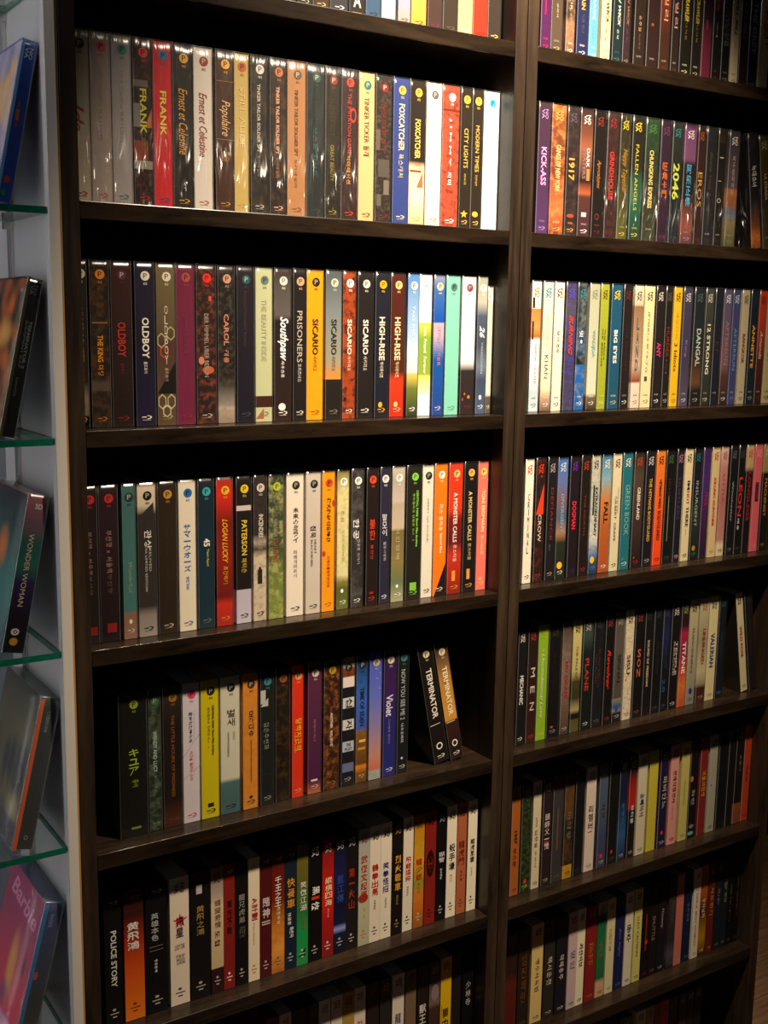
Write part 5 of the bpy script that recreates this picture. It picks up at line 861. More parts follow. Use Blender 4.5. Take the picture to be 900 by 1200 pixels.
ROWS.append(('A3', 'A', 3, -0.33406, 0.1780, 0.0260, 'P', 0, [
(196, 369, '201414', 'c02828', '부산행 x 서울역|8a6a60|.28|.55|.3|.65|b;부산행|6a5048|.56|.68|.35|.6|;@rect|7a1c18|.89|.945|.3|.9|', 'black', 'greyish', 'nl'),
(381, 606, '0:281820,.4:281418,1:180e0e', 'c02828', '부산행 x 서울역|907068|.28|.55|.35|.68|b;부산행|6a5048|.56|.68|.4|.65|;@rect|8a1c18|.88|.94|.35|.85|', 'black plum', 'grey red', 'nl'),
(648, 810, '0:406868,.82:407070,.825:806050,1:906a58', '24383a', 'Wonderlust|90a880|.5|.7|.4|.7|i;@ell|e8d8b0|.87|.9|.4|.65|', 'teal', 'pale script', 'L=e0c8a0'),
(829, 1054, '0:d8c8b0,.14:d0c0a8,.2:302a28,.8:302a28,.86:8a8078,1:9a9088', '141010', '@tri|302a28|.12|.22|.0|.9|;관상|e8e0d8|.3|.42|.35|.75|b;RELIVED|c8c0b8|.42|.57|.6|.72|;PA LIMITED EDITION|c8c0b8|.42|.7|.38|.5|', 'mountain grey', 'white', 'L=3a3430'),
(1068, 1299, '2a1e12', 'b88838', 'THE GREAT SILENCE|3c3018|.3|.65|.4|.55|', 'dark brown', 'faint', 'L=c0b0a0'),
(1319, 1537, 'e0d4c0', '1868b0', 'サマーウォーズ|1c6cb8|.28|.6|.3|.7|v b;썸머워즈|2c74b8|.63|.72|.4|.58|v b', 'cream white', 'blue Japanese', 'L=3a78a8'),
(1558, 1764, '0:14202a,.3:102838,1:14303c', '3aa0a8', '45|f0ecdc|.39|.445|.35|.75|b;Years Apart|b8b850|.46|.58|.5|.7|b', 'dark navy', 'white numeral', 'L=6a7880'),
(1788, 2002, '0:9a2414,.1:d02818,.3:70140c,.5:8a1c10,.8:6a140c,.85:c02c1c,1:a02014', 'e8a820', 'LOGAN LUCKY|f0a020|.27|.57|.35|.7|bi;로건럭키|e89820|.59|.71|.4|.7|b', 'deep red', 'orange', 'L=f08030'),
(2045, 2249, '0:181210,.765:181210,.77:b8b0c0,1:c0b8c8', 'e0c020', '@rect|c8b8b4|.19|.225|0|1|;PATERSON|e0c030|.29|.53|.35|.72|b;패터슨|d8b830|.55|.65|.35|.7|', 'black, lilac foot', 'yellow', 'L=3a3438'),
(2269, 2451, '0:2c2422,.4:2c2422,.45:b0a090,.5:3c3430,.55:c8b8a0,1:c8b8a0', 'd0c0b8', '@ell|282018|.62|.65|.4|.6|;@rect|282018|.64|.74|.32|.68|;INCENDIES|d8ccc0|.26|.42|.4|.75|b;그을린|b8a898|.44|.5|.4|.7|', 'black and sand', 'pale', 'a=4a4038,.4,50;L=4a4038'),
(2474, 2685, '0:2c3a30,.5:3a4a30,.7:687838,1:7a8a40', 'b0c038', 'VAN GOGH|b0a898|.3|.42|.35|.6|;TULIPES|b84838|.43|.6|.35|.6|', 'mossy green', 'pinkish', 'a=c8c078,.6,35;L=8a9848'),
(2712, 2958, 'e8dccc', '1c2428', '未来のミライ|1c1c1c|.23|.48|.4|.7|v b;미래의미라이|3a3a3a|.53|.73|.44|.62|v', 'cream white, widest', 'black Japanese', 'L=2a2a2a'),
(2978, 3194, 'ccc0b4', '1c2420', '침묵|222|.37|.455|.3|.7|b;HEART|444|.47|.57|.58|.72|;BLACKENED|444|.47|.66|.35|.48|', 'greyish white', 'black', 'L=3a3a38'),
(3208, 3395, 'f09c10', 'd04820', '@ell|c83020|.2|.25|.8|1|;@ell|c83020|.56|.6|0|.3|;カメラを止めるな|2a1408|.18|.5|.35|.7|v b;카메라를멈추면안돼|c83020|.6|.82|.4|.65|b', 'golden orange', 'black Japanese', 'L=c87820'),
(3425, 3603, '0:8a8048,.05:a89860,.14:e0d498,.75:e0d8a0,.8:8a8040,.85:5a6420,1:6a7030', 'f8f0e0', '초원|b0a878|.28|.36|.3|.65|;GOOD MORNING|d0c488|.42|.65|.45|.65|;@ell|fff|.85|.88|.35|.6|', 'pale olive', 'faint', 'a=5a5020,.3,30;L=f0f0e0'),
(3628, 3813, '302c2c', 'f8f0e8', '한공|fff|.35|.5|.15|.65|b;한공주 이야기|d8d0d0|.5|.68|.5|.75|', 'charcoal', 'white brush', 'a=686460,.5,20;L=f0f0f0'),
(3854, 4031, '201210', 'e84c18', '불한|e84818|.36|.52|.3|.8|bv;불한당|c83818|.55|.66|.4|.65|b;@rect|a82818|.9|.915|.35|.7|', 'black brown', 'orange-red', 'L=c83818'),
(4056, 4206, '28263c', 'f0e8e8', '말모이|ece4f0|.33|.5|.25|.75|v b;말모이영화|c0b8c8|.54|.68|.4|.7|b', 'dark indigo', 'white', 'L=f0f0f0'),
(4236, 4439, '0:c0b8a8,.1:b0a8a0,.25:c8b8b0,.27:b8a898,.45:c8b8a0,.47:7a6a40,.7:8a7a48,.85:6a7850,1:a8a888', 'f8f0e8', '시인할매|c8c0a0|.44|.68|.35|.65|;@ell|fff|.87|.895|.4|.6|', 'beige and moss', 'pale', 'L=f0ece0'),
(4461, 4700, '201c14', '88d848', 'CENTRAL PARK Short Film Archive|98e050|.18|.6|.65|.8|b;센트럴파크 단편선 Vol.1|98e050|.2|.55|.4|.56|;@rect|88c848|.87|.93|.3|.75|', 'black', 'green', 'L=88c848'),
(4712, 4895, 'e8e0d0', '201c18', 'MERRY GO ROUND|a8a8a0|.25|.58|.45|.62|', 'white', 'grey', 'L=3a3a38'),
(4899, 5112, 'f87c10', 'fff0e8', '@tri|181210|.75|1|.1|1|;미소 홈타운|fff4e8|.3|.5|.4|.7|b;Second Blue|fff4e8|.52|.67|.5|.68|b', 'orange, black foot', 'white', 'L=e8e0d8'),
(5133, 5366, '0:e03818,.35:d83818,.42:7a1410,.6:601010,.7:c83018,1:8a2010', 'f8c070', 'A MONSTER CALLS|f8ece0|.22|.6|.35|.65|b;몬스터콜|f8ece0|.62|.75|.4|.65|;@rect|e89838|.82|.9|.35|.6|', 'scarlet', 'white', 'L=e89048'),
(5385, 5606, '14100e', 'f8c050', 'A MONSTER CALLS|e8c890|.22|.6|.35|.65|b;몬스터콜|e8c890|.62|.75|.4|.65|;@rect|e8a030|.82|.9|.35|.6|', 'black', 'pale gold', 'L=e8a040'),
(5620, 5795, 'f87868', 'f8d060', 'TONI ERDMANN|f8ecb0|.22|.54|.4|.75|b;토니에드만|f8e8b0|.57|.72|.4|.7|b;@rect|f8b080|.9|.92|.3|.7|', 'salmon pink', 'cream', 'L=f8d878')]))
ROWS.append(('A4', 'A', 4, -0.57198, 0.1750, 0.0270, 'P', 0, [
(552, 898, '0e0e0c', '8a9a20', 'キュア|a0c030|.38|.57|.35|.7|v b;큐어|98b030|.6|.65|.45|.68|;@rect|7a8a20|.935|.95|.4|.75|', 'black, very wide', 'green Japanese', 'nl'),
(913, 1072, '202820', '3a6a40', 'WENDY AND LUCY|b0c0b8|.29|.58|.35|.68|b;웬디와루시|808880|.6|.72|.4|.65|', 'dark green', 'pale', 'a=6a7a60,.5,30;L=7a9038'),
(1091, 1329, '0:4a4238,.1:2a2018,.3:18120e,.8:1c100c,.95:4a2410,1:3a1c10', '9a6a20', 'THE LITTLE HOURS OF MADNESS|a05c28|.2|.78|.45|.62|', 'dark brown', 'bronze', 'L=6a3a20'),
(1341, 1562, 'ccc4cc', 'e83a6a', '時をかける少女|1c2438|.2|.42|.38|.58|v b;@rect|303848|.2|.4|.68|.69|;시간을 달리는 소녀|e03868|.48|.69|.4|.6|b;@rect|e03868|.5|.68|.68|.69|;@line|505058|.37|.52|0|1|;@line|505058|.6|.68|0|1|', 'white', 'navy and pink', 'L=e83a6a'),
(1574, 1812, 'c4b408', '1c1804', 'CENTRAL PARK Short Film Archive|241c04|.18|.54|.62|.74|b;센트럴파크 단편선 Vol.1|2c2404|.19|.48|.36|.5|;@rect|241c04|.89|.92|.35|.7|', 'yellow', 'black', 'L=241c04'),
(1827, 2091, '0:c8c4b0,.74:c8c4b0,.77:4a6868,1:405c60', '181818', '벌새|3a3c38|.23|.36|.35|.75|v;HOUSE OF|6a6c60|.4|.46|.65|.75|;HUMMINGBIRD|6a6c60|.4|.58|.35|.45|', 'pale sage, teal foot', 'grey', 'L=182428'),
(2123, 2331, 'd08428', '40280c', '모가디슈|20140c|.27|.46|.4|.72|v b;ESCAPE FROM MOGADISHU|4a2c10|.49|.8|.5|.6|;@ell|3a2010|.9|.925|.4|.65|', 'ochre orange', 'black', 'a=b06c20,.5,40;L=4a2c10'),
(2361, 2549, '181a18', '388088', '@rect|b8b8b0|.14|.24|.0|.4|;@tri|b8b8b0|.2|.26|0|.6|;검은수선화|909890|.38|.58|.25|.65|;@line|888|.78|.76|.1|1|', 'black, white flash', 'grey', 'L=9a9a98'),
(2569, 2771, '181008', '8a5020', '', 'blackish brown', 'none', 'a=4a3418,.7,30;L=3a2a18'),
(2806, 2972, 'd83010', 'e89858', '달짝지근해|f0c020|.4|.64|.3|.85|b;HONEY SWEET|f0c020|.5|.66|.2|.3|', 'bright red', 'yellow', 'L=f0a080'),
(3031, 3232, '0:5a2844,.9:4a1c44,.95:8a4840,1:b86850', 'd8c8c0', '레베카와나|a87888|.43|.6|.4|.6|;@rect|e8d0d0|.89|.905|.25|.75|', 'plum purple', 'mauve', 'L=e8b8c0'),
(3257, 3491, '2c1610', 'b89018', 'ANOTHER|f0e0d0|.4|.52|.42|.58|b;BELIEVE|e0c8b8|.54|.66|.42|.58|b', 'brown', 'white', 'a=a86020,.7,30;L=b06830'),
(3517, 3718, '14141c', '181818', '@rect|a89888|.0|.08|.1|1|;@rect|7a3a18|.08|.15|.1|1|;@rect|e8d8d0|.15|.23|.1|1|;@rect|d0d0d0|.31|.39|.1|1|;@rect|d0d0d0|.48|.56|.1|1|;@rect|b0b8c8|.65|.73|.1|1|;@rect|686c98|.82|.89|.1|1|;십|181418|.315|.385|.35|.85|b;자|181418|.485|.555|.35|.85|b;THE|181418|.665|.69|.4|.75|hb;PLOT|181418|.7|.72|.3|.85|hb', 'black, white squares', 'black', 'L=a0a0a0'),
(3739, 3913, '0:102848,.2:2858a0,.35:3868c8,.57:4060c0,.6:8a5c20,.85:6a4414,.87:e88820,.92:8a5818,1:5a4018', '182838', 'TIME OF EDEN|183058|.25|.55|.35|.75|b;@rect|f0c060|.66|.68|.3|.9|;@rect|c89038|.72|.74|.2|.9|', 'blue and gold', 'navy', 'a=201808,.3,60;L=e0a860'),
(3939, 4137, '0:2c3c90,.12:5060c8,.35:6070c8,.6:9080a8,.8:c08878,.92:c87058,.93:a0a098,1:a0a098', 'b8a890', '@ell|fff|.16|.165|.85|.9|;@ell|fff|.2|.205|.6|.66|;@ell|fff|.28|.285|.8|.85|', 'lavender blue dusk', 'none', 'L=d0d0d0'),
(4162, 4367, '0:2c1848,.3:3c1858,.42:2c2068,1:20287c', 'd8c8b0', 'Violet|e8d8e8|.35|.52|.2|.75|b;그녀에게 말하다|a8a0c0|.54|.74|.4|.55|', 'violet navy', 'white', 'L=e8e0f0'),
(4384, 4562, '14161a', '3a7888', 'NOW YOU SEE ME 2|c0c4c4|.17|.57|.3|.7|;나우유씨미|d8d8d8|.6|.75|.35|.62|b;@ell|d8d8d8|.87|.89|.4|.6|', 'black, upright rightmost', 'silver', 'L=c8c8c0'),
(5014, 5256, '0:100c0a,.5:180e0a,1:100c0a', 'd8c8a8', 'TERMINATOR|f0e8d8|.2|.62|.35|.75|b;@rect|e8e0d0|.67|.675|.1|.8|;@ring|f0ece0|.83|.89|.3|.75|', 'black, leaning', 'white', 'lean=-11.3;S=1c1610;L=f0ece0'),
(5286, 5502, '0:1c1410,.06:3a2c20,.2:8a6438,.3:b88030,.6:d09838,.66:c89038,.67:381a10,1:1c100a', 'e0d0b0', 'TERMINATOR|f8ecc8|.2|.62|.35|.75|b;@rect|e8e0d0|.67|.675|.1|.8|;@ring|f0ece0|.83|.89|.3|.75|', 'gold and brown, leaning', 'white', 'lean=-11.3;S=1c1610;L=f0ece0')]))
ROWS.append(('A5', 'A', 5, -0.80416, 0.1665, 0.0260, 'N', 1, [
(327, 538, '0c0b0b', '', 'POLICE STORY|d0ccc0|.27|.7|.35|.68|b', 'black', 'white', 'LT=c0c0c0;ns'),
(566, 810, '0:2a120c,.2:38140e,.35:8a2414,.6:c04814,1:d87018', '', '黄飛鴻|e8e0d8|.24|.46|.15|.75|v b', 'orange-red', 'white Chinese', 'LT=c06840;ns;M=7a2c10'),
(838, 1100, '0c0b0c', '', '英雄本色|b8b8b8|.22|.44|.25|.6|v;영웅본색|e0e0d8|.58|.68|.38|.52|b;@rect|8a8880|.48|.483|.15|.8|;@rect|8a8880|.51|.513|.15|.8|', 'black', 'grey Chinese', 'LT=c8c8c8;ns'),
(1144, 1389, 'd4c4b0', '6a1c28', '@star|d84050|.28|.4|.1|.95|;福星|381c1c|.3|.47|.3|.7|v b;LUCKY STAR|5a4038|.52|.56|.25|.75|h;THE HONG KONG|5a4038|.6|.68|.3|.75|h', 'cream, pink star', 'black Chinese', 'ns;M=4a3830'),
(1410, 1663, '120e0e', '', '@rect|b0a8b0|.1|.17|.3|.6|;黄飛之鴻|a88850|.26|.5|.3|.7|v', 'black', 'bronze Chinese', 'ns;LT=2a2422'),
(1679, 1844, '0:7a6c60,.2:a09080,.3:c8b090,.8:b8a078,.805:2c1014,1:2c1014', '5a2c34', '蝶變奇情|6a5838|.25|.48|.3|.8|v;도협|301c18|.5|.62|.3|.7|b', 'dusty beige', 'brown Chinese', 'ns'),
(1848, 2000, '7a1c18', '', '東方不敗|2a0808|.28|.56|.3|.75|v b', 'dark red', 'black Chinese', 'ns;LT=e8d8c8;M=f0d0c0'),
(2017, 2169, '0e0c0c', '', '龍兄虎弟|8a8478|.26|.5|.25|.8|v b;용형호제|6a6458|.52|.62|.3|.8|h', 'black', 'grey Chinese', 'ns'),
(2185, 2340, 'd8c8ac', '', 'A計劃|b01c20|.32|.5|.3|.85|b;Project Operation|a03030|.52|.7|.4|.55|i', 'cream', 'red', 'ns;LT=a89070;M=a87848'),
(2354, 2512, '4a1014', '', '賭神|d8c8c8|.34|.52|.2|.85|v b;@rect|c0a8a8|.54|.55|.15|.9|;@rect|c0a8a8|.56|.57|.15|.9|', 'wine red', 'white Chinese', 'ns;LT=d0b8b8'),
(2516, 2698, '0:4a100c,.4:701c10,.6:b87020,.8:d8903c,1:a86828', '', '千王之王|e8e0d8|.2|.45|.25|.75|v b;지존무상|f0d8b0|.45|.6|.4|.65|b', 'red and amber', 'white Chinese', 'ns;LT=d8c8b8;a=6a2c10,.3,30;M=8a5020'),
(2702, 2875, '14202e', '', '快餐車|d89028|.24|.5|.2|.85|v b;快餐車|e8e0d0|.53|.63|.25|.55|;쾌찬차|e8e8e0|.65|.74|.4|.75|b', 'dark blue', 'orange Chinese', 'ns;LT=a8b0b8;M=a0a8b0'),
(2879, 3044, '0:6a5c18,.3:5a5820,.55:2a6a30,.7:148a48,1:208848', '', '笑傲江湖|e8e8d8|.3|.55|.3|.85|v;소오강호|a83020|.62|.7|.45|.75|v b;@tri|1c3018|.86|.93|.1|.8|', 'green', 'white Chinese', 'ns;LT=6a6430;M=a0c8a0'),
(3048, 3237, '0a0a0a', 'e8e0d8', '黑|e8e4dc|.37|.44|.3|.85|b;@rect|c83818|.455|.48|.25|.85|;俠|e8e4dc|.5|.57|.25|.85|b', 'jet black', 'white Chinese, red bar', 'ns'),
(3252, 3425, '0:5a1414,.3:a81c14,.5:c82018,.7:a01818,1:7a1818', 'd8c8c0', '縱横四海|e8d0a0|.32|.57|.25|.85|v b;종횡사해|e8c0a0|.59|.66|.45|.6|', 'red', 'cream Chinese', 'ns;M=d8b8b0'),
(3429, 3611, '0:0c0c14,.35:181c48,.6:10122c,.75:14183c,.79:8890d0,.83:141838,1:101420', 'b8b0b0', '藍江傳|304898|.33|.57|.25|.8|v b', 'dark blue', 'blue Chinese', 'ns'),
(3615, 3792, '0:0e0c0e,.5:1a1618,1:1c1616', 'd8d0c8', '第一火山|a82818|.3|.66|.25|.75|v b', 'black', 'red Chinese', 'ns'),
(3805, 3977, '0:90948c,.3:a0a090,.7:a8a888,1:a09c80', '8a2c20', '武俠文起原|b02818|.22|.6|.2|.8|v b;@ell|8a3020|.55|.63|0|.9|;무협|d8a030|.66|.76|.5|.65|', 'grey parchment', 'red Chinese', 'ns;M=b06838'),
(3981, 4154, 'd0c4b0', '181818', '鶴拳出馬|b81c1c|.32|.6|.2|.8|v b;사제출마|4a4440|.63|.72|.4|.58|v', 'white, first of two', 'red Chinese', 'ns'),
(4158, 4329, 'd4c8b4', '181818', '笑拳怪招|1c2c7c|.33|.6|.2|.75|v b;소권괴초|4a4440|.64|.73|.4|.58|v', 'white, second of two', 'navy Chinese', 'ns'),
(4350, 4507, '120e0c', 'b07c20', '烈火戰車|d8982c|.3|.62|.25|.85|v b;열화전차|a88840|.65|.74|.4|.6|v', 'black', 'gold Chinese', 'ns;M=907838'),
(4522, 4684, 'd0c4b0', '181818', '飛龍猛將|c01c1c|.34|.56|.25|.8|v b;비룡맹장|4a4440|.6|.69|.4|.58|v', 'white', 'red Chinese block', 'ns'),
(4699, 4866, '0:7a4818,.15:b07c18,.4:c8901c,.6:8a8028,.75:c86818,1:8a4c1c', '7a2c14', '龍少爺|b83014|.38|.58|.2|.8|v b;용소야|8a3818|.6|.69|.4|.6|', 'amber green', 'red Chinese', 'ns;a=6a7028,.3,25'),
(4882, 5065, '7a1c14', '240c08', '@ring|140a08|.34|.58|.15|.85|;警察|1a0a08|.36|.55|.3|.7|v', 'brick red', 'black ringed', 'ns;M=3a100c'),
(5084, 5238, '0c0b0c', '909498', '獄警|c0c0c0|.38|.48|.2|.85|v b;감옥풍운|e0e0d8|.53|.63|.4|.6|b', 'black', 'silver Chinese', 'ns'),
(5253, 5420, 'dcd0b8', '101010', '殺手壕|181818|.33|.58|.25|.85|v b;살수호|b83020|.61|.68|.4|.6|', 'white, clean', 'black Chinese', 'ns'),
(5436, 5595, 'a05838', '301410', '龍虎門|7a2818|.33|.56|.15|.8|v b;용호문|3a1810|.6|.7|.4|.6|', 'terracotta', 'red Chinese', 'ns;M=6a3020'),
(5618, 5778, 'dcd0b4', '101010', '龍虎風雲|181818|.34|.56|.3|.75|v b;용호풍운|6a6a60|.6|.68|.4|.58|v', 'white, rightmost', 'black Chinese', 'ns')]))
ROWS.append(('A6', 'A', 6, -1.02701, 0.1600, 0.0280, 'N', 0, [
(2457, 2636, '6a1c20', '301010', '', 'dark red', 'none', 'ns'),
(2640, 2814, 'c8b8ac', 'a02838', '', 'off-white', 'none', 'ns'),
(2831, 3047, '1c1614', '602828', '', 'black, red emblem', 'none', 'ns'),
(3060, 3215, '201a18', '6a5a50', '', 'black, grey emblem', 'none', 'ns'),
(3228, 3401, 'ccc8b4', '4a6874', '', 'white, blue emblem', 'none', 'ns'),
(3415, 3592, 'ccc0b0', '7a1c2c', '', 'white, maroon emblem', 'none', 'ns'),
(3596, 3779, 'a08038', '3c2c0c', '', 'ochre', 'none', 'ns'),
(3783, 3961, 'ccc0ac', '8a2c2c', '武|b83828|.3|.45|.3|.8|', 'cream, red emblem', 'red', 'ns'),
(3984, 4181, '201412', '702828', '', 'brown black', 'none', 'ns'),
(4195, 4370, '201c1c', 'a08058', '', 'black, tan emblem', 'none', 'ns'),
(4401, 4594, 'c8bcb0', '1c1818', '龍門客棧|2a2420|.36|.8|.25|.75|v', 'greyish white', 'black Chinese', 'ns'),
(4614, 4795, '6a5440', '3a2c20', '龍|b04828|.5|.7|.2|.8|v', 'taupe', 'red Chinese', 'ns'),
(4819, 5005, '1c1412', '4a4040', '獸王|d0c8c0|.36|.56|.2|.8|v b', 'black, white characters', 'white Chinese', 'ns'),
(5024, 5212, '0:382430,.2:4a3448,.4:6a5450,.45:3a2420,1:30201c', 'a88878', '@ell|7a6868|.22|.38|.2|.9|', 'dusky purple', 'none', 'ns'),
(5226, 5411, 'c8a00c', '7a3c0c', '獅中王|181004|.48|.8|.2|.75|v b;@rect|6a1c14|.46|.9|.1|.14|', 'bright yellow', 'black Chinese', 'ns'),
(5436, 5588, '1c1614', '4a4440', '', 'plain black', 'none', 'ns'),
(5613, 5808, '0a0a0a', '242c38', '少林寺|b0a8a0|.3|.55|.3|.75|v', 'jet black', 'grey Chinese', 'ns')]))
ROWS.append(('B0', 'B', 0, 0.37439, 0.1730, 0.0280, 'N', 2, [
(6431, 6612, '441448', 'c8a', '@rect|d01838|.45|.72|.4|.5|', 'purple', 'red', 'L=c02030;M=d02840'),
(6616, 6819, '4a3c30', 'ccc', 'WARRIOR|b8a890|.3|.6|.4|.7|;워리어|c8b8a0|.62|.72|.45|.62|', 'grey brown', 'beige', 'L=b09860'),
(6867, 7029, '0:2a2018,.7:3a2c20,.75:8a6448,.9:7a5840,1:2a1c14', 'ccc', 'SURVIVOR|c0b0a0|.35|.65|.4|.7|;생존자|b0a090|.67|.76|.45|.62|', 'brown', 'beige', 'a=a88060,.5,40;L=e8e0d8;M=e8e0d8'),
(7053, 7262, '1c2048', 'ccc', 'CAPTAIN|e8a048|.4|.63|.35|.7|b;캡틴|4a5070|.66|.8|.45|.65|', 'navy', 'orange', 'L=d8d8e0;M=d8d8d8'),
(7274, 7443, '5898b8', 'ddd', 'AGAIN|e0e8e0|.45|.68|.35|.65|b;비긴어게인|80a8b8|.72|.84|.4|.6|', 'sky blue', 'white', 'L=e0e8f0;M=d8e4e8'),
(7484, 7667, 'e0cc9c', 'ccc', 'JOHN WICK|2a1c14|.35|.7|.4|.78|bi;존윅|4a3428|.73|.82|.45|.62|', 'cream', 'black', 'L=8a7050;M=6a5840'),
(7704, 7885, '102428', 'ccc', 'JOHN WICK|d0d0c8|.35|.7|.4|.78|bi;존윅|b8c0b8|.72|.79|.45|.65|b', 'dark teal', 'white', 'L=3a7078;M=2a6068'),
(7901, 8045, '2c1c20', 'ccc', 'JOHN WICK|8a6a4a|.35|.68|.35|.75|bi;존윅|5a4a58|.7|.8|.45|.65|', 'plum black', 'brown', 'L=907888;M=5a2c48'),
(8104, 8320, '241812', 'aaa', '유주얼|c09878|.58|.7|.4|.65|;서스펙트|8a5848|.72|.84|.45|.6|', 'dark brown', 'tan', 'L=241812'),
(8346, 8568, '281614', 'a66', '@rect|8a5030|.62|.64|.4|.6|', 'dark russet', 'none', 'L=2a1a18'),
(8587, 8799, '0:8a4018,.4:6a2c14,.7:3a2018,1:3a2010', 'caa', '킬빌리|e0a080|.25|.58|.35|.75|b', 'copper', 'pink', 'L=6a3018'),
(8824, 8977, '241a14', 'caa', '킬빌리|c89890|.3|.62|.3|.75|b', 'dark brown', 'pink', 'L=6a3c28'),
(8993, 9215, '141008', 'ccc', 'NIGHTCRAWLER|d8b820|.2|.55|.35|.72|bi;나이트|a89018|.56|.7|.45|.6|', 'black, larger letters', 'yellow', 'L=d8c8a8;M=d0d0c0'),
(9237, 9429, '141008', 'ccc', 'NIGHTCRAWLER|b89c20|.2|.55|.35|.72|bi;나이트|a89018|.56|.7|.45|.6|', 'black, smaller letters', 'yellow', 'L=b8a888;M=d0d0c0'),
(9443, 9644, '0:200c10,.5:200c10,.6:5a1c30,1:6a2038', '844', '@rect|7a3440|.5|.58|.4|.55|', 'black and wine', 'none', 'L=6a2038;M=6a2038'),
(9664, 9827, '100c0e', '844', 'HER|8a2020|.25|.42|.3|.8|b;허|c8a8a8|.5|.62|.45|.58|', 'black', 'red', 'L=7a1c28;M=9a2028'),
(9855, 10042, '0c0a0a', '999', 'TERMINATOR|6a6460|.2|.68|.55|.8|;GENISYS|6a6460|.2|.68|.25|.5|', 'black', 'grey', 'L=787878;M=787878'),
(10055, 10230, 'd8c8a8', '333', 'KILL BILL|201414|.28|.58|.35|.7|bi;@rect|b83040|.62|.68|.48|.53|', 'cream', 'black', 'L=8a7a60;M=8a7a60'),
(10244, 10428, '2c1410', '855', 'KILL BILL|a86828|.28|.6|.35|.7|bi;@rect|a02c20|.63|.69|.48|.53|', 'dark brown', 'orange', 'L=5a3020;M=5a2c20'),
(10449, 10658, '0:484c58,.3:30303a,.65:282830,.7:14141a,1:18181c', '999', 'THE GREY|a8a8b0|.27|.7|.3|.75|b', 'slate', 'silver', 'L=8a8a90;M=686870'),
(10679, 10900, 'e0cca0', '333', 'STRAY|2a1c14|.3|.65|.6|.85|bi;dogs|c82820|.28|.55|.3|.65|bi', 'cream yellow', 'red', 'L=8a6c40;M=8a6c40')]))
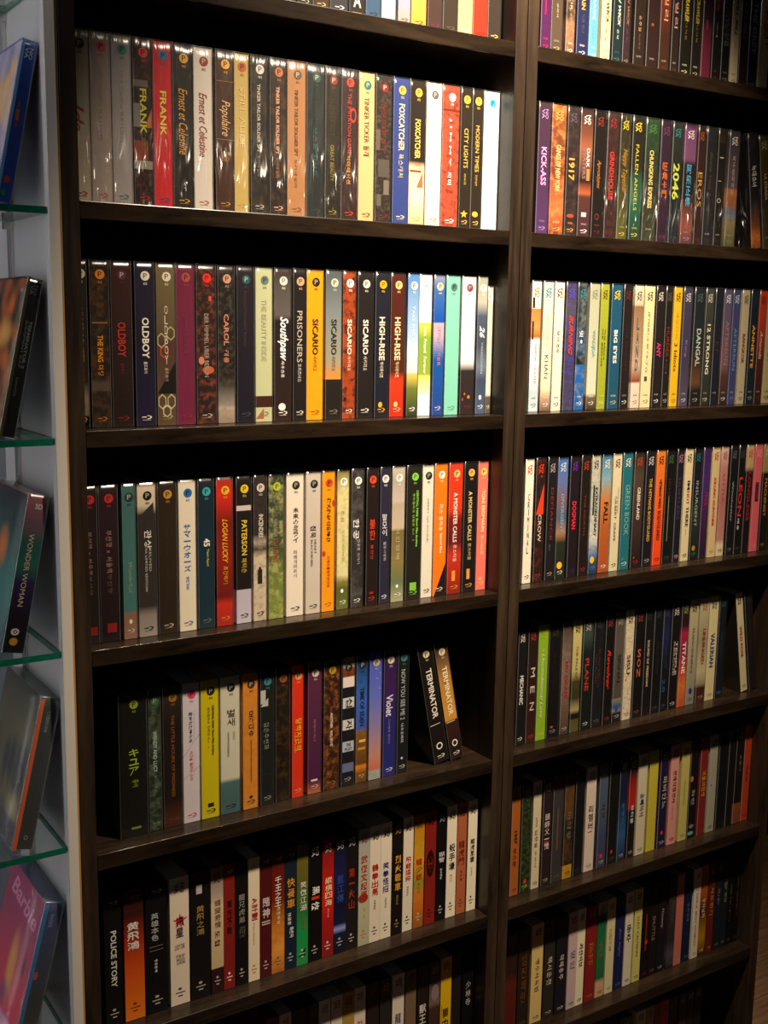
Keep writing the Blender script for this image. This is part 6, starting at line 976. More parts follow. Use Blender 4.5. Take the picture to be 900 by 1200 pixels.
ROWS.append(('B1', 'B', 1, 0.14366, 0.1710, 0.0280, 'N', 2, [
(6466, 6683, '0:3a2434,.5:3c2440,1:4a2c5c', 'a078b0', 'KICK-ASS|e898d8|.33|.62|.3|.75|b', 'purple', 'pink', 'L=a888d0;M=9878a0'),
(6698, 6956, '0:8a4c20,.2:6a3c24,.5:6a3020,.8:c86038,1:5a2c1c', 'f0a050', 'GANGS OF NEW YORK|f0c080|.3|.66|.35|.68|b', 'copper', 'gold', 'a=f09050,.5,30;L=f0a860;M=f8c880'),
(6973, 7188, '241a1a', '5a4a58', '1917|f0a040|.39|.56|.2|.7|b;@ell|a84020|.82|.85|.2|.8|', 'brown black', 'orange numeral', 'a=4a3c38,.5,25;L=f09040;M=e88048'),
(7200, 7436, '0:2a1c1c,.2:6a3c2c,.3:8a5038,.5:4a2c20,.56:241414,.65:a05030,.68:4a2824,1:3a2028', 'd8d0c8', 'DARK|c8c0c0|.3|.45|.55|.8|b;WATERS|7a6870|.3|.54|.25|.5|b;@rect|c87838|.46|.55|.6|.85|;@rect|b8b8b8|.8|.835|.3|.7|', 'brown and rust', 'silver', 'L=e0e0e0;M=b0a8b0'),
(7457, 7671, '120c0a', '7a2c1c', 'Apocalypse|b07028|.38|.6|.3|.7|i;@ring|702018|.8|.85|.3|.7|', 'black', 'bronze script', 'L=6a1c18;M=8a2c20'),
(7689, 7914, '2a1412', '8a2028', 'GRINDHOUSE|b83028|.3|.68|.3|.7|b', 'dark maroon', 'red', 'a=4a3028,.4,30;L=6a1c1c;M=3a1c18'),
(7928, 8139, '0:201a0e,.5:282410,1:4a4c20', 'b8b028', 'Happy Together|a87828|.27|.62|.25|.8|i', 'dark olive', 'gold script', 'a=4a4820,.5,30;L=c8a838;M=a89838'),
(8159, 8393, '0:18140c,.4:1c1a10,.5:1c4434,.7:14503c,1:1c2c24', 'd8b838', 'FALLEN ANGELS|c0b048|.22|.75|.35|.62|', 'black and green', 'yellow', 'L=c8c040;M=d0b840'),
(8419, 8701, '0:1c3a20,.4:182418,1:2c3020', '3a7038', 'CHUNGKING EXPRESS|d8c078|.25|.72|.35|.65|b', 'dark green', 'cream', 'a=4a4c30,.4,30;L=3a3c28'),
(8718, 8946, '281628', '6a3058', '旺角卡門|c86428|.33|.63|.3|.75|v b', 'dark purple', 'orange Chinese', 'L=6a3050;M=30182c'),
(8960, 9182, '0:202820,.5:141818,.7:141c24,1:141a20', '2c7880', '2046|b8c048|.33|.63|.2|.8|b', 'dark teal', 'yellow-green numeral', 'L=3a4c48;M=2c3838'),
(9210, 9467, '0:3a2038,.05:6a3c68,.28:6a4060,.33:140e14,.6:14101a,.7:583028,.85:7a4034,1:4a2838', 'd8d0d0', '阿飛正傳|4c98b8|.32|.68|.3|.7|v b', 'violet and black', 'light blue Chinese', 'L=9a8090;M=a08898'),
(9482, 9649, '2e1410', 'a85028', 'EROS|c09048|.38|.67|.25|.8|', 'dark red-brown', 'gold', 'L=6a2c20;M=4a2018'),
(9670, 9902, '1c1c20', '28303a', 'Buena Vista Social|5a4428|.2|.7|.4|.65|i', 'charcoal', 'dull gold', 'L=4c3a18'),
(9917, 10110, '16120e', '4a3018', '@rect|b8a890|.23|.24|.3|.75|;@rect|b8a890|.43|.436|.25|.6|;@ring|a89880|.58|.62|.2|.7|', 'blackish brown, line marks', 'none', 'L=3a2c1c'),
(10156, 10398, '0:34303c,.3:483c44,.48:50404a,.5:a06830,.62:8a5030,.7:5a6880,.78:807050,1:4c4c30', 'e8e0d8', '지구를지켜라|b8a0a8|.2|.55|.4|.65|v', 'lilac and amber', 'pale', 'a=2c3430,.3,40;L=8a8a50;M=a89c60'),
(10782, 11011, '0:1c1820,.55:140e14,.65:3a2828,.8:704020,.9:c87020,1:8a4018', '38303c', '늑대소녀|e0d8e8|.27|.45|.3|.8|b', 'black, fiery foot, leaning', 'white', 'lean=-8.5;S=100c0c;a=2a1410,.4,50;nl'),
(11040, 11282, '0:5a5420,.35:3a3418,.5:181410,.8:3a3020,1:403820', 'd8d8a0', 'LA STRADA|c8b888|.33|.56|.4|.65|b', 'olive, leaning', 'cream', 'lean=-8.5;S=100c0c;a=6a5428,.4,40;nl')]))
ROWS.append(('B2', 'B', 2, -0.09340, 0.1770, 0.0280, 'N', 2, [
(6452, 6625, '0:f0e8e0,.2:f0e0d0,.21:f08040,.35:f09850,.42:e86820,.45:f8f8f8,.7:f8f8f8,.85:b8ccd8,1:c8d8e0', 'f07840', '@rect|2a2020|.12|.2|.1|.35|;@rect|2a2020|.3|.44|.1|.3|;DAWSON|4a4850|.48|.6|.5|.7|;HUSTLE|e08868|.64|.78|.45|.7|', 'white and orange', 'grey', 'L=7090a8;M=687078'),
(6655, 6842, '0:a0bcc4,.2:d0d8cc,.4:f0e8c8,.8:f8e8c0,.9:b89880,1:6a5040', '5a90a8', 'MY NAME IS|e8e0a8|.25|.5|.3|.65|;KHAN|3c6c80|.56|.74|.3|.7|', 'pale yellow', 'teal', 'L=f0e8e0;M=e8d8c0'),
(6856, 7037, '0:f8e8d4,.75:f8e8d0,.82:c8dcd0,1:f8e8d0', '4a1c18', '보이|4a4038|.37|.45|.35|.65|b;경성|4a4038|.47|.54|.3|.65|b', 'ivory', 'dark brown', 'L=5a5048;M=5a5048'),
(7069, 7267, '0:383034,.2:4a4450,.5:3a3458,1:403c44', '5848d0', 'BURNING|d83c1c|.25|.56|.35|.75|bi;버닝|4840c0|.58|.72|.35|.6|b', 'dark violet', 'orange-red', 'a=5048b0,.5,30;L=504858;M=5850c8'),
(7286, 7468, '0:24303c,.3:283440,.5:204878,.6:14181c,.635:14181c,.64:1860b0,1:1458a0', '3c88a0', '멋|f0f0f0|.37|.42|.3|.7|bi;@ell|f0f0f0|.44|.47|.45|.65|', 'blue, black band', 'white', 'a=8a8c88,.5,30;L=e8ecf0;M=f0f0f0'),
(7509, 7700, '0:a8a890,.5:b8bca8,.87:c8ccb8,.9:6a5c4c,1:3a2c20', '808870', 'WADJDA|78a090|.36|.58|.35|.72|b', 'pale grey-green', 'sage', 'L=e8e0d0;M=f0e8d8'),
(7713, 7878, '98a028', '5a3018', 'THE PERKS|4a4818|.35|.6|.6|.72|b;OF BEING|3a3c10|.35|.65|.3|.45|b', 'lime green', 'olive', 'L=d8d8a8;M=d8d8a8'),
(7920, 8138, '184c68', 'f0c820', 'BIG EYES|f0f0e8|.36|.63|.35|.68|b', 'petrol blue', 'white', 'L=c8c098;M=d8d890'),
(8158, 8342, '1c1414', '702820', 'THE PIANIST|38282c|.3|.7|.4|.6|', 'black', 'faint', 'L=c8c8c8;M=909098'),
(8366, 8553, '0:d8c8b0,.15:d0bca0,.17:8a6848,.5:a88868,.65:b89c80,.78:803c20,.8:d8c8b8,1:d0c0b0', '384050', 'L A N D|3c587c|.25|.7|.35|.65|bv', 'beige house', 'blue', 'L=b89888;M=787480'),
(8573, 8785, 'e0cfa0', '2c4c4c', '지금만나러갑니다|3c4848|.2|.72|.4|.58|v;@rect|4a4438|.74|.78|.3|.6|', 'cream', 'dark', 'L=8a8468;M=808068'),
(8812, 8993, '1c1414', 'd8d0c8', 'ANY|d03070|.46|.58|.3|.8|b', 'black', 'pink', 'L=e8e0e0;M=b8b0b0'),
(9007, 9163, '181210', '585450', 'MURDER|8a2c1c|.33|.58|.3|.7|;더|686058|.6|.72|.4|.55|', 'black', 'rust', 'L=a8a098'),
(9178, 9350, 'd8ac18', '3c1c0c', '3 Idiots|3c2810|.46|.7|.3|.72|;세얼간이|c09820|.2|.42|.35|.7|', 'yellow', 'dark brown', 'L=987818;M=685010'),
(9376, 9569, '0:3a3444,.6:38304a,1:4a4458', 'c8c0c8', 'King|8078a0|.44|.58|.35|.65|', 'dusky purple', 'lilac', 'L=c8c0d8;M=c0b8d0'),
(9606, 9830, '0:141c20,.5:182028,.66:3a281c,.8:5a3c28,.87:181418,1:181418', '4c5860', 'DANGAL|a8b0a0|.34|.66|.35|.8|b', 'black and brown', 'silver', 'L=a09890;M=807870'),
(9855, 10044, '0:3a3c38,.3:30342c,1:282824', 'c8c0b8', '12 STRONG|d8d0b8|.3|.73|.35|.75|b', 'dark grey-green', 'cream', 'L=c8c0b8'),
(10060, 10236, '141824', '1c2430', 'ET|582020|.45|.55|.3|.7|', 'midnight blue', 'red', 'L=2c2c38'),
(10261, 10446, '0:4a4868,.4:5a4858,.65:6a4c50,.75:4c2c28,1:2c1c1c', 'd8d0d8', 'AFTERSUN|9a6c70|.27|.65|.35|.75|', 'mauve', 'dusty pink', 'L=d8c8c8'),
(10463, 10642, '343c68', 'b8b8d0', 'AFTERSUN|6c88a8|.33|.7|.35|.7|', 'slate blue', 'light blue', 'L=7078a8'),
(10666, 10841, 'a89c80', '242820', 'BANGKOK|7a2820|.38|.64|.3|.7|b', 'khaki cream', 'dark red', 'L=585040'),
(10869, 11060, '101c28', '1c3040', 'ANNETTE|e89820|.3|.68|.35|.7|b', 'dark navy', 'orange', 'L=8898a0'),
(11076, 11256, '0:b83c14,.3:a83418,.6:501c10,1:2c1410', '6c2010', 'Amanda|e8b8a0|.35|.6|.3|.7|i', 'burnt orange', 'pink', 'L=6a3828'),
(11260, 11476, '0:a89870,1:b0a078', '4c4838', 'CINEMA|586870|.3|.62|.35|.65|', 'khaki', 'grey', 'L=2c2c28')]))
ROWS.append(('B3', 'B', 3, -0.33406, 0.1765, 0.0270, 'N', 3, [
(6439, 6602, 'f0e8d8', 'c83828', 'CRIMINAL|2a2420|.27|.76|.4|.62|v', 'white', 'black spaced', 'L=3c3834'),
(6633, 6812, '201410', 'e83c20', '@tri|e04020|.2|.45|.1|.9|;@ell|d83c20|.13|.15|.55|.65|;CROW|e8e0d8|.45|.67|.35|.7|', 'black, red wing', 'white', 'a=8a3018,.3,25;L=c02c18'),
(6848, 7023, '18141a', 'a8a0a0', 'DEFIANCE|8a2c1c|.24|.67|.4|.7|;디파이언스|a09890|.7|.76|.4|.5|', 'black', 'dark red', 'L=a8a8a8'),
(7043, 7236, '0:3c6cb0,.2:5c70a8,.35:7a5c68,.5:485c78,.62:a87858,.7:282c1c,1:1c2018', 'd8e0e8', 'DIVERGENT|88a8c0|.3|.62|.4|.7|b;@ell|f8c020|.86|.92|.2|.75|', 'blue sunset, yellow dot', 'pale blue', 'L=e0e0e0'),
(7270, 7449, '1c1018', '682cb0', 'DOGMAN|f02848|.37|.6|.35|.8|b', 'black', 'hot pink', 'L=3c2470'),
(7475, 7661, '1c100e', 'b03c24', 'THE NORTH|7a3c24|.32|.66|.4|.6|', 'blackish brown', 'rust', 'L=a02c1c'),
(7683, 7857, '0:c8c0a8,.4:b8bcb0,.7:d0d0c8,.85:4878b0,.9:204878,1:103058', '24447c', '@rect|282c34|.25|.5|.25|.45|;EXTRAORDINARY|1c2430|.27|.68|.5|.8|b;@ell|f8c020|.85|.91|.2|.7|', 'white and blue, yellow dot', 'black', 'a=484c50,.4,50;L=6888b0'),
(7885, 8079, '0:2c6c98,.2:80a8b8,.3:a89070,.4:c87838,.6:b05c28,1:a84c20', 'f0e8d8', 'FALL|241c18|.4|.58|.35|.8|b', 'blue to orange', 'dark', 'L=f0ece0'),
(8098, 8279, 'd8cca8', '581c18', 'GILBERT  GRAPE|3a4040|.36|.74|.35|.6|;WHATS EATING|3a4040|.28|.5|.68|.78|', 'cream', 'grey', 'L=2c2c28'),
(8294, 8497, '1c6874', 'e8e0d0', 'GREEN BOOK|88b0a8|.27|.7|.35|.8|;@ell|d84028|.9|.915|.3|.45|', 'teal', 'pale', 'L=d8e0d8'),
(8527, 8737, '0:281c18,.2:4c3c30,.6:3a2c28,1:18100e', 'c04820', 'GREENLAND|e8dcc8|.3|.58|.4|.72|b;@ell|d84028|.9|.915|.3|.45|', 'brown', 'white', 'L=a82820'),
(8763, 8965, '14121a', 'c8c0c0', 'THE HITMANS BODYGUARD|d8a038|.23|.78|.4|.72|b', 'blue-black', 'gold', 'L=a8a8a8'),
(8983, 9171, '0:d87820,.5:e85c20,1:e83c10', '2c1810', 'HITMANS WIFES|2c1c18|.25|.5|.4|.7|b;BODYGUARD|5c2018|.52|.78|.35|.75|b', 'orange', 'black', 'L=5a2410'),
(9197, 9396, '0c0c0a', '3c6838', 'ICHI|5c2418|.25|.4|.35|.6|;@rect|a8a078|.4|.8|.45|.5|', 'jet black, green emblem', 'red', 'L=38583c'),
(9424, 9580, '181424', 'b87090', 'HUSTLERS|48305c|.25|.62|.3|.65|b', 'dark indigo', 'purple', 'L=e0a8b8'),
(9599, 9778, 'd8c8a0', '2c2c24', 'IM|2c2018|.28|.36|.4|.75|b;NOT|a83824|.37|.49|.4|.75|b;THERE|242020|.51|.69|.4|.75|b;@rect|3c3428|.71|.77|.5|.54|', 'cream', 'black and red', 'L=242420'),
(9801, 9979, '0:0c0c18,.4:141820,.6:283028,1:0c1010', '1c7874', 'INSURGENT|a8b0a0|.29|.7|.4|.72|;@ell|a88818|.87|.92|.3|.75|', 'dark slate, gold dot', 'silver', 'L=288858'),
(10003, 10181, '0:3c2050,.3:402870,.5:442050,1:241428', '44286c', 'PRIDE|a02c4c|.4|.52|.4|.8|', 'violet', 'pink', 'a=301838,.4,40;L=2c1c38'),
(10206, 10387, 'd0b888', 'b83424', 'KILLING GUNTHER|c82818|.27|.71|.35|.68|bi', 'cream yellow', 'red', 'L=c07058'),
(10409, 10581, '0:d0b8a8,.2:b87c78,.5:a86860,.85:b88078,.9:d8c8a8,1:d0c098', 'a02c5c', 'LITTLE|a84040|.25|.5|.4|.65|', 'dusty rose', 'rose', 'L=2c2420'),
(10615, 10792, '100e12', '5c6468', 'Winchester|b0b0b0|.32|.69|.4|.65|', 'black', 'silver', 'L=788088'),
(10808, 10979, '0c0c0e', '40444c', 'LEON|e82820|.29|.65|.25|.75|b;레옹|e8e0d0|.67|.78|.3|.6|b', 'jet black, grey emblem', 'red', 'L=485058'),
(10996, 11174, '0:c0a878,.2:c0a070,.25:181010,1:140e0e', 'c83424', 'LONGLEGS|a81c18|.25|.7|.35|.75|b', 'black, tan top', 'red', 'L=402018'),
(11191, 11384, 'd8606c', 'f0a8a0', '@rect|241c3c|.35|.53|.3|.75|;LOOK|78404c|.36|.52|.4|.65|b', 'coral pink', 'navy block', 'L=e8a0a0'),
(11409, 11595, '0:a88c50,.25:a08850,.28:14100c,1:120e0a', 'd8c8a0', 'MACHINIST|b8842c|.32|.68|.35|.7|b', 'black, mustard top', 'gold', 'L=a07c38')]))
ROWS.append(('B4', 'B', 4, -0.57198, 0.1740, 0.0270, 'N', 3, [
(6423, 6585, '101012', 'd8ccc0', 'MECHANIC|f0e8dc|.4|.65|.3|.75|b', 'black', 'white block', 'L=e8e8e0'),
(6608, 6793, '0:1c1210,1:3a1410', 'b02c1c', 'M|d8c8b8|.35|.43|.35|.8|;E|d8c8b8|.51|.57|.35|.8|;N|d8c8b8|.65|.72|.35|.8|', 'dark maroon', 'white spaced', 'L=c83828'),
(6797, 6987, '88b020', 'a8b01c', '@rect|a0c050|.2|.23|.4|.6|;Unconditional Love|e8f0c0|.25|.8|.35|.65|i', 'lime green', 'cream script', 'L=d8d830'),
(7002, 7233, '0c0a0e', '3c302c', 'SICK|300c10|.25|.6|.4|.6|;@ell|d83c28|.9|.92|.35|.6|', 'black, faint emblem', 'none', 'L=88888c'),
(7257, 7433, '0:241c18,.12:5c4c40,.3:806c5c,.6:7c6458,.9:5c4438,1:40302c', '605044', 'NO ESCAPE|b01c28|.35|.68|.4|.75|b', 'stone brown', 'red', 'a=4c3c34,.5,40;L=c8b8a8'),
(7457, 7639, '0:6c6038,.1:c8b878,.45:c0b070,.55:403818,.7:383418,.8:a8985c,.84:141008,.88:141008,.89:504c20,1:585428', '2c2414', 'THE PALE DOOR|605430|.23|.62|.4|.62|', 'mustard and black', 'olive', 'nl'),
(7659, 7861, '0:141814,.15:384840,.3:141c1c,1:0c100c', 'a8a8a0', 'PLANE|b83420|.36|.65|.3|.7|b', 'black green', 'red', 'L=c8c8c0'),
(7881, 8082, '0c0c10', '38343c', 'RAMBO|501c20|.3|.65|.5|.75|b;LAST BLOOD|484858|.35|.6|.25|.4|', 'black, speckled', 'dark red', 'a=404048,.3,90;L=605c60'),
(8107, 8288, '0c0a0a', 'a02c28', 'Revolver|e82820|.32|.68|.3|.7|bi', 'jet black', 'bright red', 'L=a02824'),
(8309, 8505, '0:4c4640,.3:585048,.78:504840,.79:888070,.86:284c80,.9:888070,.92:1c1c20,1:14141a', 'a09888', 'SIGNAL|24222c|.38|.66|.4|.75|b;@ell|2c50a0|.85|.91|.3|.7|', 'taupe, blue dot', 'black', 'L=b0b0b8'),
(8519, 8704, 'dcccb0', '242018', 'SISU|50201c|.4|.58|.3|.7|b;@ell|a84028|.62|.64|.2|.35|', 'cream, ink speckled', 'dark maroon', 'a=302420,.45,90;L=6c6454'),
(8721, 8918, '0c0808', '903820', 'SON|c06438|.36|.63|.35|.75|v b', 'black', 'copper spaced', 'L=a84428'),
(8932, 9097, '0e0c0e', '303034', 'SOUND OF FREEDOM|d0b898|.3|.73|.4|.7|b', 'black', 'tan', 'L=202024'),
(9117, 9304, '0a0c0e', '303840', 'TALK TO ME|2c3030|.33|.64|.4|.7|', 'black, faint letters', 'dark grey', 'L=484c4c'),
(9321, 9477, '0:0c101c,.3:1c2450,.5:0c1020,1:080c14', '384468', 'STARDUST|28386c|.3|.6|.4|.75|;2.0|2c5878|.7|.82|.3|.7|b', 'navy black', 'blue', 'L=4c5060'),
(9502, 9701, '0c0c10', 'c8c0c0', 'TEMPLE|c8c0b8|.36|.68|.6|.8|b;RESCUE|a8a098|.36|.68|.35|.55|b', 'black', 'double white', 'L=d0c8b8'),
(9716, 9894, '0:14080c,.23:241014,.3:a82044,.5:8c1c40,.65:c83c28,.8:d87828,1:b85024', '909030', 'TITANE|f0e8e0|.38|.68|.3|.75|b', 'red-orange', 'white', 'a=5c1438,.3,50;nl'),
(9910, 10111, '0:b8ac88,.5:a89c80,1:808078', '1c1c20', 'TRANSCENDENCE|34302c|.26|.7|.4|.62|;@ell|1c2c88|.84|.9|.35|.75|', 'khaki white', 'grey', 'L=606060'),
(10129, 10347, '0:c0b490,.4:989070,.7:c0b490,.82:988c6c,.86:3c1c10,1:502414', 'b05038', 'UNHINGED|982020|.29|.63|.4|.72|b', 'cream and rust', 'red', 'L=a89080'),
(10351, 10570, 'd8c898', '285078', 'VALERIAN|204880|.35|.68|.3|.75|b', 'cream', 'blue', 'L=909070'),
(10588, 10773, '101820', '305868', 'WIND|183c4c|.35|.6|.3|.7|', 'dark blue', 'teal', 'L=707880'),
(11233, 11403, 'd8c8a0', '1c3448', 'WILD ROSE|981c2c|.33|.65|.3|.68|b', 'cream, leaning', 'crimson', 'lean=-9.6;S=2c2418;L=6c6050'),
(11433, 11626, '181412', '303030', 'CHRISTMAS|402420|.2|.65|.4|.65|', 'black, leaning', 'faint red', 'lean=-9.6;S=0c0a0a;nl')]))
ROWS.append(('B5', 'B', 5, -0.80416, 0.1700, 0.0270, 'N', 3, [
(6415, 6585, 'a85c20', '50280c', '1947|24140c|.4|.52|.35|.7|b;보스톤|24140c|.56|.73|.3|.65|b', 'ochre brown', 'black', 'L=6c3810'),
(6606, 6794, '182010', 'c8a820', 'THE GREEN KNIGHT|404c28|.3|.6|.35|.65|;@ell|d83820|.88|.92|.4|.7|', 'dark foliage green', 'faint green', 'a=506c28,.6,45;L=b8c048'),
(6821, 6984, 'd8c8a8', '201c1c', '김광석을|4c4840|.33|.42|.35|.6|;김창열|3c3838|.45|.61|.3|.65|b;부르다|5c584c|.64|.8|.4|.58|', 'cream', 'grey', 'L=504c44'),
(7006, 7182, '281818', 'c8b8b0', '頭師父一體|d8ccc0|.32|.66|.25|.8|v b;@rect|b83020|.58|.6|.25|.8|', 'maroon black', 'white Chinese', 'L=c0b0a8'),
(7204, 7413, '383434', '704848', '@rect|684844|.3|.7|.45|.6|', 'dark grey', 'dull red', 'L=605c58'),
(7433, 7625, '0:241c14,.1:50381c,.35:5c3c18,.5:241810,.8:382414,.87:201c18,.875:c89820,1:b88c18', '383028', '마약왕|887c70|.37|.62|.3|.75|i', 'brown, yellow foot', 'grey', 'a=805420,.4,30;L=302410'),
(7645, 7839, '0c0e14', '383c48', '', 'blue-black', 'none', 'L=383838'),
(7869, 8078, 'dcc8b8', '585c70', '리멤버|181818|.36|.6|.3|.75|v b;@rect|b02c34|.615|.625|.3|.75|', 'large white', 'black block', 'L=888080'),
(8130, 8321, '0:4c5c70,.5:485468,.7:384468,1:403c50', 'a8a8a0', '사랑|202838|.38|.52|.35|.75|;@ell|e83428|.87|.91|.35|.65|', 'blue grey', 'navy', 'L=c8b8c0'),
(8345, 8540, '0c0a0a', '202834', '@ell|d82820|.86|.9|.4|.65|', 'black, red dot', 'none', 'L=504c50'),
(8560, 8741, '0:10142c,.4:141c40,.6:1c4470,.75:2c5888,1:142038', 'd8d0d0', '돌멩이|4878a8|.43|.63|.4|.7|b', 'deep blue', 'sky blue', 'L=b8b8c8'),
(8772, 8936, '0:14080a,.15:301014,.3:a01c18,.5:b82418,.54:140c0c,1:0c0a0a', 'd0c8c0', '뷰티풀|e8e0e0|.48|.66|.35|.75|b', 'red and black', 'white', 'L=c8c0b8'),
(8953, 9161, 'd0c4a8', '1c2848', '올빼미아|202c5c|.39|.62|.3|.75|b', 'white', 'navy block', 'L=706c68'),
(9200, 9402, 'c8b838', 'e0d478', 'JAZZY|e0d480|.6|.68|.4|.75|h', 'yellow', 'pale yellow', 'nl'),
(9437, 9647, '14143c', 'c8c0b8', '@dots|d85838|.02|.95|.05|.1|;@dots|d85838|.02|.95|.9|.95|;파비안느|c8c0a8|.28|.6|.35|.8|b;@ell|e83828|.83|.87|.4|.65|', 'navy, dotted edges', 'cream', 'L=b8b8c0'),
(9674, 9874, 'd8948c', '1c1414', '연애의참견사|241818|.25|.58|.35|.75|b;그리고사랑|604040|.6|.75|.42|.55|', 'pink', 'black', 'L=382424'),
(9927, 10126, 'c8b868', '585424', '@rect|a89c58|.38|.64|.4|.6|', 'pale mustard', 'faint', 'L=888048'),
(10130, 10331, '0e0a0a', 'a02424', '@ell|c87828|.36|.42|.1|.45|;화란|a89890|.5|.66|.3|.7|b;@ell|807858|.86|.9|.2|.8|;@ell|68a8a0|.93|.97|.1|.8|', 'black, colour blots', 'grey', 'nl'),
(10367, 10552, '802020', 'c04428', '괴물의탄생|e0a820|.34|.6|.3|.8|b', 'brick red', 'yellow', 'L=a03020'),
(10583, 10781, 'a8a490', '3c3834', '@line|484848|.35|.4|.2|.8|;@ell|504c48|.5|.52|.3|.45|', 'pale grey', 'none', 'L=606060'),
(10808, 11030, '0a0c12', '182028', '', 'black, bluish', 'none', 'L=282c34'),
(11046, 11214, '0e0c0e', '141414', '', 'black', 'none', 'nl'),
(11233, 11434, '0:0e0a0a,.78:100c0a,.8:904c28,1:804028', 'a89870', '소설가|b0987c|.28|.45|.5|.7|', 'black, orange foot', 'tan', 'nl'),
(11438, 11623, 'b8401c', '301410', '서편제|381410|.4|.58|.4|.65|b', 'burnt orange', 'black', 'L=78281c')]))
ROWS.append(('B6', 'B', 6, -1.02701, 0.1615, 0.0280, 'N', 3, [
(6387, 6630, '0:2c1814,.4:28140e,.5:501c14,1:501414', '784420', '암살|601c14|.4|.6|.3|.7|', 'dark red-brown', 'red', 'ns'),
(6654, 6876, '241812', '582814', '임진왜란|684418|.25|.75|.3|.7|v', 'dark brown', 'olive gold', 'ns'),
(6918, 7140, 'c8ac6c', '302814', '맹수사육법|6c5430|.35|.68|.35|.7|b', 'tan yellow', 'brown', 'ns'),
(7169, 7381, '282420', '603414', '택시운전|c0b098|.38|.66|.3|.75|b', 'dark brown', 'cream block', 'ns'),
(7402, 7625, '18161c', '202c58', '덕혜옹주|c8b8b0|.4|.65|.3|.7|b', 'black', 'cream', 'ns'),
(7645, 7828, 'b8a0a0', '384468', '말임|4c4c70|.4|.58|.3|.8|i', 'lilac', 'grey blue', 'ns'),
(7832, 7990, 'dcd0b0', '302820', '자산어보|1c1818|.36|.6|.25|.8|b;@ell|c02820|.35|.37|.4|.55|', 'cream white', 'black brush', 'ns'),
(8011, 8228, '7c1c1c', 'b07c20', '천문성신|a87c2c|.38|.62|.3|.7|v', 'crimson', 'gold', 'ns'),
(8249, 8425, '0:a8a898,.1:a0a090,.14:185c38,.5:1c6840,.8:205c34,.85:c09878,1:b89070', 'a82828', '산|8c4c30|.4|.6|.3|.7|', 'green and beige', 'brown', 'ns'),
(8448, 8622, 'c8bc90', '685c34', '소년시절|a88c40|.3|.55|.3|.6|v', 'cream, gold letters', 'gold', 'ns'),
(8637, 8839, '181c48', '384c80', 'Blue Night|6870a0|.35|.65|.4|.65|i', 'navy', 'blue', 'ns'),
(8860, 9027, 'ccc0ac', '3c3834', '동주|1c1c1c|.34|.54|.2|.8|v b', 'white', 'black block', 'ns'),
(9061, 9230, 'c0b868', '3c3c20', 'LUST CAUTION|705c38|.3|.72|.35|.65|', 'pale yellow-green', 'brown', 'ns'),
(9256, 9400, '140c0e', '484440', '@rect|802014|.3|.7|.4|.6|;@ell|c82c1c|.58|.63|.4|.8|', 'black, red marks', 'red', 'ns'),
(9418, 9590, '181210', '5c1c14', 'SHUTTLE|706050|.35|.62|.3|.7|b', 'brown black', 'taupe', 'ns'),
(9606, 9780, '18141a', '181c48', 'Honesty|a89888|.3|.52|.3|.7|i', 'black', 'cream script', 'ns'),
(9833, 10000, '0:382c30,.7:2c2428,.85:484450,1:201c20', '483c3c', 'TEDIOUS|605454|.25|.5|.4|.7|', 'grey mauve', 'grey', 'ns'),
(10020, 10188, 'b86858', 'c89080', '', 'salmon pink', 'none', 'ns'),
(10213, 10387, '101c38', '1c3048', '윤희에게|586888|.35|.55|.4|.7|b', 'dark navy', 'slate', 'ns'),
(10422, 10580, 'ccc0ac', '285078', 'EAT DRINK MAN WOMAN|b09080|.15|.85|.35|.65|b', 'greyish white', 'pink', 'ns'),
(10598, 10764, '0:b06414,.3:a04c14,.5:401c10,.8:a8780c,1:302010', 'a88020', '왕의남자|e0c0a0|.36|.58|.3|.75|b', 'amber and brown', 'cream', 'ns'),
(10789, 10937, '602010', 'a88070', '사도전기|c08050|.27|.58|.3|.8|b', 'red-brown', 'tan', 'ns'),
(10956, 11125, '181c24', '807880', '관상|786c68|.3|.5|.3|.7|v', 'blue-black', 'grey', 'ns'),
(11145, 11277, '181c24', '202028', '박열|807870|.25|.5|.3|.8|v', 'dark slate', 'grey', 'ns'),
(11281, 11429, '0c0b0c', '141414', '新不了|684c20|.3|.75|.4|.65|v', 'black, left of pair', 'bronze Chinese', 'ns'),
(11449, 11583, '0c0b0c', '141414', '新龍門|584018|.25|.7|.4|.65|v', 'black, right of pair', 'bronze Chinese', 'ns')]))
ROWS.append(('B7', 'B', 7, -1.24151, 0.1550, 0.0300, 'N', 3, [
(8870, 9139, '283c20', '584', '', 'dark green', 'none', 'ns'),
(9246, 9461, 'b0a488', '444', '', 'cream', 'none', 'ns'),
(9481, 9650, '907c5c', '444', '', 'beige', 'none', 'ns'),
(9666, 9820, '784020', '444', '', 'brown', 'none', 'ns'),
(9824, 10002, 'a03030', '444', '', 'red', 'none', 'ns'),
(10033, 10217, '281814', '733', '', 'black brown', 'none', 'ns'),
(10248, 10424, '30201c', 'a74', '', 'umber', 'none', 'ns'),
(10445, 10613, '181412', 'c83', '', 'black, orange marked', 'none', 'ns'),
(10634, 10804, '14100e', 'a74', '', 'black', 'none', 'ns')]))

KEYS = {('P', ''), ('012', 'b'), ('NO', 'b'), ('VA', 'b'), ('NOVA MEDIA', ''), ('Barbie', 'bi')}
for row in ROWS:
    for c in row[8]: KEYS |= letter_keys(c[4])
for s in ('TERMINATOR 2', 'JUDGMENT DAY', 'REMASTER', 'WONDER WOMAN', '3D', 'DC', 'CYBERPUNK', 'BARBIE'): KEYS |= {(s, ''), (s, 'b')}
prepare_letters(KEYS)

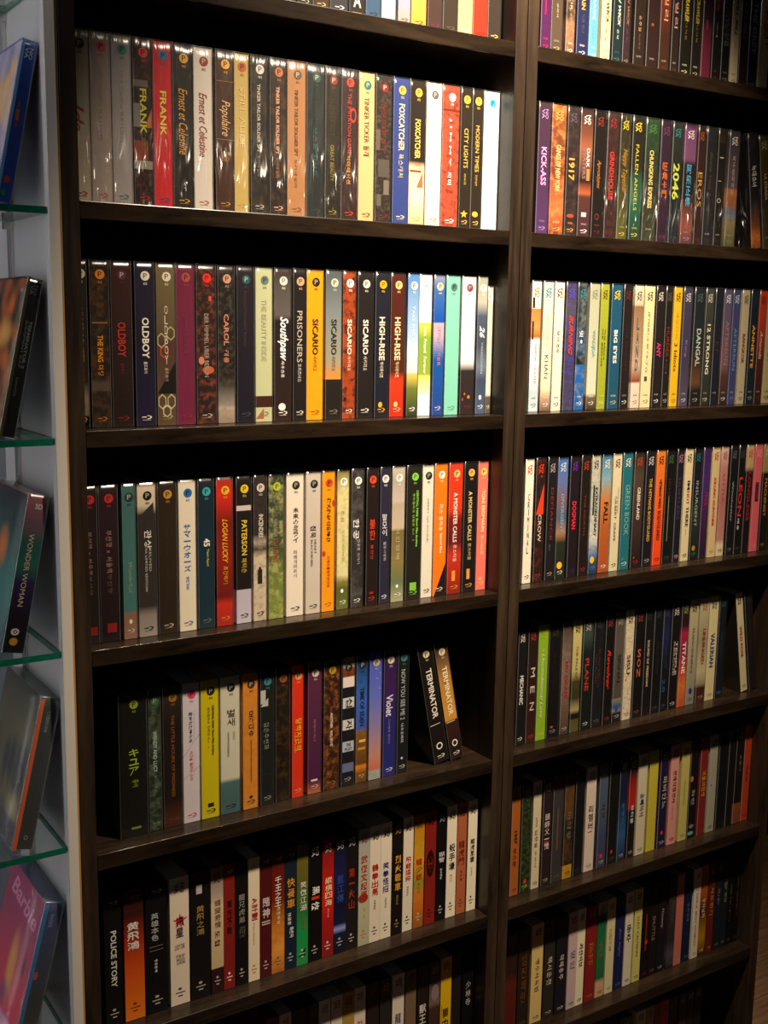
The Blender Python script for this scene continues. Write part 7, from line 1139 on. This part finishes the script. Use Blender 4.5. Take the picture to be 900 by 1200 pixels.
# ---------------------------------------------------------------- the two bookcases
XA, XS, XB, TH = 0.0, 0.6, 1.1815, 0.01855
SHELVES = [0.60939, 0.37439, 0.14366, -0.09340, -0.33406, -0.57198, -0.80416, -1.02701, -1.24151]
FLOOR = -1.345
def bookcase(x0, x1, label, group):
    r = empty('bookcase', ((x0 + x1) / 2, 0.095, FLOOR)); tag(r, label, 'bookcase', group)
    cx = (x0 + x1) / 2
    def b(name, p, q, mat, bev=0.0009):
        o = box(name, p, q, mat, None, bev); o.parent = r; o.location = Vector(o.location) - Vector((cx, 0.095, FLOOR)); return o
    g = 0.0006
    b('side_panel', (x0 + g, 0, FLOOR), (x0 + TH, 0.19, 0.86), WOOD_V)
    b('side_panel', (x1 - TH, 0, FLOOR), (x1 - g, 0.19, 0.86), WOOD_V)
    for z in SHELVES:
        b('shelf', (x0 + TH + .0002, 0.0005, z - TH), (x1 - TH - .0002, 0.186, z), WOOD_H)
    b('top_board', (x0 + TH + .0002, 0, 0.84), (x1 - TH - .0002, 0.19, 0.86), WOOD_H)
    b('back_board', (x0 + TH + .0002, 0.1862, FLOOR), (x1 - TH - .0002, 0.1898, 0.838), BLACKW, 0)
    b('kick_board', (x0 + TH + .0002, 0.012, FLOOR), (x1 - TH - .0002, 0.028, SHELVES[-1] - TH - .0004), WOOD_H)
    return r
bookcase(XA, XS, 'left dark walnut bookcase, beside the glass-shelved display cabinet', 'dark walnut bookcases')
bookcase(XS, XB, 'right dark walnut bookcase, its right side showing the wooden floor beyond', 'dark walnut bookcases')

# ---------------------------------------------------------------- disc cases
ORD = lambda n: f"{n}{'th' if 10 <= n % 100 <= 20 else {1: 'st', 2: 'nd', 3: 'rd'}.get(n % 10, 'th')}"
ROWN = ['top', 'second', 'third', 'fourth', 'fifth', 'sixth', 'seventh', 'lowest']
AMP = 0.0003
for key, unit, shelf, z, h, y, ek, bm, cases in ROWS:
    side = 'left' if unit == 'A' else 'right'
    n = len(cases)
    for i, (x0, x1, spec, emb, els, look, lc, opts) in enumerate(cases):
        AMP = {'A1': 0.0011 if i < 15 else 0.0004, 'B1': 0.0007 if i > 4 else 0.0004, 'A2': 0.0004, 'B2': 0.0005}.get(key, 0.00025)
        pos = f'{ORD(i + 1)} from left' if i + 1 <= (n + 1) // 2 else f'{ORD(n - i)} from right'
        look = look.split(', ')[0] + ' disc case' + ''.join(', ' + p for p in look.split(', ')[1:])
        if lc and lc != 'none': lab = f'{look}, {lc} lettering, {pos}, {ROWN[shelf]} row, {side} bookcase'
        else: lab = f'{look}, {pos}, {ROWN[shelf]} row, {side} bookcase'
        if len(lab.split()) > 16: lab = lab.replace(' lettering', '').replace('disc case', 'case')
        disc_case(x0 / 1e4, x1 / 1e4, y, z + 0.0003, h, spec, emb, els, opts, ek, bm, lab, f'disc cases on the {ROWN[shelf]} row of the {side} bookcase')

# ---------------------------------------------------------------- display cabinet with glass shelves
PX = -0.0145
dc = empty('display_cabinet', (-0.30, 0.10, FLOOR)); tag(dc, 'pale grey display cabinet with green-edged glass shelves left of the bookcases', 'cabinet')
def dbox(name, p, q, mat, bev=0.0012):
    o = box(name, p, q, mat, dc, bev); o.location = Vector(o.location) - Vector((-0.30, 0.10, FLOOR)); return o
dbox('side_panel', (PX, -0.0005, FLOOR), (-0.0022, 0.20, 0.95), LAMINATE)
dbox('edge_band', (PX + .0006, -0.0016, FLOOR), (-0.0028, -0.0005, 0.95), EDGE, 0.0004)
dbox('seam_strip', (-0.0022, 0.0004, FLOOR), (-0.0002, 0.19, 0.86), ORANGE_EDGE, 0)
dbox('side_panel', (-0.62, -0.0005, FLOOR), (-0.606, 0.20, 0.95), LAMINATE)
dbox('back_panel', (-0.606, 0.196, FLOOR), (PX - .0001, 0.20, 0.95), LAMINATE_B, 0)
dbox('base_board', (-0.606, 0.004, FLOOR), (PX - .0001, 0.196, FLOOR + .05), LAMINATE, 0)
GZ = [0.352, 0.135, -0.100, -0.330, -0.553, -0.790]
dbox('upright_rail', (PX - .0042, 0.128, FLOOR + .05), (PX - .0001, 0.141, 0.95), STEEL, 0.0008)
for z in GZ:
    x0, x1, y0, y1 = -0.604, PX - .0046 + .003, 0.001, 0.124
    x1 = PX - 0.0012
    cx, cy, cz = (x0 + x1) / 2, (y0 + y1) / 2, z - .0035
    V = [(x - cx, yy - cy, zz - cz) for x in (x0, x1) for yy in (y0, y1) for zz in (z - .007, z)]
    F = [(0, 1, 3, 2), (4, 6, 7, 5), (0, 4, 5, 1), (2, 3, 7, 6), (0, 2, 6, 4), (1, 5, 7, 3)]
    o = mesh_obj('glass_shelf', V, F, [GLASS, GEDGE], dc, Vector((cx, cy, cz)) - Vector((-0.30, 0.10, FLOOR)))
    o.data.polygons.foreach_set('material_index', [1, 1, 1, 1, 0, 0])
    dbox('shelf_clip', (PX - .0130, 0.1245, z - .016), (PX - .0002, 0.1275, z + .008), STEEL, 0.001)

def blot(u, v, cu, cv, ru, rv):
    return max(0.0, 1 - math.hypot((u - cu) / ru, (v - cv) / rv)) ** 0.7
def cover_print(root, d, h, fn, x=0.0):
    n, m = 22, 30
    V = [(x - 0.00015, 0.002 + (d - .004) * i / n, 0.002 + (h - .004) * j / m) for j in range(m + 1) for i in range(n + 1)]
    F = [(j * (n + 1) + i, (j + 1) * (n + 1) + i, (j + 1) * (n + 1) + i + 1, j * (n + 1) + i + 1) for j in range(m) for i in range(n)]
    o = mesh_obj('cover_print', V, F, INK, root)
    a = o.data.color_attributes.new('Print', 'FLOAT_COLOR', 'POINT')
    buf = []
    for j in range(m + 1):
        for i in range(n + 1): buf += list(fn(i / n, 1 - j / m)) + [1.0]
    a.data.foreach_set('color', buf)
    return o
def mixc(a, b, k): return tuple(a[i] * (1 - k) + b[i] * k for i in range(3))
H3 = lambda s: hexc(s)[:3]
def nz(u, v, s, o=0): return noise.noise(Vector((u * s + o, v * s * 1.3, o))) * .5 + .5
def art_gold(u, v):
    c = mixc(H3('6a6aa0'), H3('c8b8c8'), nz(u, v, 6)); c = mixc(c, H3('2c3470'), max(0, v - .5) * 1.4)
    for (cu, cv, ru, rv) in ((.12, .16, .1, .1), (.06, .42, .07, .2), (.25, .38, .1, .22), (.2, .25, .12, .07), (.4, .3, .1, .2)): c = mixc(c, H3('e8b048'), blot(u, v, cu, cv, ru, rv))
    return c
def art_fire(u, v):
    k = nz(u, v, 5, 3); c = mixc(H3('1c1410'), H3('f07818'), min(1, max(0, (k - .35) * 2.6)) * (1 - abs(v - .38)))
    c = mixc(c, H3('7a7a28'), .5 * blot(u, v, .06, .5, .08, .6)); return mixc(c, H3('f8c060'), .8 * blot(u, v, .35, .35, .18, .12))
def art_teal(u, v):
    c = mixc(H3('30242c'), H3('2c7c74'), min(1, v * 1.4)); c = mixc(c, H3('402848'), max(0, v - .6) * 2)
    c = mixc(c, H3('e87820'), blot(u, v, .45, .38, .16, .16)); c = mixc(c, H3('100c0c'), .9 * blot(u, v, .25, .2, .08, .14)); return c
def art_dusk(u, v):
    c = mixc(H3('3c382c'), H3('7a6a3c'), nz(u, v, 4, 5)); c = mixc(c, H3('181410'), max(0, .25 - v) * 3)
    for i, cu in enumerate((.1, .25, .42, .58)): c = mixc(c, H3('0c0c0c'), min(1, 1.5 * blot(u, v, cu, .52 + .04 * (i % 2), .09, .2)))
    c = mixc(c, H3('c8b878'), .7 * blot(u, v, .2, .78, .2, .1)); return mixc(c, H3('382828'), 1.0 if v > .86 else 0)
def art_pink(u, v):
    c = mixc(H3('b03068'), H3('e02048'), min(1, max(0, v * 2 - .5))); c = mixc(c, H3('f0a040'), min(1, 1.4 * blot(u, v, .45, .6, .12, .28)))
    c = mixc(c, H3('301838'), blot(u, v, .15, .5, .06, .1)); c = mixc(c, H3('5a3c80'), .9 * blot(u, v, .5, .8, .12, .1)); return mixc(c, H3('e8a0c8'), 1.0 if v > .9 else 0)
def shown_case(xr, w, h, z, lean, spec, side, fn, label, els, acet, logo):
    a = math.radians(lean)
    root = empty('disc_case', (xr, 0.012, z + 0.0004), (0, a, 0)); tag(root, label, 'disc case', 'disc cases shown on the glass shelves')
    k = empty  # pivot at the lower right corner: geometry runs to negative x
    p = 0.0012 if acet else 0.0006
    ob = slip_box(root, w - 2 * p, 0.135, h - 2 * p, spec, None, -w + p, p)
    if side:
        strip = Ink(w - 2 * p, h - 2 * p); strip.shape('rect', side, 0, 1, 0, .22); strip.build('spine_edge', root, -0.00008, -w + p)
    cover_print(root, 0.135, h, fn, -w + p)
    tit, sub, pic = Ink(w - 2 * p, h - 2 * p), Ink(w - 2 * p, h - 2 * p), Ink(w - 2 * p, h - 2 * p)
    n = 0
    for e in els.split(';'):
        if not e: continue
        q = e.split('|'); v = [float(t) for t in q[2:6]]
        if q[0][0] == '@': pic.shape(q[0][1:], q[1], *v)
        else:
            n += 1; (tit if n == 1 else sub).text(q[0], q[1], *v, q[6] if len(q) > 6 else '')
    tit.build('title_lettering', root, -0.0003, -w + p); sub.build('small_lettering', root, -0.0003, -w + p); pic.build('spine_mark', root, -0.0002, -w + p)
    s = sleeve(root, w, 0.138, h, 0.0002, [ACETATE if acet else FILM, FILM_EDGE], 'clear_box' if acet else 'clear_sleeve', seed=3)
    for vv in s.data.vertices: vv.co.x -= w
    return root
shown_case(-0.0485, 0.0165, 0.162, 0.135, 12, '0:2c50a0,.3:1c3c88,1:2848a0', '70a8d8', art_gold, 'blue disc case with golden figures on the cover, uppermost glass shelf',
  'NO|c8d0e0|.04|.11|.56|.8|b;VA|c8d0e0|.04|.11|.28|.52|b;@rect|8a4830|.37|.41|.42|.56|;@rect|a85838|.42|.49|.38|.62|;@rect|8a4830|.5|.53|.42|.56|;@ell|a84830|.83|.88|.35|.75|;@ell|289048|.92|.96|.3|.6|', False, None)
shown_case(-0.053, 0.0165, 0.166, -0.100, 12.3, '0c0c0e', '3c3c18', art_fire, 'black disc case with a fiery orange cover, second glass shelf in view',
  'TERMINATOR 2|787c7c|.26|.56|.6|.8|b;JUDGMENT DAY|787c7c|.26|.56|.35|.53|;NO|5c6468|.04|.1|.56|.8|b;VA|5c6468|.04|.1|.28|.52|b;REMASTER|606468|.62|.74|.4|.55|', False, None)
shown_case(-0.052, 0.0235, 0.171, -0.330, 11.5, '0:8a5860,.15:6a4858,.3:1c4c4c,.45:1c5850,.55:241c48,.75:140e1c,1:0c0a10', None, art_teal, 'wide disc case with teal and mauve spine, spaced pale capitals, third glass shelf in view',
  'WONDER WOMAN|c8b0a0|.24|.7|.35|.6|;3D|c8c0c0|.05|.085|.4|.75|hb;@ring|c8c8c8|.84|.885|.25|.65|;DC|e0e0e0|.85|.875|.33|.6|hb;@ell|b88820|.9|.95|.25|.65|', False, None)
shown_case(-0.0505, 0.0235, 0.172, -0.553, 12.8, '0:1c2c34,.5:14242c,1:181c20', 'e86010', art_dusk, 'dark disc case with orange edge line in a clear box, fourth glass shelf',
  'CYBERPUNK|90a0a8|.08|.22|.45|.62|;@ring|90a0a0|.9|.93|.5|.7|', True, None)
g5 = shown_case(-0.0585, 0.0235, 0.172, -0.790, 14.5, '0:1c3c78,.5:182848,.7:202024,1:383c40', '1c78c0', art_pink, 'pink covered disc case with blue spine, lowest, below the bottom glass shelf',
  'BARBIE|8898c0|.07|.16|.4|.6|;@ell|b04858|.46|.52|.2|.45|', True, None)
V, F = glyphs('Barbie', 'bi')
vs = [(-0.0235 + .0012 - .0006, 0.112 - 0.100 * u, 0.128 + .022 * v + 0.012 * (1 - u)) for u, v in V]
t5 = mesh_obj('cover_lettering', vs, F, INK, g5)
at = t5.data.color_attributes.new('Print', 'FLOAT_COLOR', 'CORNER'); at.data.foreach_set('color', list(hexc('f090b8')) * len(t5.data.loops))

# ---------------------------------------------------------------- floor and wall
def struct(o): o['kind'] = 'structure'; return o
fl = struct(box('floor', (-2.6, -3.0, FLOOR - .06), (3.6, 0.76, FLOOR - .012), FLOORW, None, 0))
random.seed(11)
for r in range(42):
    y0 = -3.0 + r * 0.0895; L_ = -2.6
    if y0 > 0.72: break
    if y0 < -0.30:
        continue
    x = 0.9 - random.uniform(0, .5) 
    while x < 3.5:
        l = random.uniform(0.45, 0.75)
        p = box('plank', (x, y0, FLOOR - .012), (x + l - .0015, y0 + .088, FLOOR - .0002 - random.uniform(0, .0006)), FLOORW, None, 0.001)
        p.parent = fl; p.location = Vector(p.location) - Vector(fl.location); x += l
rest = box('plank', (-2.6, -3.0, FLOOR - .012), (3.6, -0.3155, FLOOR - .0008), FLOORW, None, 0); rest.parent = fl; rest.location = Vector(rest.location) - Vector(fl.location); rest['kind'] = 'stuff'
rest2 = box('plank', (-2.6, -0.315, FLOOR - .012), (0.395, 0.72, FLOOR - .0008), FLOORW, None, 0); rest2.parent = fl; rest2.location = Vector(rest2.location) - Vector(fl.location); rest2['kind'] = 'stuff'
struct(box('wall_back', (-2.6, 0.74, FLOOR), (3.6, 0.80, 1.3), WALL, None, 0))
struct(box('baseboard_back', (-2.6, 0.725, FLOOR), (3.6, 0.7399, FLOOR + .10), BASEB, None, 0.002))
